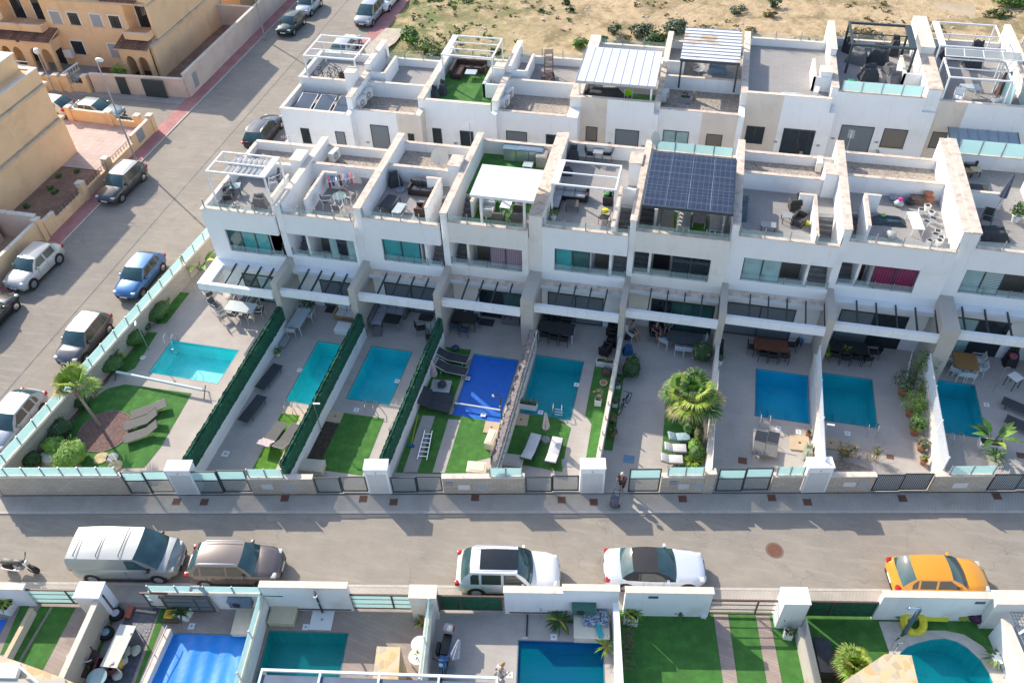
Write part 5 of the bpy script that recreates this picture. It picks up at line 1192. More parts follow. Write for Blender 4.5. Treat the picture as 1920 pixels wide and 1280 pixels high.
for spec in [
 (dict(label='dark grey estate car under the tall lamp, by the red pavement', L=4.6, W=1.8, H=1.55, P=PDG, kind='suv', roofm=mat('pale_roof',(.45,.46,.46),.3,.03), cabin=(.9,.2,-1.75,-2.15), rails=True), 229,345, -92),
 (dict(label='pale off-road style car with black wheels by the red pavement', L=4.35, W=1.82, H=1.6, P=paint('pearl_grey',(.50,.50,.47),.1), kind='suv', cabin=(.9,.25,-1.45,-2.0), rad=.37, belt=1.02, hood=1.04, hood2=.82), 65,502, -92),
 (dict(label='blue hatchback parked beside the frosted glass wall', L=4.2, W=1.78, H=1.5, P=paint('blue',(.035,.16,.38),.3), kind='hatch'), 263,518, -89),
 (dict(label='grey car with silver roof parked beside the palm garden wall', L=4.1, W=1.75, H=1.55, P=paint('steel',(.10,.105,.12),.4), kind='hatch', roofm=paint('silver_roof',(.38,.40,.42),.3), cabin=(.9,.3,-1.4,-1.9)), 158,636, -89),
 (dict(label='silver car at the left edge below the other parked cars', L=4.2, W=1.78, H=1.52, P=paint('ice',(.34,.38,.44),.3), kind='hatch'), 26,790, -89),
 (dict(label='black car cut by the left edge on the side road', L=4.3, W=1.78, H=1.45, P=paint('black',(.02,.021,.024),.1), kind='sedan', cabin=(.9,.1,-1.0,-1.7)), -20,594, 91),
 (dict(label='black saloon parked behind the glass wall of the back row', L=4.7, W=1.82, H=1.5, P=paint('navy',(.012,.02,.04),.2), kind='suv', cabin=(.95,.1,-1.7,-2.2), rails=True), 495,247, 93),
 (dict(label='dark green small car beside the second street lamp', L=3.9, W=1.68, H=1.48, P=paint('green',(.01,.035,.03),.2), kind='hatch'), 546,46, -91),
 (dict(label='pale blue small car behind the dark green one at the top', L=3.8, W=1.66, H=1.5, P=paint('sky',(.38,.46,.52),.2), kind='hatch'), 579,11, -91),
 (dict(label='silver people carrier at the pink pavement near the top', L=4.6, W=1.85, H=1.68, P=paint('mercury',(.33,.36,.40),.3), kind='suv', cabin=(1.3,.3,-1.85,-2.2)), 693,27, -91),
 (dict(label='white car behind the silver people carrier at the top edge', L=4.1, W=1.75, H=1.45, P=PW, kind='hatch'), 724,2, -91),
 (dict(label='silver coupe seen through the white pergola of the back row', L=4.4, W=1.8, H=1.4, P=paint('coupe',(.40,.42,.45),.3), kind='sedan', cabin=(.8,.1,-1.2,-1.8)), 648,88, 89),
 (dict(label='dark blue car partly hidden behind the end pergola', L=4.3, W=1.78, H=1.48, P=paint('deep_blue',(.03,.06,.09),.3), kind='hatch'), 606,118, 89),
 (dict(label='grey-blue saloon parked in the cross street by the ochre piers', L=4.6, W=1.8, H=1.45, P=paint('ice_blue',(.33,.41,.42),.3), kind='sedan', cabin=(.9,.1,-1.2,-1.8)), 184,209, -2),
 (dict(label='white saloon at the left of the grey-blue one in the cross street', L=4.3, W=1.78, H=1.45, P=paint('white_two',(.72,.72,.72)), kind='hatch'), 92,200, 178)]:
    d_, x, y, a = spec; setcar(car(**d_), None, x, y, a)
# motorbike and scooter
def motorbike(label, body, loc, rz, lean=R(0), scooter=False, case=False):
    r = root('motorbike' if not scooter else 'scooter', label, 'motorbike' if not scooter else 'scooter', (*loc, RZD if not scooter else 0), rz)
    for x in (-.65,.68):
        w_ = MB(); T = Matrix.Translation((x,0,.3))@Matrix.Rotation(R(90),4,'X'); w_.lathe(0,0,[(.22,-.05),(.28,-.055),(.3,0),(.28,.055),(.22,.05)],RUBBER,18,T); o = w_.build('wheel', r)
        w_ = MB(); w_.lathe(0,0,[(.02,-.03),(.04,0),(.02,.03)],CHROME,8,T)
        for k in range(8): w_.bar((.03*cos(k*pi/4),.03*sin(k*pi/4),0),(.23*cos(k*pi/4),.23*sin(k*pi/4),0),.012,.012,CHROME,T=T)
        w_.build('rim', o)
    b = MB(); b.tube([(.68,.09,.3),(.5,.09,.8),(.42,.08,.95)],.022,CHROME); b.tube([(.68,-.09,.3),(.5,-.09,.8),(.42,-.08,.95)],.022,CHROME); b.build('fork', r)
    b = MB(); b.tube([(.36,-.34,1.02),(.44,-.2,1.0),(.46,0,.98),(.44,.2,1.0),(.36,.34,1.02)],.018,BLACK); b.tube([(.42,-.3,1.0),(.45,-.34,1.18)],.01,BLACK); b.tube([(.42,.3,1.0),(.45,.34,1.18)],.01,BLACK); b.rbox(.43,-.38,1.15,.47,-.28,1.22,BLACK,.02); b.rbox(.43,.28,1.15,.47,.38,1.22,BLACK,.02); b.build('handlebar', r)
    b = MB(); b.rbox(-.15,-.13,.72,.38,.13,.94,body,.08) if not scooter else b.rbox(.3,-.2,.35,.55,.2,1.0,body,.1)
    if scooter: b.rbox(-.95,-.2,.4,.3,.2,.72,body,.12); b.rbox(-.1,-.19,.22,.45,.19,.36,BLACK,.04)
    b.build('fairing', r)
    b = MB(); b.rbox(-.75,-.14 if not scooter else -.2,.76,-.1,.14 if not scooter else .2,.86,BLACK,.05) if not scooter else b.rbox(-.9,-.19,.72,.05,.19,.84,BLACK,.06); b.build('seat', r)
    b = MB(); b.rbox(-.2,-.14,.28,.22,.14,.66,GREYM,.06); b.tube([(.1,-.16,.35),(-.3,-.17,.3),(-.85,-.18,.4)],.04,CHROME); b.build('engine', r)
    b = MB(); b.bar((.62,0,.62),(.3,0,.5),.06,.04,body); b.bar((.85,0,.58),(.5,0,.66),.1,.03,body); b.bar((-.9,0,.62),(-.4,0,.6),.14,.03,BLACK); b.build('mudguard', r)
    b = MB(); b.rbox(.5,-.09,.82,.62,.09,.98,LAMP,.04); b.build('headlight', r)
    if case:
        b = MB(); b.rbox(-1.22,-.24,.86,-.80,.24,1.2,GPLAS,.12); o = b.build('top_case', r); b = MB(); b.rbox(-1.16,-.27,.92,-.92,-.2,1.12,RED,.03); b.rbox(-1.16,.2,.92,-.92,.27,1.12,RED,.03); b.build('reflector', o)
        b = MB(); b.rbox(-.55,-.42,.35,-.0,-.22,.75,BLACK,.08); b.build('side_case', r)
    return r
motorbike('black motorbike parked at the kerb at the lower left', BLACK, at(44,1070,RZD), R(4))
motorbike('blue scooter with red and grey top case in the tiled yard', paint('scooter_blue',(.02,.12,.32)), q('s2',680,850,.4), R(-86), scooter=True, case=True)
# ---------------------------------------------------------------- dry field beyond the back row
FIELD, nt_, b_ = nodes('dry_field'); N = nt_.nodes.new; Lk = nt_.links.new
tc = N('ShaderNodeTexCoord')
def ramp_(src, c0, c1, p0, p1):
    r_ = N('ShaderNodeValToRGB'); r_.color_ramp.elements[0].position = p0; r_.color_ramp.elements[1].position = p1; r_.color_ramp.elements[0].color = (*c0,1); r_.color_ramp.elements[1].color = (*c1,1); Lk(src, r_.inputs[0]); return r_.outputs[0]
def noise_(sc_, det=8, rg=.6):
    n_ = N('ShaderNodeTexNoise'); n_.inputs['Scale'].default_value = sc_; n_.inputs['Detail'].default_value = det; n_.inputs['Roughness'].default_value = rg; Lk(tc.outputs['Object'], n_.inputs['Vector']); return n_.outputs[0]
base = ramp_(noise_(.9,10,.7), (.40,.285,.155), (.60,.44,.26), .35, .62)
dry = N('ShaderNodeMix'); dry.data_type = 'RGBA'; dry.inputs[7].default_value = (.25,.19,.09,1); Lk(ramp_(noise_(.22,9,.72),(0,0,0),(1,1,1),.50,.60), dry.inputs[0]); Lk(base, dry.inputs[6])
d2 = N('ShaderNodeMix'); d2.data_type = 'RGBA'; d2.inputs[7].default_value = (.13,.12,.055,1); Lk(ramp_(noise_(1.6,6,.8),(0,0,0),(1,1,1),.58,.66), d2.inputs[0]); Lk(dry.outputs[2], d2.inputs[6])
sp_ = N('ShaderNodeSeparateXYZ'); Lk(tc.outputs['Object'], sp_.inputs[0]); mr = N('ShaderNodeMapRange'); mr.inputs[1].default_value = -27; mr.inputs[2].default_value = -12; mr.inputs[3].default_value = 1; mr.inputs[4].default_value = 0; Lk(sp_.outputs[0], mr.inputs[0])
mu = N('ShaderNodeMath'); mu.operation = 'MULTIPLY'; Lk(mr.outputs[0], mu.inputs[0]); Lk(ramp_(noise_(.5,9,.7),(0,0,0),(1,1,1),.42,.56), mu.inputs[1])
d3 = N('ShaderNodeMix'); d3.data_type = 'RGBA'; d3.inputs[7].default_value = (.15,.18,.05,1); Lk(mu.outputs[0], d3.inputs[0]); Lk(d2.outputs[2], d3.inputs[6])
Lk(d3.outputs[2], b_.inputs['Base Color']); b_.inputs['Roughness'].default_value = .95
bp = N('ShaderNodeBump'); bp.inputs['Strength'].default_value = .9; bp.inputs['Distance'].default_value = .15; Lk(noise_(2.5,8,.7), bp.inputs['Height']); Lk(bp.outputs[0], b_.inputs['Normal'])
b = MB(); rnd = random.Random(3); nx, ny = 90, 60; vs = []
from mathutils import noise as mn
for j in range(ny+1):
    for i in range(nx+1):
        x = -30.3+i*90/nx; y = 63+(j/ny)**1.5*140
        vs.append((x, y, (.0 if i == 0 else .05)+.35*mn.noise(Vector((x*.12,y*.12,0)))*(1 if i > 1 else .2)+.14*mn.noise(Vector((x*.6,y*.6,3)))-.05))
b.add(vs, [(j*(nx+1)+i, j*(nx+1)+i+1, (j+1)*(nx+1)+i+1, (j+1)*(nx+1)+i) for j in range(ny) for i in range(nx)], FIELD, True); struct('field', b)
def gz(x, y): return .05+.35*mn.noise(Vector((x*.12,y*.12,0)))+.14*mn.noise(Vector((x*.6,y*.6,3)))-.05
patch('concrete_slab', [q('2',x,y) for x,y in ((700,195),(830,200),(760,290),(590,400),(560,330))], .22, mat('old_concrete',(.50,.42,.33),.9,.15,1.5,.2))
# foliage helpers
def leafm(name, c, v=.35, c2=None): return mat(name, c, .65, v, 7, 0, col2=c2, thr=(.45,.6), grime=3)
L_DK = leafm('leaf_dark', (.030,.075,.018)); L_MD = leafm('leaf_mid', (.055,.13,.022)); L_LT = leafm('leaf_light', (.15,.29,.035)); L_YG = leafm('leaf_yellow_green', (.28,.36,.035)); L_OL = leafm('leaf_olive', (.20,.185,.075)); L_DRY = leafm('leaf_dry', (.32,.23,.11)); L_PU = leafm('leaf_purple', (.07,.02,.07)); L_GY = leafm('leaf_grey_green', (.14,.19,.13)); L_STRAW = leafm('leaf_straw', (.34,.27,.12)); BARK = mat('bark', (.22,.16,.11), .95, .3, 8, .8); PBARK = mat('palm_bark', (.36,.29,.22), .95, .25, 10, .8)
def cloud(b, c, rad, n, size, mats, rnd, shell=.55, flat=1.):
    """many small leaf faces spread through an ellipsoid, clumped"""
    cl = [Vector((rnd.gauss(0,1),rnd.gauss(0,1),rnd.gauss(0,1))).normalized()*rnd.uniform(shell,1) for _ in range(max(3,n//14))]
    for i in range(n):
        k = rnd.choice(cl); d = k+Vector((rnd.gauss(0,.16),rnd.gauss(0,.16),rnd.gauss(0,.16)))
        p = Vector((c[0]+d.x*rad[0], c[1]+d.y*rad[1], c[2]+d.z*rad[2]))
        nn = (Vector((d.x,d.y,d.z*1.2))+Vector((rnd.gauss(0,.5),rnd.gauss(0,.5),rnd.gauss(.4,.5)))).normalized(); a = nn.orthogonal().normalized(); bb = nn.cross(a)
        th = rnd.uniform(0,6.28); a, bb = a*cos(th)+bb*sin(th), bb*cos(th)-a*sin(th); s = size*rnd.uniform(.6,1.35)
        b.add([p-a*s, p-bb*s*.5, p+a*s, p+bb*s*.5], [(0,1,2,3)], mats[(hash((round(k.x*50),round(k.y*50)))+ (rnd.random() < .3)) % len(mats)])
def blade(b, p, az, L, w_, rise, droop, m, n=5, fold=.0):
    """one arching leaf"""
    P = Vector(p); vs = []; d = Vector((cos(az),sin(az),0)); s_ = Vector((-sin(az),cos(az),0))
    for i in range(n+1):
        t = i/n; c_ = P+d*L*t*cos(rise*(1-t*.3))+Vector((0,0,L*(sin(rise)*t-droop*t*t))); ww = w_*(sin(pi*min(.98,t*.85+.12)))**.7*(1-.75*t**3)
        vs += [c_-s_*ww/2+Vector((0,0,fold*ww)), c_, c_+s_*ww/2+Vector((0,0,fold*ww))]
    b.add(vs, [(i*3+j, (i+1)*3+j, (i+1)*3+j+1, i*3+j+1) for i in range(n) for j in (0,1)], m, True)
def fan_palm(name, label, loc, H, n, Lp, fr, mats, seed, old=.2, tilt=0., tr=.16):
    rnd = random.Random(seed); r = root(name, label, 'palm tree', (*loc,0))
    b = MB(); b.tube([(0,0,0),(tilt*.4,0,H*.35),(tilt*.8,0,H*.7),(tilt,0,H)],tr,PBARK,10,tr*.75); 
    for k in range(26): a = k*2.4; z = H*.72+k*H*.28/26; b.bar((tilt*.9+tr*.7*cos(a),tr*.7*sin(a),z),(tilt*.9+(tr+.12)*cos(a),(tr+.12)*sin(a),z+.15),.07,.03,BARK)
    b.build('trunk', r)
    b = MB()
    for i in range(n):
        az = i*2.39996+rnd.uniform(-.2,.2); t = i/n; el = R(80-t*88)+rnd.uniform(-.25,.25); L = Lp*rnd.uniform(.7,1.15)*(.7+.4*t)
        m = mats[-1] if t > 1-old and rnd.random() < .6 else mats[rnd.randrange(len(mats)-1)]
        d = Vector((cos(az)*cos(el),sin(az)*cos(el),sin(el))); o = Vector((tilt,0,H)); p1 = o+d*L*.55; tip = p1+(d+Vector((0,0,-.12))).normalized()*L*.45
        b.tube([o,o+d*L*.3,p1,tip],.022,L_YG,4,.012)
        s_ = d.cross(Vector((0,0,1))); s_ = s_.normalized() if s_.length > .1 else Vector((1,0,0)); up = s_.cross(d).normalized(); R_ = fr*rnd.uniform(.75,1.15); ns = 30; sp_a = rnd.uniform(95,125)
        for k in range(ns):   # ribs of the fan
            a = R(-sp_a+2*sp_a*k/(ns-1))+rnd.gauss(0,.03); dd = (d*cos(a)+s_*sin(a)).normalized(); ll = R_*(1-.18*abs(a)/2.2)
            q1 = p1+dd*ll*.55+up*(.04+.16*abs(sin(a))*ll); q2 = p1+dd*ll*.85+up*(.1*abs(sin(a))*ll)-Vector((0,0,.06*ll)); q3 = p1+dd*ll*rnd.uniform(1.,1.15)-Vector((0,0,rnd.uniform(.15,.38)*ll))
            wv = dd.cross(up).normalized()
            b.add([p1, q1-wv*ll*.055, q1+wv*ll*.055, q2-wv*ll*.026, q2+wv*ll*.026, q3], [(0,1,2),(1,3,4,2)], m if k%4 else mats[1]); b.add([q2-wv*ll*.026, q2+wv*ll*.026, q3], [(0,2,1)], L_STRAW if k%3 else m)
    b.build('crown', r); return r
fan_palm('fan_palm','big bright green fan palm beside the party wall in the long paved drive', at(1300,748,2.4), 2.4, 23, 1.75, .95, [L_LT,L_LT,L_MD,L_YG,L_STRAW], 4, .16, -.1, .2)
fan_palm('fan_palm','young yellow-green palm with bare trunk on the corner lawn', q('g1',445,895), 3.1, 10, 1.25, .8, [L_LT,L_YG,L_YG,L_STRAW], 12, .45, -.28, .09)
# desert plants: the few big ones as things, the small tufts as ground cover
def shrub(name, label, loc, rad, n, size, mats, seed, group=None, stem=True, cat='shrub', z=0.):
    rnd = random.Random(seed); r = root(name, label, cat, (*loc, z), 0, group); b = MB(); 
    for k in range(max(2,int(rad[0]*3))): a = rnd.uniform(0,6.28); q_ = rnd.uniform(0,.6) if k else 0; cloud(b,(rad[0]*q_*cos(a),rad[1]*q_*sin(a),rad[2]*rnd.uniform(.75,1.05)),(rad[0]*(.65 if k else .8),rad[1]*(.65 if k else .8),rad[2]*.8),n//max(2,int(rad[0]*3)),size,mats,rnd)
    if cat == 'shrub' and name != 'field_bush':
        k_ = 12; vs = []
        for i in range(k_+1):
            for j in range(18): p = Vector((sin(pi*i/k_)*cos(j*pi/9),sin(pi*i/k_)*sin(j*pi/9),-cos(pi*i/k_))); q_ = .80+.22*mn.noise(p*3+Vector((seed,0,0))); vs.append((p.x*rad[0]*q_,p.y*rad[1]*q_,max(0,rad[2]*.85+p.z*rad[2]*.8*q_)))
        b.add(vs, [(i*18+j,i*18+(j+1)%18,(i+1)*18+(j+1)%18,(i+1)*18+j) for i in range(k_) for j in range(18)], mats[0], True)
    b.build('foliage', r)
    if stem:
        b = MB()
        for k in range(4): a = k*1.6; b.tube([(0,0,0),(rad[0]*.25*cos(a),rad[1]*.25*sin(a),rad[2]*.6),(rad[0]*.45*cos(a),rad[1]*.45*sin(a),rad[2]*1.1)],.03,BARK,5,.012)
        b.build('stem', r)
    return r
for i, (k, x, y, rx, ry, h, ms, lab) in enumerate([('2',850,270,1.6,1.8,.7,[L_MD,L_LT],'large green bush at the near left of the dry field'),('2',950,330,1.8,1.2,.6,[L_LT,L_OL],'light green bush behind the second back terrace'),('2',1010,375,1.3,.8,.5,[L_MD,L_OL],'green shrub against the back terrace with gravel below'),
  ('2',1420,375,1.2,.7,.5,[L_MD,L_DK],'green shrub seen under the white pergola of the turf terrace'),('3',200,370,1.2,1.,.7,[L_MD,L_LT],'green bush left of the ribbed white roof'),('3',355,360,.9,.8,.5,[L_MD,L_DK],'green bush behind the party wall of the ribbed roof'),
  ('3',680,260,2.0,1.6,.7,[L_DK,L_GY],'wide dark green bush behind the ribbed white roof'),('3',800,330,1.8,1.5,.7,[L_DK,L_MD],'dark green bush beside the louvred roof'),('3',930,250,1.9,1.9,.8,[L_DK,L_GY],'tall grey-green bush touching the louvred roof'),('3',530,320,1.3,1.,.4,[L_OL,L_DRY],'brown dry bush in front of the wide dark green one'),('3',465,250,.9,.9,.7,[L_DK,L_GY],'small dark bush left of the wide one'),
  ('3',1415,95,1.3,.9,.4,[L_GY,L_OL],'grey low bush in the middle of the dry field'),('3',1680,55,1.,.8,.6,[L_DK,L_MD],'dark green bush alone near the top of the field'),('3',1660,120,1.2,.8,.35,[L_OL,L_DRY],'brown low bush below the lone dark one'),('3',1510,250,1.1,.8,.35,[L_OL,L_DRY],'brown bush right of the louvred roof'),
  ('4',660,300,2.2,.9,.45,[L_OL,L_DRY],'long brown bush under the anthracite pergola'),('4',1830,60,2.8,1.6,.6,[L_MD,L_LT],'green thicket at the top right corner'),('4',1700,120,1.8,1.,.4,[L_OL,L_MD],'olive bush at the upper right'),('4',230,400,.9,.6,.5,[L_LT,L_YG],'bright green shrub behind the empty grey terrace'),('2',1850,30,.7,.5,.35,[L_DK,L_MD],'small dark bush at the top near the middle'),('3',90,35,.6,.5,.35,[L_DK,L_MD],'little dark shrub at the top beside its twin'),('3',118,95,.6,.5,.35,[L_MD,L_DK],'little green shrub below its twin at the top')]):
    p = q(k,x,y); shrub('field_bush', lab, p, (rx*.8,ry*.8,h), int(260*rx*ry)+80, .13, ms, 50+i, 'bushes in the dry field', z=gz(*p)-.05)
b = MB(); rnd = random.Random(11)
for i in range(1500):
    x = rnd.uniform(-29.5,40); y = 63+rnd.random()**1.2*36
    d = mn.noise(Vector((x*.16,y*.16,7))); d2_ = mn.noise(Vector((x*.05,y*.09,1)))
    green = x < -20+rnd.uniform(-3,4) and y < 86 and rnd.random() < .8
    if not green and (d < .08 or rnd.random() < .2): continue
    s = rnd.uniform(.12,.42)*(1.4 if green else 1)*(1+.5*d2_); ms = ([L_MD,L_LT] if rnd.random() < .7 else [L_OL,L_MD]) if green else ([L_OL,L_DRY] if rnd.random() < .75 else [L_GY,L_OL])
    if rnd.random() < .05: ms = [L_DK,L_MD]
    cloud(b, (x,y,gz(x,y)+s*.3), (s*1.3,s*1.1,s*.6), int(26+50*s), .085+.05*s, ms, rnd, .3)
tag(b.build('field_scrub'), 'dry tufts and green weeds scattered over the sandy field', 'scrub', kind='stuff')
# stones
b = MB()
for i in range(260):
    x = rnd.uniform(-29,40); y = 63+rnd.random()*34; s = rnd.uniform(.06,.2); z = gz(x,y)
    b.lathe(x,y,[(.02,z-.05),(s,z),(s*.7,z+s*.5),(.02,z+s*.6)],mat('field_stone',(.55,.50,.44),.9,.2,4),6)
tag(b.build('field_stones'), 'pale stones scattered over the sandy field', 'stones', kind='stuff')
# ---------------------------------------------------------------- planting of the corner garden
for i, (x, y, rx, ry, h, ms, lab) in enumerate([(700,385,.75,.95,.62,[L_MD,L_DK],'clipped round shrub farthest along the side wall bed'),(590,505,.72,.68,.6,[L_MD,L_DK],'clipped round shrub left of the pool'),(485,620,.85,.8,.6,[L_MD,L_DK],'clipped shrub beside the end of the pool roller'),
  (360,790,.5,.5,.45,[L_DK,L_MD],'small dark shrub behind the young palm'),(265,905,.72,.68,.55,[L_DK,L_GY],'grey-green round shrub left of the gravel circle'),(240,985,.75,.55,.55,[L_LT,L_MD],'bright shrub behind the big bright one'),(310,1030,.85,1.05,.75,[L_LT,L_LT],'largest bright green clipped shrub by the street wall'),(140,1045,.62,.5,.5,[L_DK,L_MD],'dark shrub in the wall corner'),(735,335,.3,.3,.4,[L_YG,L_LT],'small yellow-green plant at the end of the bed'),(650,455,.28,.28,.25,[L_MD,L_DK],'low little plant between two clipped shrubs'),(540,585,.3,.2,.3,[L_YG,L_LT],'yellow-green sprig between the shrubs and the pool')]):
    shrub('clipped_shrub', lab, q('g1',x,y,h*.8), (rx*1.12,ry*1.12,h), int(1900*rx*ry)+200, .055, ms, 90+i, 'shrubs in the corner garden bed')
r = root('boulder', 'pale flat boulder between the shrubs by the street wall', 'rock', (*q('g1',215,1050),0)); b = MB()
b.prism([(-.55,-.2),(.4,-.35),(.62,.1),(.3,.38),(-.35,.25)],0,.32,mat('pale_rock',(.62,.60,.54),.9,.12,3,.5)); b.build('boulder', r)
def bigleaf(name, label, loc, n, L, w_, m1, m2, seed, pot=None, h0=.3, cat='plant', z=0., group=None, rise=1.15, droop=.35, bs=1):
    rnd = random.Random(seed); r = root(name, label, cat, (*loc,z), 0, group); b = MB()
    for i in range(n):
        az = i*2.4+rnd.uniform(-.3,.3); t = i/n; ri = rise-t*.55; p = (.08*cos(az),.08*sin(az),h0)
        if bs: top = Vector(p)+Vector((cos(az)*L*.25,sin(az)*L*.25,L*.45)); b.tube([p,top],.018,L_MD,4); p = top
        blade(b,p,az,L*rnd.uniform(.75,1.1),w_,ri-.2,droop,[m1,m2][i%2] if rnd.random() < .85 else L_YG,6,.15)
    b.build('foliage', r)
    if pot: potm(pot, r)
    return r
def potm(kind, r):
    b = MB()
    if kind[0] == 'sq':
        _, s, h, m, *l = kind; l = l[0] if l else s; b.box(-l/2,-s/2,0,l/2,s/2,h,m); b.build('planter', r); b = MB(); b.box(-l/2+.04,-s/2+.04,h-.03,l/2-.04,s/2-.04,h+.004,MATS.get('dark_soil') or SOIL); b.build('soil', r)
    else:
        _, s, h, m = kind; b.lathe(0,0,[(s*.68,0),(s*.95,h*.85),(s*1.05,h*.86),(s*1.05,h),(s*.9,h)],m,16); b.build('pot', r); b = MB(); b.cyl(0,0,h-.04,h-.02,s*.9,MATS.get('dark_soil') or SOIL,n=14); b.build('soil', r)
bigleaf('banana_plant','yellow-green banana plant at the left end of the corner house', q('5',130,905), 9, 1.5, .42, L_YG, L_LT, 21, None, .1)
bigleaf('bird_of_paradise','large-leaved green plant in a white planter by the pool at the right', q('g5',1090,925), 10, 1.05, .34, L_LT, L_MD, 22, ('sq',.5,.42,WPLAS,1.15), .35)
bigleaf('yucca','spiky green plant beside the white planter at the right', q('g5',1115,985), 34, .7, .055, L_LT, L_MD, 23, None, .2, bs=0, rise=1.2, droop=.6)
bigleaf('cycad','dark green cycad rosette by the white wall, above the deep blue pool', q('s2',1305,640,.4), 30, .62, .12, L_DK, L_MD, 24, ('rd',.2,.3,TERRA), .35, bs=0, rise=.5, droop=.25)
bigleaf('agave_plant','variegated agave in a white pot at the rim of the round pool', q('s3',1775,835,.2), 22, .6, .11, L_GY, L_MD, 25, ('rd',.25,.38,WPLAS), .35, bs=0, rise=.7, droop=.4)
bigleaf('potted_aloe','aloe in a terracotta pot beside the frosted divider', q('s2',563,665,.1), 13, .5, .08, L_MD, L_LT, 26, ('rd',.17,.28,TERRA), .25, bs=0, rise=1.25, droop=.2)
bigleaf('dracaena','yellow-green spiky plant at the corner of the deep blue pool', q('s2',1560,800,.1), 16, .62, .07, L_YG, L_LT, 27, ('rd',.16,.25,TERRA), .3, bs=0, rise=1.1, droop=.4)
bigleaf('potted_yucca','yucca in a white square planter by the vine covered wall', q('s2',1695,645,0), 30, .55, .06, L_LT, L_YG, 28, ('sq',.55,.5,WPLAS,.62), .55, bs=0, rise=1.1, droop=.5)
bigleaf('spider_plant','spreading green plant in a white square planter at the frosted gate', q('s1',1040,640,0), 34, .75, .05, L_MD, L_DK, 29, ('sq',.5,.45,WPLAS,.62), .45, bs=0, rise=1.0, droop=.5)
bigleaf('leafy_plant','bright leafy plant in a white planter at the lower left corner', q('s1',40,600,0), 26, .62, .13, L_YG, L_LT, 30, ('sq',.6,.5,WPLAS,.9), .5, bs=0, rise=1.0, droop=.35)
fan_palm('fan_palm','bright green fan palm behind the golden stone wall top', q('s3',1010,890,.5), .7, 20, .95, .62, [L_LT,L_YG,L_LT,L_MD], 31, .05, 0, .12)
shrub('purple_shrub','purple leaved shrub against the white wall by the round pool', q('s3',1685,612,.3), (.75,.4,.4), 420, .08, [L_PU,L_PU], 32)
shrub('leafy_shrub','small bright green shrub beside the purple one', q('s3',1598,600,.3), (.35,.3,.3), 160, .07, [L_YG,L_LT], 33)
r = root('dry_climber', 'bare brown climber sprawling down the white dividing wall', 'climber', (*q('s2',1650,700,.2),0)); b = MB(); rnd = random.Random(5)
for k in range(70):
    x, y = rnd.gauss(.1,.15), rnd.uniform(-1.6,1.1); b.tube([(x,y,rnd.uniform(0,.5)),(x+rnd.gauss(.15,.2),y+rnd.gauss(0,.2),rnd.uniform(.1,.6)),(x+rnd.gauss(.2,.25),y+rnd.gauss(0,.3),rnd.uniform(0,.5))],.016,BARK,4,.008)
b.build('twigs', r)
# planting in the north gardens
shrub('dark_shrub','dense round dark shrub at the left of the long paved drive', q('g4',245,490,.6), (.62,.75,.62), 900, .07, [L_DK,L_MD], 41)
for i, (k, x, y, rx, ry, h, ms, lab) in enumerate([('g4',560,830,.45,.5,.5,[L_MD,L_DK],'leafy shrub just below the big fan palm'),('g4',590,925,.45,.5,.45,[L_LT,L_MD],'bright leafed shrub beside the cushioned loungers'),('g4',640,700,.4,.7,.9,[L_DK,L_MD],'dark shrub behind the trunk of the big fan palm'),('g4',630,420,.7,.6,.9,[L_DK,L_OL],'dark tall shrub beside the outdoor table with white chairs'),('g4',610,860,.3,.5,.7,[L_OL,L_DK],'olive shrub leaning on the party wall'),('g4',600,960,.5,.5,.5,[L_MD,L_LT],'broad leafy shrub near the aloe clump'),('g4',535,800,.4,.35,.35,[L_LT,L_MD],'low bright shrub at the left edge of the palm bed')]):
    shrub('garden_shrub', lab, q(k,x,y,h*.6), (rx,ry,h), int(900*rx*ry)+150, .07, ms, 60+i, 'shrubs around the big fan palm')
bigleaf('aloe_clump','spiky bright green aloe clump at the end of the planting bed', q('g4',580,1000,.2), 46, .6, .07, L_LT, L_YG, 44, None, .12, bs=0, rise=1.2, droop=.5)
def potted(label, loc, ms, kind, rad, n=260, seed=0, size=.06, z=0., trunk=.0, name='potted_plant', group='potted plants in the gardens'):
    rnd = random.Random(seed); r = root(name, label, 'potted plant', (*loc,z), 0, group); potm(kind, r); b = MB(); h = kind[2]
    if trunk: t_ = MB(); t_.tube([(0,0,h-.05),(.03,0,h+trunk)],.025,BARK,6); t_.build('stem', r)
    cloud(b,(0,0,h+trunk+rad*.7),(rad,rad,rad*.85),n,size,ms,rnd); cloud(b,(rad*.3,0,h+trunk+rad*.3),(rad*.6,rad*.6,rad*.4),n//3,size,ms,rnd); b.build('foliage', r); return r
TP = ('rd',.24,.36,TERRA)
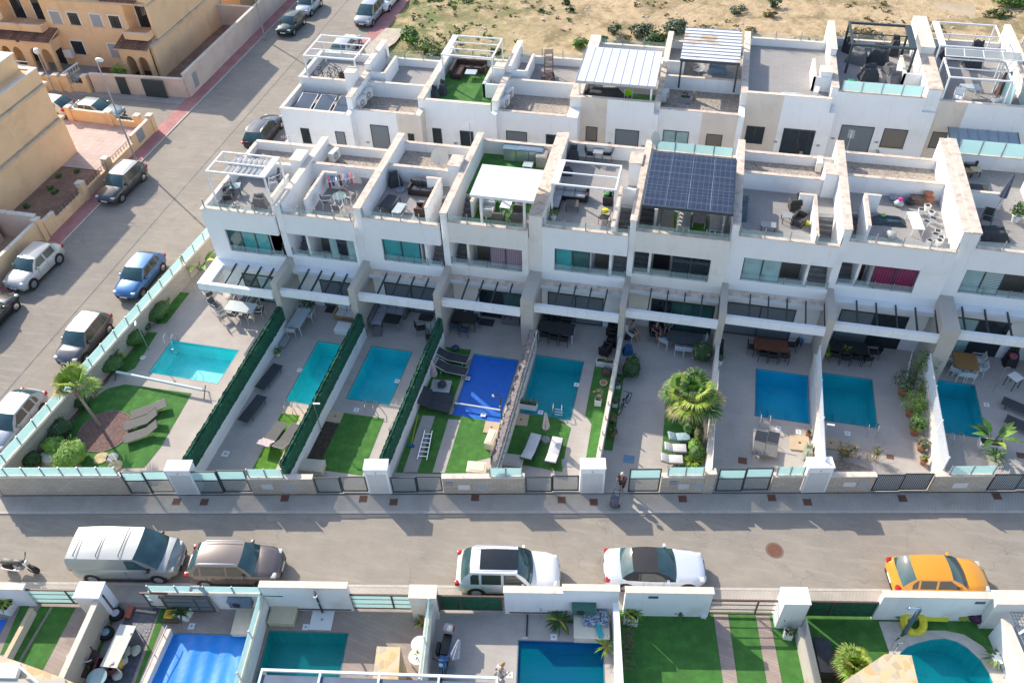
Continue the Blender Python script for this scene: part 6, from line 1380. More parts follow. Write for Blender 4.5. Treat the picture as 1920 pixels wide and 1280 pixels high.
for i, (k, x, y, ms, kd, rad, tr, lab) in enumerate([('g5',610,640,[L_MD,L_DK],TP,.5,.35,'potted tree with large dark leaves, farthest of the right-hand row'),('g5',700,560,[L_LT,L_MD],TP,.6,.5,'tall leafy plant at the wall behind the potted row'),('g5',650,752,[L_YG,L_LT],TP,.52,.25,'potted bush with yellow-green leaves in the right-hand row'),('g5',715,680,[L_YG,L_MD],('rd',.2,.3,TERRA),.42,.3,'yellow leaved potted bush against the lattice wall'),
  ('g5',675,850,[L_MD,L_LT],TP,.36,.15,'potted green bush in front of the yellow-green one'),('g5',712,940,[L_OL,L_GY],('rd',.22,.3,TERRA),.26,.02,'small grey-green pot plant near the barred gate'),('g5',725,1015,[L_OL,L_YG],('rd',.18,.3,TERRA),.14,.0,'nearly empty terracotta pot next to the barred gate'),
  ('g5',185,440,[L_LT,L_YG],('rd',.18,.28,TERRA),.3,.0,'yucca-like pot plant at the foot of the porch fin'),('g5',790,500,[L_MD,L_GY],('rd',.2,.3,WPLAS),.4,.3,'white flowering pot plant right of the potted row'),
  ('g3',1225,690,[L_OL,L_GY],('sq',.36,.45,WPLAS),.3,.1,'reddish succulent in a white cube planter on the turf strip'),('g4',155,700,[L_GY,L_MD],('sq',.28,.3,WPLAS),.25,.0,'white cube planter with grey-green leaves at the drive'),('g4',172,600,[L_GY,L_MD],('sq',.25,.3,WPLAS),.24,.0,'second white cube planter, closer to the porch'),('g4',140,860,[L_OL,L_MD],('rd',.14,.2,TERRA),.28,.05,'straggly olive plant on the narrow turf strip'),('g4',140,790,[L_OL,L_DRY],('rd',.14,.2,BLACK),.22,.05,'brownish plant in a black pot on the narrow turf strip'),
  ('g4',1205,860,[L_OL,L_DK],('rd',.15,.24,TERRA),.1,.0,'small terracotta pot at the corner of the square blue pool'),('g2',530,425,[L_MD,L_LT],('rd',.14,.22,WPLAS),.22,.0,'small green plant in a white pot by the first hedge screen'),('g4',722,470,[L_GY,L_MD],('rd',.22,.35,WPLAS),.22,.0,'round grey planter beside the low party wall'),
  ('s3',650,640,[L_GY,L_OL],('sq',.5,.5,WPLAS),.26,.0,'grey-leaved plant in a white planter below the white pillar'),('s3',665,712,[L_GY,L_OL],('sq',.36,.4,WPLAS),.2,.0,'small succulent in a white planter beside the lattice'),('s3',95,600,[L_MD,L_OL],('rd',.12,.12,TERRA),.2,.0,'small flowering plant on the turf under the white wall')]):
    rad *= 1.4 if k == 'g5' else 1
    potted(lab, q(k,x,y), ms, kd, rad, int(900*rad)+60, 70+i, .055, 0., tr)
potted('green fern palm in a white pot inside the second porch', q('5',800,1120,.3), [L_DK,L_MD], ('rd',.2,.3,WPLAS), .5, 260, 99, .08)
r = root('flower_bed','dry flowering bushes behind the plain stone wall','flower bed',(*q('g5',360,985),0)); b = MB(); rnd = random.Random(8)
for k in range(9):
    x, y = rnd.uniform(-.9,1.0), rnd.uniform(-.25,.3); cloud(b,(x,y,.35+rnd.uniform(0,.4)),(.38,.3,.4),130,.045,[L_OL,L_DRY] if k%3 else [L_YG,L_MD],rnd,.3)
b.build('foliage', r); b = MB()
for k in range(40): x = rnd.uniform(-.9,1.2); b.tube([(x,0,0),(x+rnd.gauss(0,.2),rnd.gauss(0,.2),.5),(x+rnd.gauss(0,.4),rnd.gauss(0,.35),1.0)],.01,L_DRY,4,.005)
b.build('twigs', r)
# ochre terrace planting
shrub('leafy_tree','bright yellow-green bush behind the pink wall of the ochre terrace', (-50.2,59.6), (.8,.7,1.1), 1100, .1, [L_YG,L_LT], 81, cat='tree')
shrub('garden_shrub','dark green bush right of the bright one behind the pink wall', (-48.3,60.1), (.6,.5,.5), 400, .08, [L_DK,L_MD], 82)
shrub('garden_shrub','small yellow plant hanging over the pink wall', (-52.2,58.7), (.4,.3,.8), 200, .08, [L_YG,L_OL], 83)
for i, p in enumerate([(-46.9,41.2),(-46.6,43.6),(-46.0,43.2),(-47.0,45.2),(-46.0,46.1)]):
    shrub('soil_plant', ['larger green plant in the reddish soil garden, lower end','small plant near the house wall in the soil garden','small plant in the middle of the soil garden','small plant by the house at the far end of the soil','small plant beside the tiled forecourt edge'][i], p, (.28,.28,.2), 70, .07, [L_MD,L_DK], 84+i, 'plants in the reddish soil garden')
fan_palm('palm_tree','dark green palm crown over the pavement at the top edge', q('1',1490,-10,1.0), 2.6, 22, 1.3, .6, [L_DK,L_MD,L_DK], 91, .1)
# ---------------------------------------------------------------- things on the roof terraces
TZ = [6.2+d for d in DZ]
RZ = [BACK[i]['floor_z'] for i in range(9)]
for o in BACK: del o['floor_z']
def frame_pergola(label, P, z0, h, m, nx=0, wide=None, sl=None, name='pergola', extra=None, t=.09):
    """four legged frame over the quad P (fl, fr, br, bl); wide: thick beam side"""
    cx0, cy0 = P[0]; r = root(name, label, 'pergola', (cx0, cy0, z0)); L = P[1][0]-cx0; D = P[3][1]-cy0
    for (x, y) in ((0,0),(L,0),(L,D),(0,D)): b = MB(); b.box(x-t/2,y-t/2,0,x+t/2,y+t/2,h-t,m); b.build('post', r)
    b = MB(); b.box(-t/2,-t/2,h-t,L+t/2,t/2,h,m); b.box(-t/2,D-t/2,h-t,L+t/2,D+t/2,h,m); b.box(-t/2,t/2,h-t,t/2,D-t/2,h,m); b.box(L-t/2,t/2,h-t,L+t/2,D-t/2,h,m)
    if wide == 'r': b.box(L-.35,t/2,h-t-.003,L-t/2,D-t/2,h+.004,m)
    if wide == 'l': b.box(t/2,t/2,h-t-.003,.35,D-t/2,h+.004,m)
    b.build('top_frame', r)
    for k in range(nx): y = D*(k+1)/(nx+1); b = MB(); b.box(t/2,y-.03,h-.08,L-t/2,y+.03,h-.01,m); b.build('crossbar', r)
    return r, L, D, h
p_, L, D, h = frame_pergola('white pergola with half drawn grey slatted awning on the corner house', [(-26.95,35.95),(-23.35,35.95),(-23.35,38.0),(-26.95,38.0)], TZ[0], 2.65, WMET, 1, 'r')
for k in range(7): b = MB(); x = .9+k*.33; b.box(x,.1,h-.16-.02*(k%2),x+.2,D-.1,h-.12,CUSH); b.build('awning_slat', p_)
# white sheet roof over the green terrace
def sheet_roof(label, x0, y0, x1, y1, z0, h, ribs, m=ROOFM, axis='x', over=.3, posts=WMET, inset=.35, rise=.12, gut=WMET):
    r = root('canopy_roof', label, 'canopy', (x0,y0,z0)); L, D = x1-x0, y1-y0
    for (x, y) in ((inset,.1),(L-inset,.1),(L-inset,D-.1),(inset,D-.1)): b = MB(); b.box(x-.06,y-.06,0,x+.06,y+.06,h,posts); b.build('post', r)
    b = MB(); vs = [(0,0,h),(L,0,h),(L,D,h+rise),(0,D,h+rise)]; b.add(vs+[(x,y,z-.05) for x,y,z in vs], [(0,1,2,3),(7,6,5,4),(0,4,5,1),(1,5,6,2),(2,6,7,3),(3,7,4,0)], m); b.build('sheet', r)
    b = MB()
    for k in range(ribs+1):
        if axis == 'x': x = L*k/ribs; e_ = .012 if ribs > 15 else .05; b.bar((x,0,h+e_*.3),(x,D,h+rise+e_*.3),.035,e_,m if k not in (0,ribs) else gut)
        else: y = D*k/ribs; z = h+rise*k/ribs; b.bar((0,y,z+.02),(L,y,z+.02),.035,.05,GREYM)
    b.build('ribs', r); b = MB(); b.box(-.02,-.06,h-.14,L+.02,-.003,h+.03,gut); b.build('gutter', r); return r
sheet_roof('white corrugated roof on white posts over the green terrace', -11.45, 36.72, -7.88, 39.6, TZ[3], 2.4, 22, inset=.55)
p_, L, D, h = frame_pergola('open white pergola over the grey corner sofa terrace', [(-7.2,38.55),(-3.65,38.55),(-3.65,40.95),(-7.2,40.95)], TZ[4], 2.4, WMET, 1, 'l')
PV = bricks('solar_cells', (.022,.032,.065),(.028,.04,.075),(.10,.12,.16), .28,.55, off=0, ms=.012, bump=0, rough=.12, var=.1)
r = root('solar_roof', 'roof of sixteen dark blue solar panels above the terrace', 'solar panels', (-2.05,37.6,8.6-.15)); 
b = MB(); b.bar((0,0,0),(4.75,0,0),.1,.14,DARKM); b.bar((0,5.15,.1),(4.75,5.15,.1),.1,.14,DARKM); b.bar((.0,0,0),(.0,5.15,.1),.08,.12,DARKM); b.bar((4.75,0,0),(4.75,5.15,.1),.08,.12,DARKM); b.build('frame', r)
for (x, y) in ((1.05,.1),(4.55,.1),(4.6,5.0),(.1,5.0)): b = MB(); b.box(x-.05,y-.05,-2.25,x+.05,y+.05,0,DARKM); b.build('post', r)
for j in range(4):
    for i in range(4):
        x, y = .02+i*1.18, .02+j*1.28; b = MB(); vs = [(x,y,.08+y*.02),(x+1.16,y,.08+y*.02),(x+1.16,y+1.26,.08+(y+1.26)*.02),(x,y+1.26,.08+(y+1.26)*.02)]
        b.add(vs+[(a,c,d-.03) for a,c,d in vs], [(0,1,2,3),(0,4,5,1),(1,5,6,2),(2,6,7,3),(3,7,4,0)], PV)
        b.bar((x,y+.63,.085+(y+.63)*.02),(x+1.16,y+.63,.085+(y+.63)*.02),.014,.008,GREYM); b.bar((x,y,.085+y*.02),(x+1.16,y,.085+y*.02),.014,.01,CHROME); b.bar((x,y,.085+y*.02),(x,y+1.26,.085+(y+1.26)*.02),.014,.01,CHROME); b.build('solar_panel', r)
def screen(label, x0, x1, y, z, n, h=.62):
    r = root('glass_screen', label, 'glass screen', (x0,y,z), 0, 'frosted screens on the roof parapets'); balustrade(r, 0, x1-x0, 0, 0, h, n, FROST, GREYM, h+.03, 'frosted_screen'); return r
screen('frosted glass screen of four panes behind the solar panels', -2.0, 2.6, 45.2, 7.25, 4)
screen('frosted glass screen behind the wooden seats at the right edge', 15.4, 20.3, 47.4, 7.6, 4, .9)
screen('frosted glass screen before the dark covered furniture', 9.1, 14.0, 53.2, 7.99, 4, .7)
# back row canopies
p_, L, D, h = frame_pergola('white pergola frame over bicycles at the end of the back row', [(-26.85,50.1),(-23.15,50.1),(-23.15,53.3),(-26.85,53.3)], 7.0, 2.1, WMET, 2)
p_, L, D, h = frame_pergola('white pergola frame over the brown corner sofa', [(-17.5,52.1),(-13.95,52.1),(-13.95,55.1),(-17.5,55.1)], 6.75, 2.2, WMET, 2, 'l')
sheet_roof('ribbed white sheet roof with pale rust, over a dark covered sofa', -7.85, 50.25, -2.65, 54.95, 7.0, 1.75, 9, inset=.25, rise=.15, gut=GREYM)
LOUV = mat('louvre_white', (.70,.71,.73), .5, .04, 2, col2=(.55,.36,.20), thr=(.52,.62), grime=.45)
sheet_roof('louvred white roof with rusty stains on dark posts', -1.4, 53.85, 2.5, 58.8, 6.9, 2.1, 10, LOUV, 'y', posts=DARKM, inset=.1, rise=0., gut=DARKM)
p_, L, D, h = frame_pergola('anthracite pergola frame over dark covered furniture', [(9.75,57.35),(13.75,57.35),(13.75,60.8),(9.75,60.8)], 7.2, 2.1, DARKM, 1, 'r', t=.14)
p_, L, D, h = frame_pergola('tall white pergola frame behind the tilted awning at the right', [(15.3,57.8),(19.3,57.8),(19.3,61.5),(15.3,61.5)], 7.2, 2.2, WMET, 1, 'l')
p_, L, D, h = frame_pergola('white pergola frame over white metal chairs at the right', [(15.35,53.6),(19.0,53.6),(19.0,56.2),(15.35,56.2)], 7.2, 2.1, WMET, 1)
r = root('solar_awning', 'tilted translucent grey awning on steel struts at the right', 'awning', (15.1,55.2,9.4)); b = MB()
GAW = glassy('translucent_sheet', (.20,.22,.24), .86, .3)
for k in range(4): b.add([(k*1.15,0,.5-.0),(k*1.15+1.12,0,.5),(k*1.15+1.12+.35,1.9,0.15),(k*1.15+.35,1.9,.15)], [(0,1,2,3)], GAW)
b.build('sheet', r); b = MB()
for k in range(5): b.bar((k*1.15,0,.49),(k*1.15+.35,1.9,.14),.04,.05,WMET)
b.bar((0,0,.48),(4.6,0,.48),.05,.05,WMET); b.bar((.35,1.9,.13),(4.95,1.9,.13),.05,.05,WMET); b.build('frame', r)
b = MB()
for (x, y, dx) in ((.1,0,.8),(4.5,0,-.8),(.5,1.9,.6),(4.8,1.9,-.5),(2.3,0,.6)): b.bar((x,y,.45 if y == 0 else .1),(x+dx,y+.4,-2.1),.04,.04,GREYM)
b.build('struts', r)
sheet_roof('grey-blue sheet canopy below the right end of the back row', 16.2, 51.2, 20.4, 53.2, 4.6, 1.1, 7, mat('blue_grey_sheet',(.30,.38,.44),.4,.05,2,metal=.3), inset=.2, rise=.35, gut=DARKM)
r = root('roof_screen', 'angled frosted wind break at the very right of the back row', 'glass screen', (19.3,53.5,7.2)); b = MB(); b.box(0,0,0,.04,2.2,1.6,FROST); b.build('glass', r); b = MB(); b.box(-.02,-.05,0,.06,-.0,1.65,WMET); b.box(-.02,2.2,0,.06,2.25,1.65,WMET); b.build('posts', r)
r = root('roof_screen', 'frosted wind break at the left of the white metal chairs', 'glass screen', (15.25,53.5,7.2)); b = MB(); b.box(0,0,0,.04,1.6,1.2,FROST); b.build('glass', r); b = MB(); b.box(-.02,-.05,0,.06,-.0,1.25,WMET); b.build('post', r)
p_, L, D, h = frame_pergola('white pergola post and beam cut by the right edge', [(21.2,57.5),(24.4,57.5),(24.4,61),(21.2,61)], 7.0, 2.3, WMET, 1)
# flat solar collectors on the first gravel roof of the back row
def collector():
    r = root('solar_collector', '', 'solar collector'); b = MB(); b.add([(0,0,.08),(1.15,0,.08),(1.3,1.5,.5),(.15,1.5,.5)], [(0,1,2,3)], mat('collector_glass',(.06,.09,.13),.08,.2,1,spec=.8)); b.build('glass', r)
    b = MB(); b.bar((0,0,.07),(.15,1.5,.49),.05,.05,GREYM); b.bar((1.15,0,.07),(1.3,1.5,.49),.05,.05,GREYM); b.bar((0,0,.07),(1.15,0,.07),.05,.05,GREYM); b.bar((.15,1.5,.49),(1.3,1.5,.49),.05,.05,GREYM); b.bar((.15,1.45,0),(.15,1.45,.46),.04,.04,GREYM); b.bar((1.3,1.45,0),(1.3,1.45,.46),.04,.04,GREYM); b.build('frame', r); return r
for k in range(3): put('coll', collector, (-26.95+k*1.4,47.3,6.46), 0, ['leftmost','middle','rightmost'][k]+' of the three dark solar collectors on the gravel roof', 'solar collectors on the back row gravel')
# ---------------------------------------------------------------- furniture kit
def legs(b, w_, d, h, m, r_=.02, off=.03):
    for x in (-1,1):
        for y in (-1,1): b.bar((x*(w_/2-off),y*(d/2-off),0),(x*(w_/2-off),y*(d/2-off),h),r_*2,r_*2,m)
def legparts(r, w_, d, h, m, t=.04, off=.04):
    for x in (-1,1):
        for y in (-1,1): b = MB(); b.bar((x*(w_/2-off),y*(d/2-off),0),(x*(w_/2-off),y*(d/2-off),h),t,t,m); b.build('leg', r)
def table(w_, d, h, top, leg, t=.04, round_=False):
    def f():
        r = root('table', '', 'table'); b = MB()
        if round_: b.cyl(0,0,h-t,h,w_/2,top,n=20)
        else: b.box(-w_/2,-d/2,h-t,w_/2,d/2,h,top)
        b.build('table_top', r); legparts(r, w_*(.7 if round_ else 1), d*(.7 if round_ else 1), h-t, leg); return r
    return f
def chair(seat, frame, w_=.5, arms=True, solid=False):
    def f():   # faces +y
        r = root('chair', '', 'chair'); b = MB()
        if solid: b.rbox(-w_/2,-w_/2,.08,w_/2,w_/2,.40,seat,.03); b.build('base', r); b = MB(); b.rbox(-w_/2,-w_/2,.40,w_/2,-w_/2+.1,.78,seat,.03); b.build('backrest', r)
        else:
            b.rbox(-w_/2+.02,-w_/2+.02,.41,w_/2-.02,w_/2,.45,seat,.015); b.build('seat', r)
            b = MB(); b.add([(-w_/2+.03,-w_/2,.47),(w_/2-.03,-w_/2,.47),(w_/2-.03,-w_/2-.12,.88),(-w_/2+.03,-w_/2-.12,.88),(-w_/2+.03,-w_/2-.025,.47),(w_/2-.03,-w_/2-.025,.47),(w_/2-.03,-w_/2-.145,.88),(-w_/2+.03,-w_/2-.145,.88)], [(0,1,2,3),(7,6,5,4),(3,2,6,7),(0,4,5,1),(0,3,7,4),(1,5,6,2)], seat); b.build('backrest', r)
        if arms:
            for s in (-1,1): b = MB(); (b.rbox(s*w_/2-.05,-w_/2,.40,s*w_/2+.05,w_/2,.62,seat,.03) if solid else b.tube([(s*w_/2,-w_/2-.05,.7),(s*w_/2,-w_/2+.1,.66),(s*w_/2,w_/2,.64),(s*w_/2,w_/2,.42)],.018,frame)); b.build('armrest', r)
        if not solid:
            for s in (-1,1): b = MB(); b.tube([(s*w_/2,-w_/2-.13,.9),(s*w_/2,-w_/2,.42),(s*w_/2,-w_/2-.06,0)],.016,frame); b.build('leg', r); b = MB(); b.tube([(s*w_/2,w_/2,.43),(s*w_/2,w_/2+.03,0)],.016,frame); b.build('leg', r)
        else:
            for s in (-1,1): b = MB(); b.box(s*(w_/2-.04)-.03,-w_/2+.02,0,s*(w_/2-.04)+.03,w_/2-.02,.08,frame); b.build('foot', r)
        return r
    return f
def lounger(mesh, frame, L=1.95, w_=.62, up=.42, cushion=None, towel=None, back_a=None):
    def f():  # head towards +x
        r = root('sun_lounger', '', 'sun lounger'); x0, xm, x1 = -L/2, L*.12, L/2; b = MB()
        b.box(x0,-w_/2,.30,xm,w_/2,.33,mesh); b.build('bed', r)
        b = MB(); e = (x1-xm)*cos(up); z = .33+(x1-xm)*sin(up); b.add([(xm,-w_/2,.33),(xm+e,-w_/2,z),(xm+e,w_/2,z),(xm,w_/2,.33),(xm+.02,-w_/2,.30),(xm+e+.02,-w_/2,z-.03),(xm+e+.02,w_/2,z-.03),(xm+.02,w_/2,.30)], [(0,1,2,3),(7,6,5,4),(1,5,6,2),(0,4,5,1),(3,2,6,7)], mesh); b.build('backrest', r)
        b = MB()
        for s in (-1,1): b.tube([(x0,s*w_/2,.31),(xm,s*w_/2,.31),(xm+e,s*w_/2,z-.01)],.02,frame,5)
        b.tube([(x0,-w_/2,.31),(x0,w_/2,.31)],.02,frame,5); b.tube([(xm+e,-w_/2,z),(xm+e,w_/2,z)],.02,frame,5); b.build('frame', r)
        for x in (x0+.25, x1-.45):
            for s in (-1,1): b = MB(); b.tube([(x-.05,s*w_/2,.3),(x+.04,s*w_/2,0)],.018,frame,5); b.build('leg', r)
        if cushion:
            b = MB(); b.rbox(x0+.02,-w_/2+.02,.33,xm,w_/2-.02,.42,cushion,.03); T = Matrix.Translation((xm,0,.33))@Matrix.Rotation(-up,4,'Y'); b.rbox(0,-w_/2+.02,0,x1-xm,w_/2-.02,.09,cushion,.03,T); b.build('cushion', r)
        if towel:
            b = MB(); T = Matrix.Translation((xm,0,.335))@Matrix.Rotation(-up,4,'Y'); rr = random.Random(2); n = 10
            vs = [tuple(T@Vector(((x1-xm)*(.15+.85*i/n),(-w_/2-.06)+(w_+.12)*j/n+.04*sin(i*.9),.02+.03*rr.random()))) for i in range(n+1) for j in range(n+1)]; b.add(vs, [(i*(n+1)+j,(i+1)*(n+1)+j,(i+1)*(n+1)+j+1,i*(n+1)+j+1) for i in range(n) for j in range(n)], towel, True); b.build('towel', r)
        return r
    return f
def sofa(w_, body, cush, L2=0, pillows=True, d=.8, name='garden_sofa'):
    def f():   # back along +y side; optional arm of length L2 down the left
        r = root(name, '', 'sofa'); b = MB(); b.rbox(-w_/2,-d/2,.04,w_/2,d/2,.32,body,.02); b.rbox(-w_/2,d/2-.14,.32,w_/2,d/2,.72,body,.02); b.rbox(w_/2-.14,-d/2,.32,w_/2,d/2-.14,.55,body,.02)
        if L2: b.rbox(-w_/2,-d/2-L2,.04,-w_/2+d,-d/2,.32,body,.02); b.rbox(-w_/2,-d/2-L2,.32,-w_/2+.14,d/2-.14,.72,body,.02)
        else: b.rbox(-w_/2,-d/2,.32,-w_/2+.14,d/2-.14,.55,body,.02)
        b.build('frame', r); n = max(2, round(w_/.75))
        for k in range(n): a = -w_/2+.15+(w_-.3)*k/n; b = MB(); b.rbox(a+.01,-d/2+.02,.32,a+(w_-.3)/n-.01,d/2-.15,.44,cush,.03); b.build('seat_cushion', r); b = MB(); b.rbox(a+.01,d/2-.3,.44,a+(w_-.3)/n-.01,d/2-.15,.78,cush,.05); b.build('back_cushion', r)
        if L2:
            for k in range(max(1,round(L2/.75))): y = -d/2-L2+L2*k/max(1,round(L2/.75)); b = MB(); b.rbox(-w_/2+.15,y+.01,.32,-w_/2+d-.02,y+L2/max(1,round(L2/.75))-.01,.44,cush,.03); b.build('seat_cushion', r)
        return r
    return f
def parasol(col, h=2.1, tilt=0., base=True):
    def f():
        r = root('closed_parasol', '', 'parasol'); T = Matrix.Rotation(tilt,4,'X'); b = MB(); b.cyl(0,0,0,h,.022,CHROME,n=8,T=T); b.build('pole', r)
        b = MB(); n = 16; prof = [(.03,h+.02),(.06,h-.1),(.11,h*.75),(.15,h*.58),(.17,h*.48),(.05,h*.46)]; vs = []
        for rad, z in prof: vs += [((rad*(1+.28*(k%2)))*cos(2*pi*k/n), (rad*(1+.28*(k%2)))*sin(2*pi*k/n), z) for k in range(n)]
        b.add(vs, [(i*n+j, i*n+(j+1)%n, (i+1)*n+(j+1)%n, (i+1)*n+j)[::-1] for i in range(len(prof)-1) for j in range(n)], col, True, T); b.build('canopy', r)
        if base: b = MB(); b.cyl(0,0,0,.08,.26,GPLAS,n=16,r1=.22); b.build('base', r)
        return r
    return f
def ladder():
    r = root('pool_ladder', '', 'pool ladder'); 
    for s in (-1,1): b = MB(); b.tube([(s*.24,-.55,0),(s*.24,-.5,.55),(s*.24,-.3,.72),(s*.24,-.05,.62),(s*.24,.08,.3),(s*.24,.08,-.7)],.022,CHROME,6); b.build('rail', r)
    for k in range(3): b = MB(); b.box(-.24,.05,-.2-.22*k,.24,.12,-.17-.22*k,CHROME); b.build('step', r)
    return r
def acunit():
    r = root('air_conditioner', '', 'air conditioner'); b = MB(); b.box(-.42,-.16,.12,.42,.16,.72,mat('ac_case',(.66,.64,.60),.5,.05,3)); b.build('case', r)
    b = MB(); T = Matrix.Translation((-.1,-.165,.42))@Matrix.Rotation(R(90),4,'X'); b.cyl(0,0,-.01,.012,.24,GPLAS,n=18,T=T); b.cyl(0,0,.012,.02,.06,WPLAS,n=10,T=T); b.build('fan_grille', r)
    b = MB(); b.box(-.35,-.14,0,-.28,.14,.12,GPLAS); b.box(.28,-.14,0,.35,.14,.12,GPLAS); b.build('feet', r); return r
def dish(rad=.42):
    def f():
        r = root('satellite_dish', '', 'satellite dish'); b = MB(); b.tube([(0,0,0),(0,0,.55)],.03,GREYM); b.build('mast', r)
        T = Matrix.Translation((0,-.05,.62))@Matrix.Rotation(R(62),4,'X'); b = MB(); b.lathe(0,0,[(.0,0),(rad*.5,.03),(rad*.85,.09),(rad,.13),(rad,.14),(rad*.5,.045),(.0,.015)],mat('dish_cream',(.62,.58,.50),.6,.05,4),22,T); b.build('reflector', r)
        b = MB(); b.tube([tuple(T@Vector((0,-rad*.9,.1))),tuple(T@Vector((0,-rad*.5,rad*1.1)))],.012,GREYM); b.rbox(*(T@Vector((-.03,-rad*.5-.03,rad*1.05)))[:], *(T@Vector((.03,-rad*.5+.03,rad*1.2)))[:], GPLAS, .01); b.build('receiver_arm', r); return r
    return f
def storage(m, w_=1.3, d=.6, h=.5):
    def f():
        r = root('storage_box', '', 'storage box'); b = MB(); b.box(-w_/2,-d/2,.0,w_/2,d/2,h-.06,m); b.build('chest', r); b = MB(); b.rbox(-w_/2-.03,-d/2-.03,h-.06,w_/2+.03,d/2+.03,h,m,.02)
        b.box(-w_/2+.08,-d/2+.08,h,w_/2-.08,d/2-.08,h+.02,m); b.build('lid', r); return r
    return f
def draped(label, loc, z, w_, d, h, m=GFAB, rz=0, seed=1, name='covered_furniture', cat='furniture cover', group=None):
    rnd = random.Random(seed); r = root(name, label, cat, (*loc,z), rz, group); n = 12; b = MB(); vs = []
    for j in range(n+1):
        for i in range(n+1):
            x, y = -1+2*i/n, -1+2*j/n; e = max(abs(x),abs(y)); hh = h*(1-.1*rnd.random())*(1 if e < .78 else (.72 if e < .95 else .0)); k = .84 if e < .8 else 1
            if y > .3 and e < .8: hh *= 1.25
            vs.append((x*w_/2*(.9+.1*(e>.9))+rnd.gauss(0,.015), y*d/2*(.9+.1*(e>.9))+rnd.gauss(0,.015), hh))
    b.add(vs, [(j*(n+1)+i, j*(n+1)+i+1, (j+1)*(n+1)+i+1, (j+1)*(n+1)+i) for j in range(n) for i in range(n)], m, True); b.build('cover', r, angle=60)
    b = MB(); b.box(-w_/2*.8,-d/2*.8,.02,w_/2*.8,d/2*.8,h*.6,m); b.build('body', r); return r
def bag(label, loc, z, m, s=.35, seed=1, name='rubbish_bag', cat='bag'):
    rnd = random.Random(seed); b = MB(); n, k = 12, 7; vs = []
    for i in range(k+1):
        ph = pi*i/k
        for j in range(n): rr = s*(sin(ph)**.7)*(1+.2*rnd.uniform(-1,1)); vs.append((rr*cos(2*pi*j/n), rr*sin(2*pi*j/n), s*.75*(1-cos(ph))*.8*(1+.05*rnd.random())))
    b.add(vs, [(i*n+j, i*n+(j+1)%n, (i+1)*n+(j+1)%n, (i+1)*n+j) for i in range(k) for j in range(n)], m, True); return tag(b.build(name, None, (*loc,z)), label, cat)
PTOP = mat('pale_table', (.46,.52,.53), .3, .08, 3)
CH_W = chair(MESHG, WMET); CH_D = chair(BLACK, DARKM); CH_R = chair(RATTAN, BLACK, .6, True, True)
def P_(k, x, y, z=0.): p = q(k,x,y,z); return (p[0], p[1], z)
# corner house terrace
put('ch_d', CH_D, P_('5',300,420,TZ[0]), 2.2, 'black folding chair nearest the glass corner of the corner house roof'); put('ch_d', CH_D, P_('5',310,480,TZ[0]), .4, 'second black folding chair beside the first on the corner roof')
put('tb_s', table(.6,.6,.55,GLASS_P,DARKM), P_('5',355,410,TZ[0]), .3, 'small pale topped table between the black folding chairs')
draped('dark mesh covered seat at the right corner of the corner roof', q('5',500,490,TZ[0]), TZ[0], .95, .75, .62, GFAB, .2, 4)
put('ch_w', CH_W, P_('5',600,350,TZ[0]), 2.4, 'grey sling chair folded by the stair of the corner house'); draped('pile of grey folded loungers by the corner house stair', q('5',590,375,TZ[0]), TZ[0], .7, .9, .5, CUSH, .6, 9)
# second house
r = root('clothes_airer', 'clothes airer full of washing on the second terrace', 'clothes airer', P_('5',1020,395,TZ[1]), .5); b = MB()
for y in (-.3,.3): b.tube([(-.85,y,.95),(.85,y,.95)],.012,WMET)
for k in range(9): b.tube([(-.8+k*.2,-.3,.95),(-.8+k*.2,.3,.95)],.006,WMET,4)
for s in (-1,1): b.tube([(s*.45,-.3,.95),(-s*.4,-.3,0)],.012,WMET); b.tube([(s*.45,.3,.95),(-s*.4,.3,0)],.012,WMET)
b.build('rack', r)
for k, c_ in enumerate([(.25,.02,.05),(.03,.05,.2),(.6,.6,.62),(.04,.04,.05),(.35,.25,.3),(.05,.12,.35),(.5,.1,.12)]): b = MB(); x = -.75+k*.22; b.rbox(x,-.28,.5+.08*(k%3),x+.12,.28,.98,mat('washing_%d'%k,c_,.9,.1,4),.03); b.build('garment', r)
put('ch_w', CH_W, P_('5',930,500,TZ[1]), -1.2, 'grey chair left of the clothes airer'); put('ch_w', CH_W, P_('5',1075,480,TZ[1]), 1.2, 'grey chair right of the clothes airer'); put('ch_w', CH_W, P_('5',1000,545,TZ[1]), 0., 'grey chair in front of the clothes airer by the glass')
put('tb_g', table(.85,.85,.72,CGLASS,WMET,round_=True), P_('5',1010,490,TZ[1]), 0, 'round glass table below the clothes airer')
put('stor_g', storage(GPLAS,.9,.5,.45), P_('5',1195,345,TZ[1]), 0, 'grey storage box in the back corner of the second terrace')
# third house
put('sofa_b', sofa(1.6,BRATTAN,DFAB), P_('5',1525,410,TZ[2]), 0, 'brown wicker sofa on the third terrace'); put('arm_b', chair(BRATTAN,BLACK,.62,True,True), P_('5',1515,545,TZ[2]), 1.6, 'brown wicker armchair near the third stair wall')
put('tb_dk', table(1.3,.8,.42,DFAB,DFAB), P_('5',1320,500,TZ[2]), R(80), 'dark blue-grey covered low table on the third terrace'); put('tb_gl', table(1.0,.55,.40,PTOP,WMET), P_('5',1380,540,TZ[2]), R(85), 'low glass topped coffee table by the terrace glass of the third house')
draped('dark covered barbecue in the back corner of the third terrace', q('5',1355,360,TZ[2]), TZ[2], .8, .6, .75, DFAB, .5, 6); put('pbase', lambda: (lambda r: (MB().cyl(0,0,0,.09,.3,GPLAS,n=18).build('base', r), MB().cyl(0,0,.09,1.5,.025,GPLAS,n=8).build('pole', r), r)[-1])(root('parasol_stand','','parasol stand')), P_('5',1385,395,TZ[2]), 0, 'bare parasol stand on the third terrace')
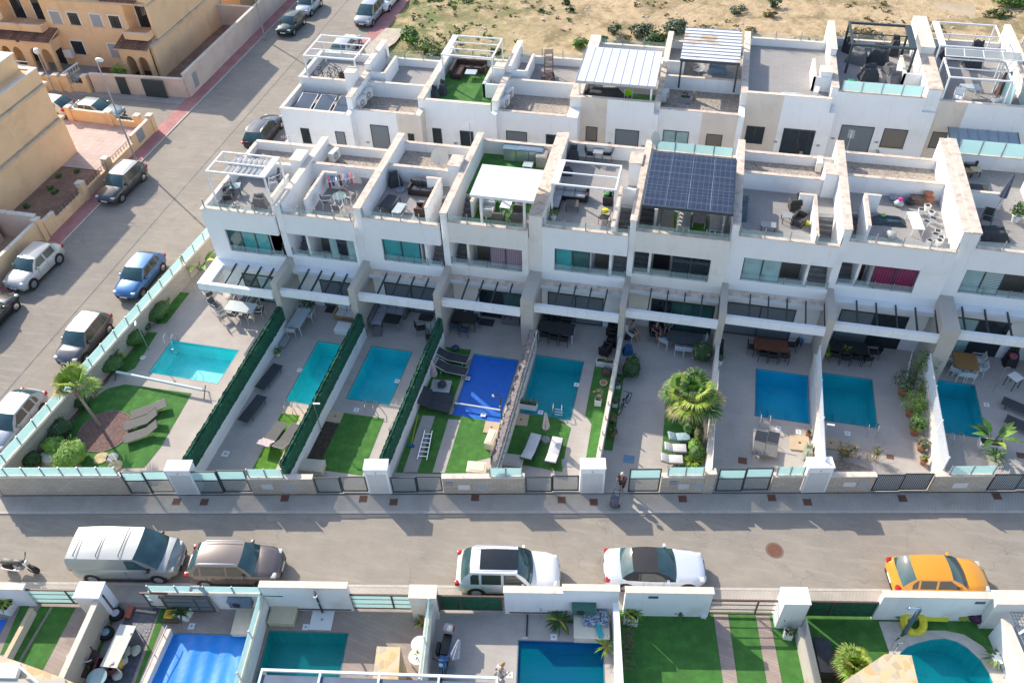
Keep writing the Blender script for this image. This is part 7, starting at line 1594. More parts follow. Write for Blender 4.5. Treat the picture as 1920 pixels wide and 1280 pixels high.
put('stool_g', table(.35,.35,.5,WPLAS,WMET), P_('5',1590,520,TZ[2]), 0, 'small white side table against the third stair wall')
# gravel roofs
for (k, x, y, z, a, lab) in [('5',975,205,6.6,R(80),'air conditioner behind the second terrace, by the white chimney block'),('2',545,690,6.7,R(75),'air conditioner nearer the parapet on the back row gravel'),('2',585,640,6.7,R(75),'air conditioner farther from the parapet on the back row gravel'),('2',1465,690,6.7,R(75),'white air conditioner at the corner of the fourth back roof'),('2',1490,640,6.7,R(75),'white air conditioner behind the other on the fourth back roof'),('3',850,780,6.7,R(80),'rusty white air conditioner below the louvred roof'),('4',275,770,7.3,R(80),'small white unit by the crumpled sheet on the back row'),('7',1255,265,6.7,R(85),'small unit at the end of the gravel right of the solar roof')]:
    put('ac', acunit, P_(k,x,y,z), a, lab, 'air conditioners on the flat roofs')
put('dish', dish(.55), P_('5',1640,235,6.5), R(10), 'large cream satellite dish on gravel behind the brown sofa terrace'); put('dish2', dish(.42), P_('3',755,1140,7.75), R(60), 'satellite dish on the block left of the solar screen')
def aerial():
    r = root('aerial', '', 'aerial'); b = MB(); b.tube([(0,0,0),(0,0,1.5)],.018,GREYM); b.build('mast', r); b = MB(); b.tube([(-.5,0,1.45),(.5,0,1.4)],.01,GREYM)
    for k in range(8): b.tube([(-.45+k*.12,-.18,1.44),(-.45+k*.12,.18,1.44)],.006,WMET,4)
    b.build('antenna', r); return r
put('aer', aerial, P_('2',1245,930,7.8), R(40), 'spiky television aerial before the dark back row door'); put('aer', aerial, P_('5',710,180,6.6), R(20), 'thin television aerial on the corner house gravel'); put('aer', aerial, P_('8',285,175,7.9), R(80), 'white television aerial on the block before the dark double door')
# fourth house (green terrace)
put('arm_c', chair(CUSHL,BEIGEP,.75,True,True), P_('6',400,480,TZ[3]), -1.6, 'cream armchair at the back left of the green terrace'); put('arm_c', chair(CUSHL,BEIGEP,.75,True,True), P_('6',385,540,TZ[3]), -1.6, 'cream armchair nearer the glass on the green terrace')
put('tb_cr', table(1.25,.6,.5,WPLAS,WMET), P_('6',510,510,TZ[3]), R(88), 'long white low table on the green terrace'); put('arm_g', chair(MESHG,GPLAS,.65,True,True), P_('6',590,520,TZ[3]), 1.6, 'grey armchair right of the long white table'); put('arm_g', chair(MESHG,GPLAS,.65,True,True), P_('6',455,590,TZ[3]), 0, 'grey armchair at the glass, left, on the green terrace'); put('arm_g', chair(MESHG,GPLAS,.65,True,True), P_('6',570,595,TZ[3]), 0, 'grey armchair at the glass, right, on the green terrace')
put('sofa_gr', sofa(1.2,MESHG,CUSH), P_('6',600,455,TZ[3]), 0, 'grey two-seat sofa at the back of the green terrace')
r = root('outdoor_kitchen', 'steel outdoor kitchen and barbecue along the rear parapet', 'outdoor kitchen', P_('6',610,200,TZ[3])); b = MB()
for k in range(3): b.box(-1.2+k*.82,-.28,0,-.42+k*.82,.28,.8,mat('steel_front',(.55,.56,.58),.3,.05,3,metal=.6))
b.build('cabinets', r); b = MB(); b.box(-1.25,-.32,.8,1.3,.32,.86,mat('striped_top',(.12,.20,.25),.4,.4,14)); b.build('worktop', r); b = MB()
for k in range(22): b.box(-.2+k*.065,-.25,.865,-.17+k*.065,.25,.885,CHROME)
b.build('grill_bars', r)
put('stor_w', storage(mat('weathered_wood',(.34,.31,.29),.8,.2,4),1.5,.6,.75), P_('6',735,210,TZ[3]), R(90), 'weathered grey wooden cupboard at the right of the green terrace'); put('stool_w', table(.6,.6,.35,PTOP,WMET), P_('6',640,258,TZ[3]), 0, 'small square white frame on the green terrace turf')
# fifth house
put('sofa_cor', sofa(2.3,BLACK,CUSH,1.2), P_('6',900,440,TZ[4]), 0, 'dark corner sofa with grey cushions under the open pergola'); put('tb_rt', table(.75,.7,.4,RATTAN,BLACK), P_('6',918,510,TZ[4]), R(8), 'dark wicker cube table before the corner sofa')
put('arm_bk', chair(BLACK,BLACK,.6,True,True), P_('6',1145,475,TZ[4]), 1.6, 'black armchair with green cushion at the stair parapet'); put('ch_d', CH_D, P_('6',1120,600,TZ[4]), 1.4, 'black chair draped in yellow cloth on the fifth terrace')
bag('yellow towel heap on the black chair of the fifth terrace', q('6',1125,575,TZ[4]), TZ[4]+.46, mat('yellow_cloth',(.70,.62,.02),.9,.15,5), .2, 3, 'towel', 'towel'); bag('green cushion on the black armchair', q('6',1135,465,TZ[4]), TZ[4]+.42, mat('green_cloth',(.10,.32,.12),.9,.15,5), .2, 4, 'cushion', 'cushion')
potted('small leafy plant at the glass corner of the fifth terrace', q('6',800,580,TZ[4]), [L_MD,L_LT], ('rd',.16,.3,WPLAS), .28, 150, 101, .05, TZ[4])
draped('grey covered barbecue at the rear of the fifth terrace', q('6',925,205,TZ[4]), TZ[4], .7, .6, .85, DFAB, .1, 12); put('tb_st', table(1.0,.6,.75,GPLAS,GPLAS), P_('6',1085,200,TZ[4]), R(88), 'grey table with side arms at the rear of the fifth terrace')
put('ch_d', CH_D, P_('6',1035,200,TZ[4]), R(-90), 'dark chair left of the rear table on the fifth terrace'); put('ch_d', CH_D, P_('6',1140,200,TZ[4]), R(90), 'dark chair right of the rear table on the fifth terrace'); draped('dark covered parasol base behind the white pergola beam', q('6',870,285,TZ[4]), TZ[4], 1.0, .7, .3, DFAB, .1, 13)
# sixth house, below the solar panels
b = MB(); p = [q('7',x,y,TZ[5]+.01) for x,y in ((350,535),(565,550),(560,690),(345,670))]; b.sheet([(a,c) for a,c in p],[],TZ[5]+.012,TURFL); tag(b.build('turf_mat'),'bright green turf mat beneath the solar roof','mat')
def pallet_seat():
    r = root('pallet_sofa', '', 'sofa'); b = MB()
    for k in range(7): b.box(-.38,-.85+k*.25,.22,.38,-.72+k*.25,.26,WPLAS)
    for x in (-.36,0,.3): b.box(x,-.85,.05,x+.07,.8,.22,WPLAS)
    b.build('pallet', r); b = MB()
    for k in range(5): b.box(-.38,-.85+k*.36,.26,-.32,-.7+k*.36,.7,WPLAS)
    b.box(-.4,-.85,.7,-.30,.8,.75,WPLAS); b.build('backrest', r); b = MB(); b.rbox(-.28,-.8,.26,.36,.75,.38,mat('patterned_cushion',(.42,.40,.36),.9,.4,18),.04); b.build('cushion', r); return r
put('pal', pallet_seat, P_('7',410,600,TZ[5]), 0, 'white pallet seat on the left of the turf mat'); put('pal', pallet_seat, P_('7',615,620,TZ[5]), R(180), 'white pallet seat on the right with grey cushion'); put('tb_pl', table(.75,1.1,.42,mat('grey_boards',(.24,.21,.19),.8,.2,6),WMET), P_('7',505,600,TZ[5]), 0, 'grey low table on white legs on the turf mat')
# seventh house
for (x, y, a, lab) in [(1105,510,.2,'dark wicker chair farther back on the grey tiled terrace'),(1135,610,2.6,'dark wicker chair near the glass on the grey tiled terrace')]: put('ch_r', CH_R, P_('7',x,y,TZ[6]), a, lab)
put('tb_sd', table(.55,.55,.45,GPLAS,BLACK), P_('7',1055,590,TZ[6]), .1, 'small dark side table between the wicker chairs'); put('tb_low', table(.8,.5,.35,GPLAS,BLACK), P_('7',940,640,TZ[6]), 0, 'low brown table at the glass of the grey tiled terrace'); draped('blue-grey cabinet against the party wall of the tiled terrace', q('7',785,550,TZ[6]), TZ[6], .45, 1.3, .9, mat('blue_grey_cloth',(.10,.14,.18),.8,.1,4), 0, 15)
put('tb_rd', table(.5,.5,.6,BLACK,BLACK,round_=True), P_('7',1140,475,TZ[6]), 0, 'small round black table by the stair parapet'); bag('yellow bag by the stair parapet of the tiled terrace', q('7',1185,610,TZ[6]), TZ[6], mat('yellow_cloth',(.7,.6,.02)) , .16, 7, 'bag')
# eighth house, pots and clutter
def wpot():
    r = root('white_pot', '', 'flower pot'); b = MB(); s = .15; b.add([(-s*.75,-s*.75,0),(s*.75,-s*.75,0),(s*.75,s*.75,0),(-s*.75,s*.75,0),(-s,-s,.38),(s,-s,.38),(s,s,.38),(-s,s,.38)], [(3,2,1,0),(0,1,5,4),(1,2,6,5),(2,3,7,6),(3,0,4,7)], WPLAS); b.build('pot', r)
    b = MB(); b.box(-s*.82,-s*.82,.3,s*.82,s*.82,.32,BLACK); b.build('inner_shade', r); return r  # black plate stands in for the shade inside the empty pot
for n_, (x, y) in enumerate([(757,545),(797,520),(820,560),(790,620),(830,600),(860,680),(880,720),(870,740),(810,740),(845,700)]):
    put('wp', wpot, P_('8',x,y,TZ[7]), .3*n_, None, 'empty white square pots on the eighth terrace')
for o in [o for o in bpy.data.objects if o.name.startswith('white_pot')]: o['label'] = 'empty white square pot among the others along the eighth terrace wall'
put('tpot', lambda: (lambda r: (potm(('rd',.24,.42,TERRA),r), r)[-1])(root('terracotta_pot','','flower pot')), P_('8',800,445,TZ[7]+.2), 0, 'terracotta pot on top of the pair in the terrace corner'); put('tpot', lambda: None, P_('8',808,480,TZ[7]), 0, 'terracotta pot in front of the pair in the terrace corner')
put('tb_wh', table(.62,1.6,.5,WPLAS,WPLAS), P_('8',715,630,TZ[7]), R(6), 'long white plastic table on the eighth terrace'); draped('dark tarpaulin heap on the eighth terrace', q('8',555,595,TZ[7]), TZ[7], 1.9, .75, .25, mat('tarpaulin_blue',(.03,.06,.08),.4,.5,9,.8), .05, 17, 'tarpaulin_heap', 'tarpaulin')
bag('bright green bag on the dark tarpaulin heap', q('8',525,560,TZ[7]+.2), TZ[7]+.2, mat('lime_bag',(.2,.5,.05),.7,.1,5), .14, 8); bag('grey tarpaulin bundle by the terrace glass', q('8',570,690,TZ[7]), TZ[7], mat('tarp_grey',(.42,.42,.38),.7,.2,5), .3, 9, 'bundle'); bag('black rubbish bag beside the brown crate', q('8',690,480,TZ[7]), TZ[7], BLACK, .26, 10); bag('white sack with pink lid on the eighth terrace', q('8',620,490,TZ[7]), TZ[7], mat('sack_white',(.55,.57,.55),.7,.2,5), .28, 11, 'sack'); bag('small magenta bag on the white sack', q('8',632,460,TZ[7]+.35), TZ[7]+.38, mat('magenta',(.7,.03,.35),.6,.1,5), .14, 12)
put('crate', storage(mat('crate_brown',(.22,.14,.10),.8,.25,5),.85,.5,.35), P_('8',745,470,TZ[7]), 0, 'brown wooden crate beside the terracotta pots'); bag('grey plastic heap behind the white sack', q('8',590,455,TZ[7]), TZ[7], mat('tarp_bluegrey',(.30,.35,.38),.6,.2,5), .25, 13, 'plastic_heap')
# ninth house
put('par_t', parasol(mat('navy_stripe',(.09,.10,.14),.9,.3,12),2.6,R(-8)), P_('8',1215,560,TZ[8]), R(-40), 'tilted closed dark parasol on the terrace at the right edge'); put('tb_sl', table(1.3,.8,.72,DFAB,DARKM), P_('8',1085,445,TZ[8]), 0, 'dark table beside the low white wall at the right'); draped('dark covered table at the glass of the right edge terrace', q('8',1200,690,TZ[8]), TZ[8], 1.9, .8, .5, DFAB, .1, 18)
put('ch_d', CH_D, P_('8',1165,610,TZ[8]), 2.9, 'dark chair below the tilted parasol'); put('bench', sofa(1.3,DARKM,CUSH), P_('8',1030,235,TZ[8]), 0, 'black metal bench before the frosted screen at the right'); put('tb_wd', table(.55,.5,.45,WOODL,DARKM), P_('8',1150,245,TZ[8]), 0, 'wooden side table by the black bench'); put('tb_wd', table(.5,.5,.4,WOODL,DARKM), P_('8',1095,300,TZ[8]), .1, 'wooden stool in front of the black bench'); put('tb_wl', table(.9,.5,.4,WOOD,DARKM), P_('8',1025,300,TZ[8]), 0, 'low wooden table partly behind the party wall')
potted('green shrub in a round white pot at the right edge terrace', q('8',1355,590,TZ[8]), [L_MD,L_LT], ('rd',.26,.45,WPLAS), .5, 420, 104, .07, TZ[8]); put('binr', lambda: (lambda r: (MB().cyl(0,0,0,.6,.22,GPLAS,r1=.26,n=16).build('bin', r), MB().cyl(0,0,.6,.65,.27,DARKM,n=16).build('lid', r), r)[-1])(root('round_bin','','bin')), P_('8',1150,470,TZ[8]), 0, 'round grey bin on green turf beside the low white wall')
r = root('low_wall', 'low white wall across the terrace at the right edge', 'wall', (15.2,43.3,TZ[8]-.02)); b = MB(); b.box(0,0,0,2.2,.15,1.0,WHITE); b.build('masonry', r); b = MB(); b.box(-.0,-.03,1.0,2.23,.18,1.05,COPEW); b.build('capping', r)
r = root('low_wall', 'white block walls of the stairwell at the very right edge', 'wall', (18.9,42.,TZ[8]-.02)); b = MB(); b.box(0,0,0,.2,3.6,1.3,WHITE); b.box(.2,0,0,1.6,.2,1.0,WHITE); b.build('masonry', r); b = MB(); b.box(-.03,-.03,1.3,.23,3.63,1.35,COPEW); b.build('capping', r)
# back row contents
put('sofa_bb', sofa(2.3,BRATTAN,BRATTAN,1.1), P_('2',1245,455,6.75), 0, 'brown wicker corner sofa on the back row turf terrace'); put('tb_bb', table(.8,.7,.45,PTOP,BRATTAN), P_('2',1248,500,6.75), .05, 'square glass topped wicker table by the brown corner sofa')
draped('grey covered trolley at the left of the turf terrace', q('2',1000,635,6.75), 6.75, .95, .8, .75, DFAB, .1, 20); draped('grey covered box beside the covered trolley', q('2',1065,600,6.75), 6.75, .5, .8, .75, DFAB, .1, 21)
b = MB(); r = root('wooden_stand', 'tall brown wooden frame stand on the fourth back terrace', 'stand', P_('2',1745,495,6.9), .2)
for x in (-.3,.3):
    for y in (-.3,.3): b.bar((x,y,0),(x*.9,y*.9,1.9),.06,.06,BROWNM)
b.build('uprights', r); b = MB()
for z in (.35,.9,1.35,1.85): b.box(-.3,-.3,z,.3,.3,z+.04,BROWNM)
b.build('shelves', r)
put('tb_br', table(.9,.6,.4,BRATTAN,BRATTAN), P_('2',1740,515,6.9), .3, 'low brown wicker table under the wooden stand'); 
def bicycle():
    r = root('bicycle', '', 'bicycle')
    for x in (-.5,.5):
        T = Matrix.Translation((x,0,.33))@Matrix.Rotation(R(90),4,'X'); b = MB(); b.tube([(.32*cos(k*pi/10),.32*sin(k*pi/10),0) for k in range(21)],.022,BLACK,5,T=T); o = b.build('wheel', r)
        b = MB()
        for k in range(8): b.bar((0,0,0),(.31*cos(k*pi/4),.31*sin(k*pi/4),0),.008,.008,CHROME,T=T)
        b.build('spokes', o)
    b = MB(); b.tube([(-.5,0,.33),(-.15,0,.32),(.35,0,.78),(-.2,0,.75),(-.15,0,.32)],.02,BLACK); b.tube([(-.5,0,.33),(-.2,0,.75)],.014,BLACK); b.tube([(.5,0,.33),(.35,0,.78),(.32,0,.95)],.018,BLACK); b.build('frame', r)
    b = MB(); b.tube([(.3,-.28,.98),(.34,0,.95),(.3,.28,.98)],.014,BLACK); b.build('handlebar', r); b = MB(); b.rbox(-.32,-.07,.86,-.1,.07,.91,BLACK,.02); b.bar((-.2,0,.75),(-.21,0,.87),.03,.03,BLACK); b.build('saddle', r)
    b = MB(); b.bar((-.15,-.15,.25),(-.15,.15,.38),.03,.03,BLACK); b.build('pedals', r); return r
put('bike', bicycle, P_('2',310,500,7.0), R(15), 'black bicycle on the end roof of the back row', 'bicycles'); put('bike', bicycle, P_('2',360,505,7.0), R(60), 'second black bicycle on the end roof, turned sideways', 'bicycles'); put('bike', bicycle, P_('g4',205,710,0), R(70), 'black bicycle lying along the long paved drive', 'bicycles')
put('ch_rr', chair(BRATTAN,BLACK,.6,True,True), P_('2',430,515,7.0), .6, 'brown wicker seat on the end roof of the back row')
draped('dark covered sofa under the ribbed white roof', q('3',380,760,7.0), 7.0, 3.0, 1.0, .55, DFAB, 0, 22); put('ch_lime', chair(mat('lime_plastic',(.35,.75,.0),.5,.05,4),WMET,.5,False), P_('3',570,770,7.0), 0, 'lime green chair under the ribbed white roof')
b = MB(); b.box(-4.5,50.4,7.005,-2.75,52.4,7.02,TURF); tag(b.build('turf_mat'),'strip of dark turf beside the lime green chair','mat')
potted('potted dark plant on gravel below the louvred roof', q('3',1010,770,6.7), [L_DK,L_MD], ('sq',.4,.35,GPLAS,.7), .2, 120, 105, .05, 6.55); r = root('garden_figure','small stone figure standing on the gravel below the louvred roof','statue',P_('3',1080,780,6.55)); b = MB(); b.lathe(0,0,[(.14,0),(.1,.2),(.14,.4),(.08,.55),(.11,.68),(.02,.78)],mat('figure_stone',(.30,.25,.2),.9,.3,6),12); b.build('figure', r)
put('ch_wp', chair(WPLAS,WPLAS,.52), P_('3',1110,590,6.9), 2.4, 'white plastic chair under the louvred roof'); draped('blue-grey covered table under the louvred roof', q('3',1250,590,6.9), 6.9, 1.6, 1.0, .7, mat('blue_grey_cover',(.20,.27,.33),.8,.1,4), 0, 24)
draped('crumpled white sheet lying on the back row gravel', q('4',100,740,7.3), 7.3, 1.6, .5, .12, mat('white_sheet',(.62,.63,.62),.7,.1,4), .05, 25, 'plastic_sheet', 'sheet')
for n_, (x, y, w_, d, h_) in enumerate([(600,480,1.4,1.0,.8),(760,480,1.5,1.1,1.0),(880,420,.7,.8,1.1),(690,610,1.3,1.0,.8),(920,650,1.7,.7,.7),(850,560,.7,.9,.5),(535,400,.7,.6,.9)]):
    draped(['grey cover over a chair at the left of the dark pergola','largest black cover under the dark pergola','tall black cover at the wall of the dark pergola','black covered armchair behind the frosted screen','grey covered bench behind the frosted screen, right','small grey cover between the bench and armchair','round black cover behind the dark pergola post'][n_], q('4',x,y,7.2), 7.2, w_, d, h_, [GFAB,DFAB,DFAB,DFAB,GFAB,GFAB,DFAB][n_], .2*n_-.4, 30+n_, group='covered furniture under the dark pergola')
bag('green plastic wrapping behind the frosted screen', q('4',550,670,7.2), 7.2, mat('green_wrap',(.0,.35,.15),.4,.2,6,.5), .38, 14, 'plastic_wrap')
for (x, y, a, lab) in [(1370,800,2.9,'white metal chair at the left of the white table, right end'),(1660,830,.3,'white metal chair with slats at the parapet, right end')]: put('ch_wm', chair(WMET,WMET,.55), P_('4',x,y,7.2), a, lab)
put('tb_wm', table(1.2,.8,.7,PTOP,WMET), P_('4',1460,750,7.2), .1, 'pale glass table between the white metal chairs'); draped('dark covered swing seat behind the white pergola', q('4',1490,520,7.2), 7.2, 1.1, .9, 1.5, DFAB, .1, 41); draped('tall brown cover at the right end of the back row', q('4',1720,740,7.2), 7.2, .7, .7, 1.3, BROWNM, .1, 42); draped('dark sofa at the rear right of the back row', q('4',1340,450,7.2), 7.2, 1.6, .8, .6, DFAB, .1, 43)
# ---------------------------------------------------------------- porches and gardens, north side
put('lg_g', lounger(MESHG, BLACK, up=.12), P_('g1',670,838), R(39), 'grey lounger lying flat, farthest from the gate on the corner lawn'); put('lg_g2', lounger(MESHG, BLACK, up=.5), P_('g1',640,890), R(38), 'middle grey lounger on the corner lawn, with a black strap'); put('lg_g2', None, P_('g1',640,945), R(38), 'grey lounger nearest the street wall on the corner lawn')
r = root('pool_roller', 'long pool cover roller with pale tube beside the corner pool', 'pool roller', (*q('g1',530,680),0), 0); e = q('g1',910,760); dx, dy = e[0]-r.location.x, e[1]-r.location.y
b = MB(); b.tube([(0,0,.45),(dx,dy,.45)],.085,mat('roller_tube',(.62,.76,.76),.3,.03,3),10); b.build('tube', r)
for (x, y) in ((-.1,0),(dx+.1,dy)):
    b = MB(); b.bar((x,y-.3,0),(x,y+.25,.6),.04,.04,DARKM); b.bar((x,y+.3,0),(x,y-.1,.5),.04,.04,DARKM); b.build('stand', r)
for (k, x, y, a, lab) in [('g1',755,540,R(180),'pool ladder at the far edge of the corner pool'),('g2',610,705,0,'pool ladder at the near end of the long narrow pool'),('g2',1045,700,0,'pool ladder below the pool beside plain dark turf'),('g3',1010,715,0,'pool ladder below the pool with the plant trough'),('g4',965,775,0,'pool ladder below the square blue pool'),('g5',440,830,0,'pool ladder at the corner of the teal pool with flower bed'),('g5',890,880,R(10),'pool ladder in the pool at the right edge')]:
    put('lad', ladder, P_(k,x,y), a, lab, 'pool ladders')
# corner house dining set
put('tb_din', table(1.9,.9,.74,PTOP,WMET), P_('g2',330,175,.5)[:2], 0, 'white framed dining table of three glass tops on the corner deck')
for (x, y, a, lab) in [(190,160,-1.9,'white armchair alone at the left of the corner dining table'),(290,210,0,'white chair at the near left side of the corner dining table'),(350,222,.1,'white chair at the near middle of the corner dining table'),(425,195,1.7,'white chair at the right head of the corner dining table'),(280,120,3.1,'white chair at the far left side of the corner dining table'),(350,130,3.2,'white chair at the far middle of the corner dining table'),(400,150,3.0,'white chair at the far right side of the corner dining table'),(150,100,.9,'pale folded chair by the wall of the corner porch'),(235,215,-.6,'white chair at the near left corner of the corner dining table')]:
    put('ch_w', CH_W, (*q('g2',x,y,.3),0), a, lab, 'white chairs of the corner dining set')
# second garden
put('tb_wn', table(.85,1.7,.74,PTOP,WMET), (*q('g2',645,235,.5),0), R(0), 'long white table in front of the second porch')
for (x, y, a, lab) in [(610,300,.1,'white chair at the near end of the long white table'),(700,220,1.6,'beige chair at the right side of the long white table'),(665,185,3.1,'white chair at the far end of the long white table')]: put('ch_wl', chair(CUSHL,WMET), (*q('g2',x,y,.2),0), a, lab)
put('sofa_w', sofa(1.5,WOOD,CUSHL), (*q('g2',905,200,.2),0), R(0), 'pale cushioned sofa on a wooden base in the second porch'); put('tb_wc', storage(WPLAS,.9,.75,.36), (*q('g2',885,278,.2),0), 0, 'white cube table before the pale cushioned sofa')
put('mat_dk', lambda: (lambda r: (MB().box(-.45,-.3,.005,.45,.3,.02,DFAB).build('mat', r), r)[-1])(root('door_mat','','door mat')), P_('g2',825,178), 0, 'dark door mat in the second porch', 'door mats in the porches')
for (k, x, y, lab) in [('g2',1335,220,'dark door mat in the third porch'),('g3',618,245,'dark door mat in the fourth porch')]: put('mat_dk', None, P_(k,x,y), 0, lab, 'door mats in the porches')
put('lg_d', lounger(DFAB, DARKM, up=.0), (*q('g2',480,545,.2),0), R(262), 'dark lounger nearer the porch beside the first hedge wall'); put('lg_d', None, (*q('g2',390,720,.2),0), R(262), 'dark lounger nearer the street beside the first hedge wall')
put('stor_d', storage(GPLAS,.35,.9,.3), P_('g2',570,360), 0, 'dark trough planter against the first hedge wall')
put('lg_t', lounger(MESHG, GPLAS, up=.35, towel=mat('striped_towel',(.55,.45,.45),.9,.35,14)), (*q('g2',500,870,.2),0), R(262), 'grey lounger with a striped towel on bright turf'); put('lg_t2', lounger(MESHG, GPLAS, up=.35), (*q('g2',580,880,.2),0), R(262), 'bare grey lounger beside the striped towel one')
# third garden
put('sofa_g3', sofa(2.0,GFAB,CUSH,1.1), (*q('g2',1150,185,.2),0), 0, 'grey corner sofa in the third porch'); put('tb_g3', table(1.0,.75,.62,BLACK,GPLAS), (*q('g2',1155,245,.3),0), 0, 'black topped table before the grey corner sofa'); put('pouf', storage(GFAB,.5,.5,.4), (*q('g2',1070,300,.1),0), .3, 'grey pouf at the end of the grey corner sofa'); 
put('ch_d', CH_D, (*q('g2',1310,290,.2),0), -1.2, 'black chair by the third hedge, left of the glass table'); put('ch_d', None, (*q('g2',1360,340,.2),0), .3, 'black chair by the third hedge, nearest the pool'); put('tb_glr', table(.8,.8,.7,CGLASS,DARKM,round_=True), (*q('g2',1375,285,.3),0), 0, 'round glass table beside the third hedge wall')
put('stor_l', storage(BEIGEP,1.25,.7,.42), (*q('g2',715,1035,.2),0), R(6), 'cream storage chest on its side by the soil bed'); put('lg_w', storage(MATS['weathered_wood'],.3,1.3,.35), P_('g2',1175,800), R(-6), 'weathered low bench against the third hedge wall')
# fourth garden
put('tb_bk', table(1.5,.9,.74,BLACK,DARKM), (*q('g3',500,240,.4),0), 0, 'black dining table in the fourth porch')
for (x, y, a, lab) in [(450,275,0,'black chair with blue seat, near left of the black table'),(500,300,0,'black chair with blue seat, near right of the black table'),(475,195,3.1,'black chair at the far left of the black table'),(530,200,3.1,'black chair at the far right of the black table'),(560,245,1.6,'black chair at the right end of the black table')]: put('ch_bb', chair(mat('dark_blue_seat',(.04,.08,.14),.8,.2,5),DARKM), (*q('g3',x,y,.2),0), a, lab, 'chairs around the black dining table')
put('sofa_p', sofa(1.1,GFAB,mat('mauve_cushion',(.20,.16,.20),.9,.1,5)), (*q('g3',755,225,.2),0), 0, 'mauve cushioned seat at the right of the fourth porch')
for (x, y, lab) in [(430,440,'dark white-framed lounger nearest the fourth porch'),(425,505,'second dark white-framed lounger beside the parasol')]: put('lg_wf', lounger(DFAB, WMET, up=.5), (*q('g3',x,y,.2),0), R(176), lab)
for (x, y, lab) in [(340,650,'dark lounger just below the striped parasol'),(330,700,'dark lounger next to the two paved strips')]: put('lg_df', lounger(DFAB, DARKM, up=.4), (*q('g3',x,y,.2),0), R(176), lab)
put('par_m', parasol(mat('mauve_canopy',(.36,.28,.31),.9,.25,8),2.2), P_('g3',340,600), 0, 'closed mauve parasol at the third hedge wall'); put('tb_tp', table(1.1,.9,.35,mat('pale_slab',(.45,.45,.43),.7,.1,3),GPLAS), (*q('g3',370,600,.2),0), R(5), 'low square pale table at the mauve parasol'); bag('dark folded cover on the low square table', q('g3',375,590,.38), .36, DFAB, .25, 15, 'folded_cover', 'cover'); bag('dark blue cushion on the turf by the fourth porch', q('g3',448,392), 0, mat('dark_blue_cloth',(.05,.08,.12),.9), .22, 16, 'cushion', 'cushion')
r = root('ladder', 'aluminium ladder lying on the paved strip and turf', 'ladder', (*q('g3',285,920),.03), R(-84)); b = MB(); 
for y in (-.2,.2): b.bar((-.95,y,.12),(.95,y*1.25,.03),.04,.06,CHROME)
b.build('rails', r); b = MB()
for k in range(6): b.bar((-.75+k*.3,-.22,.08),(-.75+k*.3,.22,.08),.035,.03,CHROME)
b.build('rungs', r)
r = root('garden_broom', 'broom with blue head and yellow grip leaning by the hedge wall', 'broom', (*q('g3',205,920),0)); p = q('g3',245,745,.9); b = MB(); b.tube([(0,0,.05),(p[0]-r.location.x,p[1]-r.location.y,.9)],.015,mat('yellow_stick',(.6,.5,.02),.5),5); b.build('handle', r); b = MB(); b.rbox(-.2,-.08,0,.2,.08,.1,mat('blue_broom',(.02,.12,.3),.6),.02); b.build('head', r)
r = root('pool_roller', 'short roller at the end of the blue covered pool', 'pool roller', (*q('g3',445,700),0)); e = q('g3',700,740); dx, dy = e[0]-r.location.x, e[1]-r.location.y; b = MB(); b.tube([(0,0,.25),(dx,dy,.25)],.05,WMET,8); b.build('tube', r)
for (x, y) in ((0,0),(dx,dy)): b = MB(); b.bar((x,y-.15,0),(x,y+.0,.3),.03,.03,DARKM); b.bar((x,y+.15,0),(x,y-.0,.3),.03,.03,DARKM); b.build('stand', r)
def shower(h=2.1, m=DARKM):
    def f():
        r = root('garden_shower', '', 'shower'); b = MB(); b.tube([(0,0,0),(0,0,h*.8),(0,-.1,h*.95),(0,-.35,h)],.045,m,8); b.build('pole', r); b = MB(); b.cyl(0,-.38,h-.08,h-.04,.09,CHROME,n=12); b.build('shower_head', r); b = MB(); b.box(-.02,-.09,1.0,.02,-.04,1.1,CHROME); b.build('tap', r); return r
    return f
put('shw', shower(), P_('g3',700,770), R(-60), 'black curved garden shower at the end of the blue covered pool')
put('tray', lambda: (lambda r: (MB().box(-.4,-.4,0,.4,.4,.06,mat('beige_tray',(.55,.42,.28),.8,.06,3)).build('tray', r), MB().cyl(0,0,.06,.065,.06,IRON,n=12).build('drain', r), r)[-1])(root('shower_tray','','shower tray')), P_('g3',645,820), R(3), 'beige shower tray below the blue covered pool', 'shower trays')
for (k, x, y, lab) in [('g3',805,778,'beige shower tray at the top of the mown plot with loungers'),('g4',1160,905,'beige shower tray near the square blue pool'),('g5',225,905,'grey shower tray left of the dry flower bed'),('g2',840,760,'beige shower tray above the dark soil bed')]: put('tray', None, P_(k,x,y), R(3), lab, 'shower trays', scale=1.25 if k == 'g4' else None)
put('stor_y', storage(mat('cream_plastic',(.70,.63,.50),.6,.04,4),.42,.95,.55), (*q('g3',643,890,.2),0), R(-4), 'cream upright storage box beside the dry hedge'); put('stor_z', storage(MATS['cream_plastic'],.95,.62,.5), (*q('g3',565,1050,.2),0), R(6), 'cream storage box behind the mail box wall'); put('stor_x', storage(mat('putty_plastic',(.50,.45,.38),.6,.05,4),1.2,.7,.4), (*q('g3',750,1005,.2),0), R(2), 'putty coloured storage box behind the frosted screen')
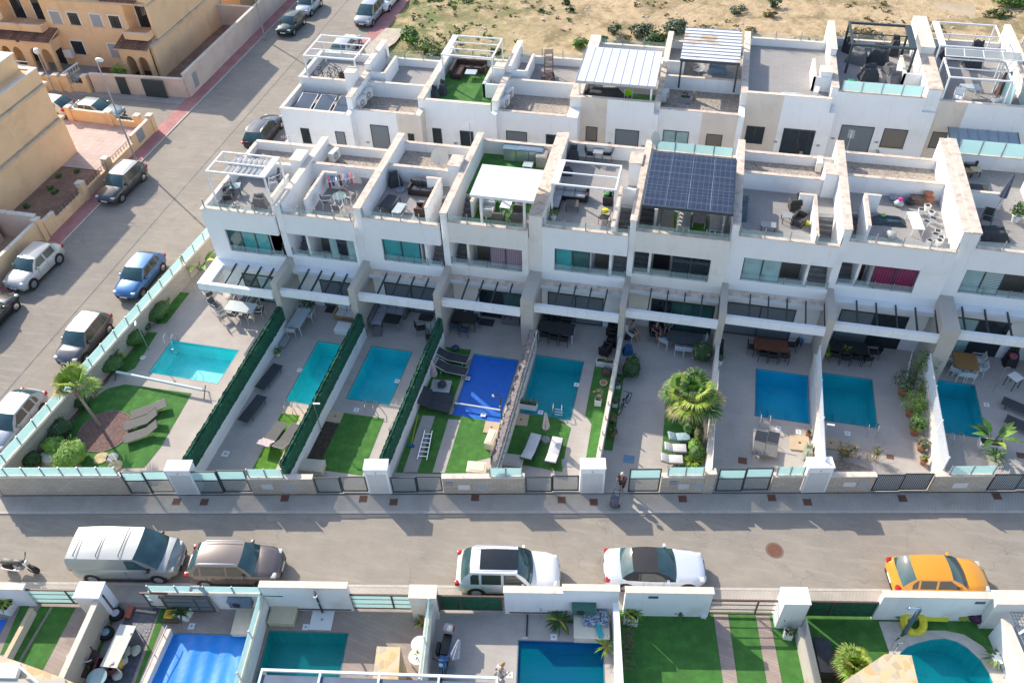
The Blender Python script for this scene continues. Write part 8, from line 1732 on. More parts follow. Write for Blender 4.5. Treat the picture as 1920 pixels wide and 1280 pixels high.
# fifth garden
put('tb_l5', table(2.1,.95,.74,mat('black_slate',(.035,.04,.045),.4,.2,4),WMET), (*q('g3',1000,295,.4),0), 0, 'long dark dining table with white legs in the fifth porch')
for i_, (x, y, a) in enumerate([(935,325,0),(985,340,0),(1040,350,0),(940,255,3.1),(995,245,3.1),(1055,262,3.1)]): put('ch_k', chair(BLACK,BLACK), (*q('g3',x,y,.2),0), a, 'black chair at the long dark table, '+['near left','near middle','near right','far left','far middle','far right'][i_]+' place', 'chairs at the long dark table')
for (x, y, a, lab) in [(1300,290,1.5,'black covered armchair at the right of the fifth porch'),(1300,350,1.5,'black armchair in the middle by the post wall'),(1265,400,1.2,'black armchair nearest the turf strip by the post wall')]: put('arm_bk', None, (*q('g3',x,y,.2),0), a, lab)
r = root('plant_trough', 'white trough of spiky palms at the pool corner', 'planter', (*q('g3',840,708),0)); potm(('sq',.36,.4,WPLAS,1.1), r); b = MB()
for k in range(3):
    for j in range(14): blade(b,(-.38+k*.38,0,.4),j*2.4,.42,.05,1.0,.45,[L_MD,L_GY][j%2],4)
b.build('foliage', r)
r = root('plant_trough', 'white trough of grey flowers behind the turf strip', 'planter', (*q('g3',1262,480),0)); potm(('sq',.36,.4,WPLAS,1.0), r); b = MB(); cloud(b,(0,0,.55),(.45,.16,.2),200,.05,[L_GY,L_STRAW],random.Random(4)); b.build('foliage', r)
put('tray2', lambda: (lambda r: (MB().cyl(0,0,0,.12,.2,BEIGEP,n=18,r1=.22).build('bowl', r), MB().cyl(0,0,.12,.125,.18,TERRA,n=14).build('soil', r), r)[-1])(root('clay_bowl','','flower pot')), P_('g3',1255,580), 0, 'shallow pale bowl on the turf strip, nearer the red succulent'); draped('brown round ottoman on the turf strip', q('g3',1270,525), 0, .5, .5, .35, BROWNM, 0, 51)
put('par_s', parasol(mat('stripe_canopy',(.40,.33,.30),.9,.3,14),2.2), P_('g3',940,885), 0, 'closed striped parasol between the two white loungers')
put('lg_c', lounger(DFAB, DARKM, up=.3, cushion=CUSHL, L=1.9), (*q('g3',860,930,.3),0), R(264), 'white cushioned lounger left of the closed parasol'); put('lg_c', None, (*q('g3',985,950,.3),0), R(268), 'white cushioned lounger right of the closed parasol')
b = MB(); b.box(-.3,-.25,.002,.3,.25,.012,GPLAS); tag(b.build('grey_mat', None, P_('g3',1058,1010,.01), .2), 'small grey mat on the path near the meter pillar', 'mat')
# sixth garden (drive)
def qchair(k, x, y, z=.2): return (*q(k,x,y,z),0)
put('tb_w6', table(2.0,.95,.74,mat('dark_glass_top',(.08,.09,.10),.3,.2,3),WMET), qchair('g4',535,350,.4), 0, 'grey topped table with white legs in the sixth porch')
for i_, (x, y, a) in enumerate([(425,360,-.4),(505,400,0),(555,405,0),(615,360,1.6)]): put('ch_wx', chair(mat('blue_white_seat',(.50,.58,.64),.6,.1,4),WMET,.5,False), qchair('g4',x,y), a, ['white chair with blue cushion apart from the grey table','white chair at the near left of the grey table','white chair at the near right of the grey table','white chair at the right head of the grey table'][i_], 'white chairs in the sixth porch')
for i_, (x, y, rz, cu) in enumerate([(500,880,R(195),mat('pale_blue_cushion',(.32,.46,.50),.8,.25,8)),(480,940,R(190),CUSHL),(460,1000,R(190),CUSHL)]): put('lg_q%d'%i_, lounger(MESHG, GPLAS, up=.45, cushion=cu, L=1.2, w_=.55), qchair('g4',x,y), rz, ['garden seat with pale blue cushion beside the bright shrub','middle garden seat with white cushion','garden seat with white cushion nearest the street wall'][i_])
put('ch_bl', chair(mat('blue_sling',(.10,.22,.50),.7,.1,4),WMET,.55), qchair('g4',500,740), .3, 'white framed blue chair under the big fan palm'); draped('blue covered pushchair by the post wall', q('g4',225,410), 0, .6, .5, .5, mat('blue_cloth',(.03,.12,.28),.8,.2,5), .2, 55); bag('dark shopping bags at the left of the sixth porch', q('g4',220,330), 0, mat('dark_bag',(.03,.03,.04),.7,.3,5), .28, 17)
b = MB(); b.box(-.28,-.25,.003,.28,.25,.012,mat('blue_lid',(.12,.25,.38),.5,.05,3)); tag(b.build('blue_cover', None, P_('g4',230,990,.0)), 'square blue inspection cover on the long drive', 'cover')
# seventh garden
put('tb_w7', table(1.9,1.0,.74,mat('reddish_wood',(.16,.055,.03),.5,.2,5),DARKM), qchair('g4',1000,390,.4), 0, 'reddish wooden table in the seventh porch')
for i_, (x, y, a) in enumerate([(905,395,-1.6),(960,430,0),(1015,440,0),(1075,440,0),(1110,380,1.6)]): put('ch_k', None, qchair('g4',x,y), a, 'dark chair at the reddish wooden table, '+['left head','near left','near middle','near right','right head'][i_], 'chairs at the reddish wooden table')
for (x, y, lab) in [(945,910,'grey reclining lounger left of its twin below the blue pool'),(1008,915,'grey reclining lounger right of its twin below the blue pool')]: put('lg_7', lounger(GFAB, GPLAS, up=.9, L=1.5), qchair('g4',x,y,.3), R(85), lab)
put('tb_b7', table(.4,.4,.45,mat('blue_stool',(.03,.15,.45),.5,.05,3),DARKM,round_=True), qchair('g4',1165,345,.4), 0, 'blue stool at the back of the seventh porch'); draped('dark coats hanging beside the porch fin', q('g4',725,390,.5), 0, .5, .35, 1.0, BLACK, 0, 57); draped('grey stone bench with bowl by the lattice wall', q('g4',1210,955,.2), 0, .5, .95, .55, mat('sage_fabric',(.30,.33,.24),.9,.2,5), 0, 58, 'garden_bench', 'bench')
b = MB(); b.box(-.22,-.2,.003,.22,.2,.012,IRON); o = tag(b.build('rusty_cover', None, P_('g4',850,998,.0)), 'rusty cover behind the frosted gate of the seventh garden', 'cover')
# eighth garden
put('tb_k8', table(2.1,.95,.74,BLACK,DARKM), qchair('g5',315,400,.4), R(2), 'black dining table in the eighth porch')
for i_, (x, y, a) in enumerate([(245,435,0),(300,450,0),(360,450,0),(415,455,.2),(455,420,1.6)]): put('ch_k', None, qchair('g5',x,y), a, 'black chair at the eighth porch table, '+['near left','near centre left','near centre right','near right','right head, turned'][i_], 'chairs at the eighth porch table')
bigleaf('table_plant','yellow-green plant on the black table of the eighth porch', q('g5',315,385,.8), 10, .3, .06, L_YG, L_MD, 61, None, .02, z=.74, bs=0)
r = root('lattice_panel','white lattice panel leaning at the porch wall of the eighth garden','lattice',(*q('g5',645,535),0),R(75)); b = MB()
for k in range(12): b.bar((-.6+k*.1,0,0),(-.6+k*.1+.0,.25,1.5),.02,.012,WMET)
for k in range(14): b.bar((-.6,.25*k/14,.1+k*.1),(.5,.25*k/14,.1+k*.1),.02,.012,WMET)
b.build('slats', r); b = MB(); b.bar((-.62,0,0),(-.62,.25,1.52),.05,.04,WMET); b.bar((.52,0,0),(.52,.25,1.52),.05,.04,WMET); b.build('frame', r)
b = MB(); b.box(-.18,-.14,.003,.18,.14,.012,IRON); tag(b.build('rusty_cover', None, P_('g5',550,978,.0)), 'rusty cover in the paving right of the dry flower bed', 'cover')
# ninth garden
put('tb_sl9', table(1.25,1.3,.74,stripes('teak_slats',(.42,.22,.08),(.30,.15,.05),12,0),WMET), qchair('g5',955,470,.5), 0, 'slatted teak table with white legs at the right')
for i_, (x, y, a) in enumerate([(875,460,-1.6),(900,520,-.5),(935,540,0),(975,545,0),(1025,510,1.5),(1015,460,1.5)]): put('ch_w9', chair(mat('white_sling',(.60,.64,.66),.6,.05,4),WMET), qchair('g5',x,y), a, 'white chair at the slatted teak table, '+['left side, far','left side, near','near end, left','near end, right','right side, near','right side, far'][i_], 'white chairs at the teak table')
draped('black barbecue under a colourful cover at the right edge', q('g5',1195,470), 0, .7, .7, .95, BLACK, 0, 62); bag('red and blue bags on the dark cover at the right edge', q('g5',1215,440,.9), .95, mat('mixed_cloth',(.3,.06,.08),.8,.8,12,col2=(.03,.15,.4)), .22, 18)
put('tb_ms', table(.6,.6,.8,WPLAS,DARKM), qchair('g5',1225,560,.5), R(40), 'white tilted table with dark frame at the right edge'); put('lg_d', None, qchair('g5',1265,720), R(-25), 'dark lounger cut by the right edge, farther one'); put('lg_d', None, qchair('g5',1285,820), R(-25), 'dark lounger cut by the right edge, nearer one')
b = MB(); b.box(-.2,-.18,.003,.2,.18,.012,IRON); tag(b.build('rusty_cover', None, P_('g5',1262,970,.0)), 'rusty cover in the paving at the right edge', 'cover')
b = MB(); b.tube([(0,0,0),(0,0,1.9)],.02,GREYM); b.tube([(0,0,1.9),(.2,0,1.95)],.02,GREYM); tag(b.build('stand_pipe', None, P_('g5',1110,620,.0)), 'slim metal stand beside the pool at the right edge', 'stand')
# ---------------------------------------------------------------- south gardens
def pump(m):
    def f():
        r = root('pump_unit', '', 'pump box'); b = MB(); b.box(-.5,-.22,0,.5,.22,.5,m); b.build('case', r); b = MB(); b.rbox(-.54,-.26,.5,.54,.26,.56,m,.02); b.build('lid', r); b = MB(); T = Matrix.Translation((-.15,-.225,.25))@Matrix.Rotation(R(90),4,'X'); b.cyl(0,0,-.01,.01,.18,BLACK,n=16,T=T); b.build('fan_grille', r); return r
    return f
gm = mat('green_pump', (.05,.16,.12), .5, .08, 3)
put('pump_g', pump(gm), (*q('s1',1540,520,1.0),.75), SA, 'green box unit on the white wall above the cream lid'); put('pump_g', None, (*q('s2',1440,570,1.0),.6), SA, 'green box unit on the wall behind the cushioned storage box'); put('pump_b', pump(mat('slate_pump',(.10,.14,.19),.4,.08,3)), (*q('s1',1355,555,1.0),.7), SA, 'slate blue box unit on the tan wall')
put('lid_c', storage(mat('cream_lid',(.62,.54,.38),.6,.06,3),1.15,.95,.35), P_('s1',1600,645), SA, 'square cream lid beside the black shower post'); put('shw2', shower(2.2,BLACK), P_('s1',1815,625), SA+R(25), 'black shower post leaning over the white tray'); put('tray_w', lambda: (lambda r: (MB().box(-.5,-.48,0,.5,.48,.05,WPLAS).build('tray', r), MB().box(-.05,-.05,.05,.05,.05,.056,GPLAS).build('drain', r), r)[-1])(root('shower_tray','','shower tray')), P_('s1',1812,665), SA, 'white square shower tray below the black post')
put('stor_pl', storage(BEIGEP,.75,1.3,.3), P_('s1',1375,680), SA+R(3), 'pale slatted box beside the frosted divider'); r = root('garden_shower','curved grey shower behind the tan wall','shower',(*q('s1',1225,610),0),SA); b = MB(); b.tube([(0,0,0),(-.15,.1,1.3),(-.4,.15,1.8),(-.7,.1,1.85),(-.8,.1,1.6)],.08,CUSH,8); b.build('pole', r)
put('pl_y', lambda: (lambda r: (MB().box(-.35,-.3,0,.35,.3,.25,BROWNM).build('crate', r), MB().rbox(-.28,-.22,.25,.2,.2,.42,mat('yellow_toy',(.75,.45,.02),.5,.2,6),.06).build('contents', r), r)[-1])(root('toy_crate','','crate')), P_('s1',975,650), SA, 'crate of yellow toys beside the white planter')
def tyre_seat(top):
    def f():
        r = root('tyre_stool', '', 'stool'); b = MB(); b.lathe(0,0,[(.2,0),(.3,.02),(.34,.12),(.3,.24),(.2,.26)],RUBBER,18); b.build('tyre', r); b = MB(); b.cyl(0,0,.2,.27,.18,top,n=14); b.build('seat', r); return r
    return f
put('ty1', tyre_seat(CUSHL), P_('s1',660,640), 0, 'tyre stool with pale middle at the pillar foot'); put('ty2', tyre_seat(mat('blue_marble',(.30,.42,.50),.5,.5,9)), P_('s1',605,748), 0, 'tyre stool with blue marbled middle')
put('tb_ws', table(.75,1.9,.75,mat('worn_white_top',(.66,.64,.56),.8,.06,2,col2=(.12,.10,.09),thr=(.62,.64),grime=2.2),WPLAS), P_('s1',668,812,.7)[:2]+(0,), SA-R(4), 'long worn white table in the barbecue yard'); 
for i_, (k, x, y, lab) in enumerate([('s1',580,700,'small grey slab table at the wall, farthest'),('s1',545,765,'small grey slab table at the wall, middle'),('s1',515,810,'small grey slab table at the wall, nearest the wicker chairs')]): put('tb_sg', table(.45,.4,.45,GPLAS,GPLAS), P_(k,x,y,.2)[:2]+(0,), SA+R(70), lab)
for i_, (x, y, a, lab) in enumerate([(455,890,2.6,'brown wicker tub chair at the wall of the barbecue yard'),(520,885,1.2,'second wicker tub chair turned to the table'),(455,960,.4,'wicker tub chair with dark cushion at the bottom edge')]):
    def tub():
        r = root('tub_chair', '', 'chair'); b = MB(); b.lathe(0,0,[(.25,.02),(.3,.2),(.34,.38),(.3,.4),(.02,.4)],BRATTAN,16); b.build('seat', r); b = MB(); n = 12
        vs = [(.33*cos(R(-20)+R(220)*k/n)*s_, .33*sin(R(-20)+R(220)*k/n)*s_, z) for (s_, z) in ((1,.36),(1.12,.72),(1.0,.72),(.9,.4)) for k in range(n+1)]
        b.add(vs, [(i*(n+1)+k,i*(n+1)+k+1,(i+1)*(n+1)+k+1,(i+1)*(n+1)+k) for i in range(3) for k in range(n)], BRATTAN, True); b.build('backrest', r); b = MB(); b.tube([(.37*cos(R(-20)+R(220)*k/n), .37*sin(R(-20)+R(220)*k/n),.73) for k in range(n+1)],.03,CUSHL,6); b.build('rim', r); return r
    put('tub', tub, P_('s1',x,y,.2)[:2]+(0,), a+1, lab, 'brown wicker tub chairs')
r = root('barbecue_frame','open dark red box with a bowl at the bottom edge','barbecue',(*q('s1',615,940),0),SA); b = MB(); b.box(-.45,-.32,0,-.38,.32,.5,mat('dark_red_wood',(.15,.04,.04),.7,.2,5)); b.box(.38,-.32,0,.45,.32,.5,MATS['dark_red_wood']); b.box(-.38,.26,0,.38,.32,.5,MATS['dark_red_wood']); b.box(-.38,-.32,0,.38,-.26,.5,MATS['dark_red_wood']); b.build('box', r); b = MB(); b.lathe(0,0,[(.1,.2),(.25,.4),(.27,.42),(.2,.4)],DARKM,14); b.build('bowl', r)
b = MB(); b.rbox(-.22,-.18,0,.22,.18,.4,mat('ochre_cloth',(.62,.42,.04),.8,.1,4),.06); tag(b.build('ochre_cushion', None, P_('s1',672,920)), 'ochre cushion next to the worn white table', 'cushion'); b = MB(); b.rbox(-.5,-.05,.02,.5,.05,.1,WOODL,.01); tag(b.build('timber_plank', None, P_('s1',825,622), SA-R(5)), 'pale timber plank on the dark tarpaulin', 'plank'); b = MB(); b.rbox(-.13,-.28,.0,.13,.28,.2,mat('brick_box',(.42,.12,.07),.8,.1,4),.01); tag(b.build('brick_red_box', None, P_('s1',732,628), SA), 'brick red box on the edge of the tarpaulin', 'box')
for i_, (x, y) in enumerate([(720,850),(770,845),(700,900),(665,985)]): bag(['cream rag on the tarpaulin nearest the table','second cream rag on the tarpaulin','crumpled cloth near the ochre cushion','crumpled cloth at the bottom edge'][i_], q('s1',x,y), .02, mat('rag',(.50,.48,.40),.9,.2,6), .22, 20+i_, 'rag', 'rag')
b = MB(); b.cyl(0,0,.0,.03,.42,GLASS_P,n=22); tag(b.build('round_table_top', None, P_('s1',545,990,.6)[:2]+(.6,)), 'round pale glass table top at the bottom edge', 'table')
for i_, (x, y) in enumerate([(543,775),(530,842)]):
    put('rt', table(.75,.75,.6,WPLAS,WPLAS,round_=True), (*q('s2',x,y,.6),0), 0, ['round white table farther from the bottom edge','round white table with a small plant, nearer the bottom edge'][i_])
bigleaf('small_plant','small green plant on the nearer round white table', q('s2',540,840,.6), 9, .25, .06, L_MD, L_GY, 63, None, .02, z=.6, bs=0)
put('par_b', parasol(mat('lavender_stripe',(.42,.42,.50),.9,.35,14),2.0,R(20)), P_('s2',715,925), R(150), 'closed lavender striped parasol beside the scooter'); 
b = MB(); b.box(-.03,-.5,0,.03,.5,.06,BLACK); b.box(-.2,-.62,.0,.03,-.55,.03,CUSHL); tag(b.build('pool_brush', None, P_('s2',1130,675), SA), 'black pole brush lying on the tiles', 'brush')
put('stor_c', storage(mat('ivory_plastic',(.68,.64,.52),.6,.04,3),1.5,1.0,.5), P_('s2',1480,700,.2)[:2]+(0,), SA, 'ivory storage box with a patterned blue cover beside the deep blue pool'); b = MB(); b.rbox(-.6,-.25,0,.5,.5,.12,mat('blue_pattern_cloth',(.10,.16,.26),.9,.9,16,col2=(.45,.5,.55),thr=(.5,.52),grime=9),.04); tag(b.build('patterned_cushion', None, (*q('s2',1510,655,.5),.53), SA), 'blue patterned cushion on the ivory storage box', 'cushion'); b = MB(); b.rbox(-.12,-.3,0,.12,.3,.15,mat('teal_float',(.02,.35,.42),.5,.05,3),.05); tag(b.build('teal_float', None, (*q('s2',1525,712,.5),.53), SA+R(15)), 'teal float on the corner of the ivory storage box', 'float')
b = MB(); b.tube([(0,0,0),(0,0,1.1)],.02,CHROME); b.tube([(0,0,1.1),(-.2,0,1.12)],.015,CHROME); tag(b.build('water_tap', None, P_('s2',1205,640,0)), 'slim steel tap post at the white wall', 'tap')
r = root('grey_chest','stack of dark grey sun lounger cushions by the lattice','cushion stack',(*q('s3',850,830),0),SA); b = MB()
for k in range(4): b.rbox(-.35,-1.0+.05*k,.0+.14*k,.35,.9-.1*k,.13+.14*k,DFAB,.04)
b.build('cushions', r)
r = root('swim_ring','yellow swim ring leaning by the round pool','swim ring',(*q('s3',1338,635,.3),.25),SA); b = MB(); n, k_ = 28, 10
vs = [((.42+.17*cos(2*pi*j/k_))*cos(2*pi*i/n),(.42+.17*cos(2*pi*j/k_))*sin(2*pi*i/n)*.9,.17*sin(2*pi*j/k_)+.2*sin(2*pi*i/n)) for i in range(n) for j in range(k_)]
b.add(vs, [(i*k_+j,((i+1)%n)*k_+j,((i+1)%n)*k_+(j+1)%k_,i*k_+(j+1)%k_) for i in range(n) for j in range(k_)], mat('yellow_ring',(.72,.62,.03),.45,.25,7), True); b.build('ring', r)
b = MB(); b.box(-.55,-.12,.2,.55,.12,.3,mat('yellow_board',(.66,.70,.05),.5,.05,3)); tag(b.build('yellow_board', None, P_('s3',1445,620,.2)[:2]+(.0,), SA), 'yellow board on the ledge right of the swim ring', 'board')
r = root('garden_shower','slate grey slanted shower over the yellow swim ring','shower',(*q('s3',1285,695),0),SA); b = MB(); b.bar((0,0,0),(.1,.1,2.0),.12,.14,mat('slate_shower',(.10,.14,.17),.4,.05,3)); b.build('pole', r); b = MB(); b.tube([(.1,.1,2.0),(-.35,.1,2.05)],.025,CHROME); b.cyl(-.38,.1,1.98,2.02,.07,CHROME,n=12); b.build('shower_head', r)
bag('small teal bucket on the ledge by the white wall', q('s3',1245,605,.2), .2, mat('teal_bucket',(.0,.25,.35),.5), .13, 31, 'bucket', 'bucket')
r = root('pool_tap','curved steel tap at the left of the round pool','tap',(*q('s3',1228,800),0)); b = MB(); b.tube([(0,0,0),(0,0,.6),(.0,.05,.75),(.18,.1,.8)],.025,CHROME); b.build('spout', r)
b = MB(); p = q('s3',1168,650); p2 = q('s3',1300,745); b.tube([(0,0,.02),(p2[0]-p[0],p2[1]-p[1],.02)],.03,BEIGEP); tag(b.build('hose', None, (*p,.02)), 'cream hose lying across the stone path', 'hose')
r = root('metal_trellis','leaning metal grille with white bar on the right dividing wall','trellis',(*q('s3',1845,560,1.6),1.5),SA-R(2)); b = MB()
for k in range(7): b.bar((k*.14,0,0),(k*.14,-3.2,.3),.02,.02,GREYM)
for k in range(20): b.bar((0,-k*.165,k*.016),(.86,-k*.165,k*.016),.02,.02,GREYM)
b.build('bars', r); b = MB(); b.bar((-.05,-1.2,.15),(1.0,-.6,.5),.09,.09,WMET); b.bar((-.15,.0,.0),(.3,.3,.6),.09,.09,WMET); b.build('white_bars', r)
b = MB(); b.rbox(-.12,-.1,0,.12,.1,.18,WPLAS,.03); tag(b.build('white_valve_box', None, P_('s3',222,610)), 'small white valve box at the foot of the white wall', 'valve box')
for (k, x, y, lab) in [('s1',1078,700,'beige lid in the paving above the crumpled cover'),('s1',1720,705,'beige lid beside the green pool'),('s2',1275,738,'white lid above the deep blue pool'),('s2',1035,945,'white lid left of the deep blue pool')]: put('skim', None, P_(k,x,y), SA, lab, 'lids in the south paving')
# ---------------------------------------------------------------- people
SKIN = mat('skin', (.42,.24,.16), .6, .06, 6); HAIRW = mat('hair_grey', (.62,.60,.57), .9, .15, 20); HAIRD = mat('hair_dark', (.05,.03,.02), .8, .2, 20); HAIRB = mat('hair_blond', (.42,.28,.12), .8, .25, 20)
def body(parent, J, segs, m, name='body', lvl=1):
    """one continuous skinned surface grown from joints J {name: (xyz, radius)} and limb chains"""
    names = list(J); me = bpy.data.meshes.new(name); me.from_pydata([J[n][0] for n in names], [(names.index(a), names.index(c)) for ch in segs for a, c in zip(ch, ch[1:])], [])
    o = bpy.data.objects.new(name, me); C.objects.link(o); o.parent = parent; me.materials.append(m)
    sk_ = o.modifiers.new('skin', 'SKIN'); sk_.use_smooth_shade = True
    for i, n in enumerate(names): v = me.skin_vertices[0].data[i]; r_ = J[n][1]; v.radius = (r_, r_) if not isinstance(r_, tuple) else r_; v.use_root = (i == 0)
    s = o.modifiers.new('sub', 'SUBSURF'); s.levels = s.render_levels = lvl; return o
def hand(J, segs, wrist, d, side, s=1.):
    """palm, four uneven curled fingers and a side thumb"""
    w_ = Vector(J[wrist][0]); d = Vector(d).normalized(); up = Vector((0,0,1)); lat = d.cross(up); lat = lat.normalized() if lat.length > .2 else Vector((0,1,0)); cu = lat.cross(d).normalized()
    J[wrist+'p'] = (tuple(w_+d*.07), .026); segs.append([wrist, wrist+'p'])
    for k, (o_, L_) in enumerate(((-.033,.062),(-.011,.075),(.011,.07),(.033,.055))):
        a, b_, c_ = [wrist+'%s%d' % (t, k) for t in 'abc']; base = w_+d*.095+lat*o_
        J[a] = (tuple(base), .010); J[b_] = (tuple(base+d*L_*.55-cu*.012), .009); J[c_] = (tuple(base+d*L_*.8-cu*.04), .008); segs.append([wrist+'p', a, b_, c_])
    t0 = w_+d*.035+lat*side*.03; J[wrist+'t'] = (tuple(t0+lat*side*.012), .011); J[wrist+'u'] = (tuple(t0+d*.035+lat*side*.03-cu*.01), .009); segs.append([wrist, wrist+'t', wrist+'u'])
def head(parent, c, hair, face=0., hairlen=.0, hat=None):
    T = Matrix.Translation(c)@Matrix.Rotation(face,4,'Z'); b = MB(); n, k = 16, 10; vs = []
    for i in range(k+1):
        ph = pi*i/k; z = .122*cos(ph)
        for j in range(n):
            a = 2*pi*j/n; rx = .098*sin(ph); ry = .077*sin(ph)*(1 if z > -.03 else .88); x = rx*cos(a); x += .012 if (cos(a) > .85 and -.05 < z < .01) else 0
            vs.append((x, ry*sin(a), z))
    b.add(vs, [(i*n+j, i*n+(j+1)%n, (i+1)*n+(j+1)%n, (i+1)*n+j)[::-1] for i in range(k) for j in range(n)], SKIN, True, T)
    b.rbox(.085,-.013,-.04,.122,.013,.012,SKIN,.008,T); b.rbox(.08,-.027,-.068,.1,.027,-.055,mat('lips',(.35,.12,.1),.6),.005,T)
    for s in (-1,1): b.rbox(.084,s*.032-.012,.004,.098,s*.032+.012,.018,mat('eye',(.03,.02,.02),.2),.004,T); b.rbox(-.01,s*.078-.008,-.03,.025,s*.078+.01,.03,SKIN,.007,T)
    b.build('head', parent); b = MB(); vs = []
    for i in range(8):
        ph = pi*(.02+.58*i/7); 
        for j in range(n+0): a = 2*pi*j/n; cut = 1 if cos(a) < .55 or i < 4 else .93; vs.append((-.012+.108*sin(ph)*cos(a)*cut, .09*sin(ph)*sin(a), .012+.13*cos(ph)))
    b.add(vs, [(i*n+j, i*n+(j+1)%n, (i+1)*n+(j+1)%n, (i+1)*n+j)[::-1] for i in range(7) for j in range(n) if not (i >= 4 and cos(2*pi*(j+.5)/n) > .5)], hair, True, T)
    if hairlen: b.rbox(-.12,-.08,-.02-hairlen,-.05,.08,.06,hair,.04,T)
    b.build('hair', parent)
def cloth(parent, J, segs, names, grow, m, nm):
    K = {n: (J[n][0], J[n][1]*1+grow) for n in names}; return body(parent, K, segs, m, nm)
def standing(label, loc, rz, shirt, legs_, hair, lean=.0, arm_r=None, arm_l=None, z=0.):
    r = root('person', label, 'person', (*loc,z), rz)     # faces +x
    l = lean; J = {'pel':((0,0,.93),.125),'wst':((.02+l*.3,0,1.08),.105),'chs':((.03+l*.8,0,1.28),.13),'nk':((.04+l,0,1.44),.052),'nk2':((.055+l*1.1,0,1.50),.048),
     'hl':((0,.09,.88),.09),'hr':((0,-.09,.88),.09),'kl':((.12,.10,.50),.058),'kr':((-.02,-.10,.49),.058),'al':((.05,.10,.09),.038),'ar':((-.18,-.10,.12),.038),'tl':((.2,.11,.035),.03),'tr':((-.06,-.11,.035),.03),
     'sl':((.03+l,.17,1.38),.055),'sr':((.03+l,-.17,1.38),.055)}
    el, wl_ = arm_l or ((.02,.24,1.12),(.14,.25,.9)); er, wr = arm_r or ((.12,-.24,1.12),(.32,-.2,.98))
    J['el'] = (el,.04); J['wl'] = (wl_,.026); J['er'] = (er,.04); J['wr'] = (wr,.026)
    S = [['pel','wst','chs','nk','nk2'],['pel','hl','kl','al','tl'],['pel','hr','kr','ar','tr'],['chs','sl','el','wl'],['chs','sr','er','wr']]
    hand(J, S, 'wl', Vector(wl_)-Vector(el), 1); hand(J, S, 'wr', Vector(wr)-Vector(er), -1)
    body(r, J, S, SKIN); head(r, (.085+l*1.2,0,1.63), hair)
    K = {n:(J[n][0], J[n][1]+.014) for n in ('pel','wst','chs','sl','sr')}; K['el'] = (tuple(Vector(J['sl'][0]).lerp(Vector(el),.7)),.058); K['er'] = (tuple(Vector(J['sr'][0]).lerp(Vector(er),.7)),.058)
    body(r, K, [['pel','wst','chs'],['chs','sl','el'],['chs','sr','er']], shirt, 'shirt')
    K = {n:(J[n][0], J[n][1]+.016) for n in ('pel','hl','hr','kl','kr')}; body(r, K, [['pel','hl','kl'],['pel','hr','kr']], legs_, 'trousers')
    b = MB(); 
    for t, a in (('tl','al'),('tr','ar')): p = Vector(J[t][0]); b.rbox(p.x-.17,p.y-.05,0,p.x+.07,p.y+.05,.09,GPLAS,.03)
    b.build('shoes', r); return r
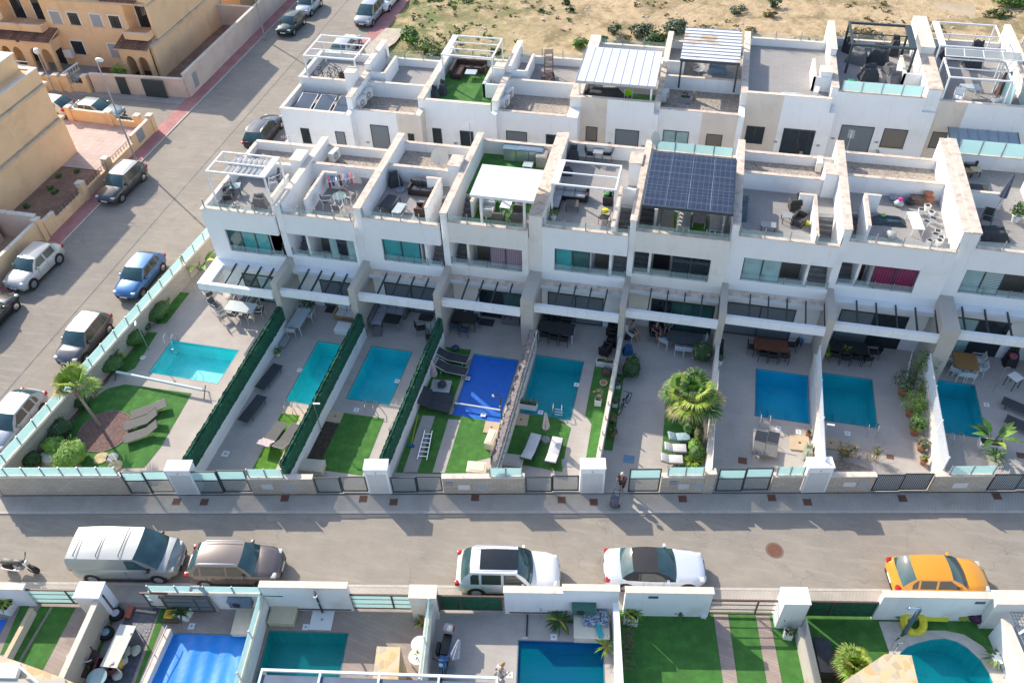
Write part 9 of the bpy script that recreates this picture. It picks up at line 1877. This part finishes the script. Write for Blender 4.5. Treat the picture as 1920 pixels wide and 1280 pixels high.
def seated(label, loc, rz, shirt, legs_, hair, z=0., hlen=0., armf=(.32,.12,.72)):
    r = root('person', label, 'person', (*loc,z), rz)
    J = {'pel':((0,0,.54),.13),'wst':((.0,0,.68),.11),'chs':((.0,0,.88),.13),'nk':((.02,0,1.04),.05),'nk2':((.03,0,1.10),.047),'hl':((.06,.1,.53),.09),'hr':((.06,-.1,.53),.09),'kl':((.46,.12,.52),.06),'kr':((.46,-.12,.52),.06),'al':((.47,.12,.09),.038),'ar':((.5,-.12,.09),.038),'tl':((.6,.13,.035),.03),'tr':((.63,-.13,.035),.03),
     'sl':((.0,.17,.98),.055),'sr':((.0,-.17,.98),.055),'el':((.08,.25,.74),.04),'er':((.08,-.25,.74),.04),'wl':((armf[0],armf[1],armf[2]),.026),'wr':((armf[0],-armf[1],armf[2]),.026)}
    S = [['pel','wst','chs','nk','nk2'],['pel','hl','kl','al','tl'],['pel','hr','kr','ar','tr'],['chs','sl','el','wl'],['chs','sr','er','wr']]
    hand(J, S, 'wl', (1,-.2,-.1), 1); hand(J, S, 'wr', (1,.2,-.1), -1)
    body(r, J, S, SKIN); head(r, (.06,0,1.23), hair, 0, hlen)
    K = {n:(J[n][0], J[n][1]+.014) for n in ('pel','wst','chs','sl','sr')}; K['el'] = (tuple(Vector(J['sl'][0]).lerp(Vector(J['el'][0]),.75)),.058); K['er'] = (tuple(Vector(J['sr'][0]).lerp(Vector(J['er'][0]),.75)),.058)
    body(r, K, [['pel','wst','chs'],['chs','sl','el'],['chs','sr','er']], shirt, 'shirt')
    K = {n:(J[n][0], J[n][1]+.014) for n in ('pel','hl','hr')}; K['kl'] = ((.34,.12,.53),.078); K['kr'] = ((.34,-.12,.53),.078); body(r, K, [['pel','hl','kl'],['pel','hr','kr']], legs_, 'shorts'); return r
p = at(1165,921); p2 = at(1152,948)
a_ = math.atan2(p2[1]-p[1], p2[0]-p[0])
standing('walking person with grey hair and dark red top pushing a wheeled bag', p, a_, mat('maroon_top',(.10,.025,.03),.9,.15,6), mat('black_trousers',(.03,.03,.035),.9,.1,6), HAIRW, .07, arm_r=((.14,-.23,1.16),(.38,-.16,1.02)))
r = root('shopping_trolley', 'blue-grey wheeled bag pushed along the pavement', 'shopping trolley', (*at(1151,950),0), a_); b = MB(); b.rbox(-.14,-.2,.12,.16,.2,.85,mat('trolley_cloth',(.13,.12,.16),.9,.4,8),.06); b.build('bag', r); b = MB(); b.tube([(-.16,-.16,.1),(-.2,-.16,.95),(-.32,-.16,1.05),(-.32,.16,1.05),(-.2,.16,.95),(-.16,.16,.1)],.014,DARKM); b.build('handle', r)
for s in (-1,1): b = MB(); T = Matrix.Translation((-.1,s*.23,.09))@Matrix.Rotation(R(90),4,'X'); b.cyl(0,0,-.02,.02,.09,RUBBER,n=16,T=T); b.build('wheel', r)
put('ch_d', None, qchair('g4',372,325), R(-90), 'dark chair carrying the person in dark red'); put('ch_d', None, qchair('g4',440,300), R(175), 'dark chair carrying the person in green')
seated('seated person in dark red top at the sixth porch', q('g4',372,325), R(-60), MATS['maroon_top'], BLACK, HAIRD); seated('seated person in green top at the sixth porch', q('g4',440,300), R(-95), mat('green_top',(.03,.25,.07),.9,.1,6), mat('denim',(.06,.09,.16),.9,.1,6), HAIRB)
seated('person in grey shirt at the left of the sixth porch', q('g4',245,320), R(-40), mat('grey_shirt',(.25,.22,.26),.9,.1,6), DFAB, HAIRD)
put('ch_wp', None, qchair('g4',245,320), R(-130), 'white plastic chair carrying the person in grey')
standing('blond haired person in a white top at the bottom edge', q('s2',985,1000), R(60), mat('white_top',(.62,.60,.58),.9,.08,6), mat('pale_shorts',(.45,.42,.40),.9,.1,6), HAIRB, .12)
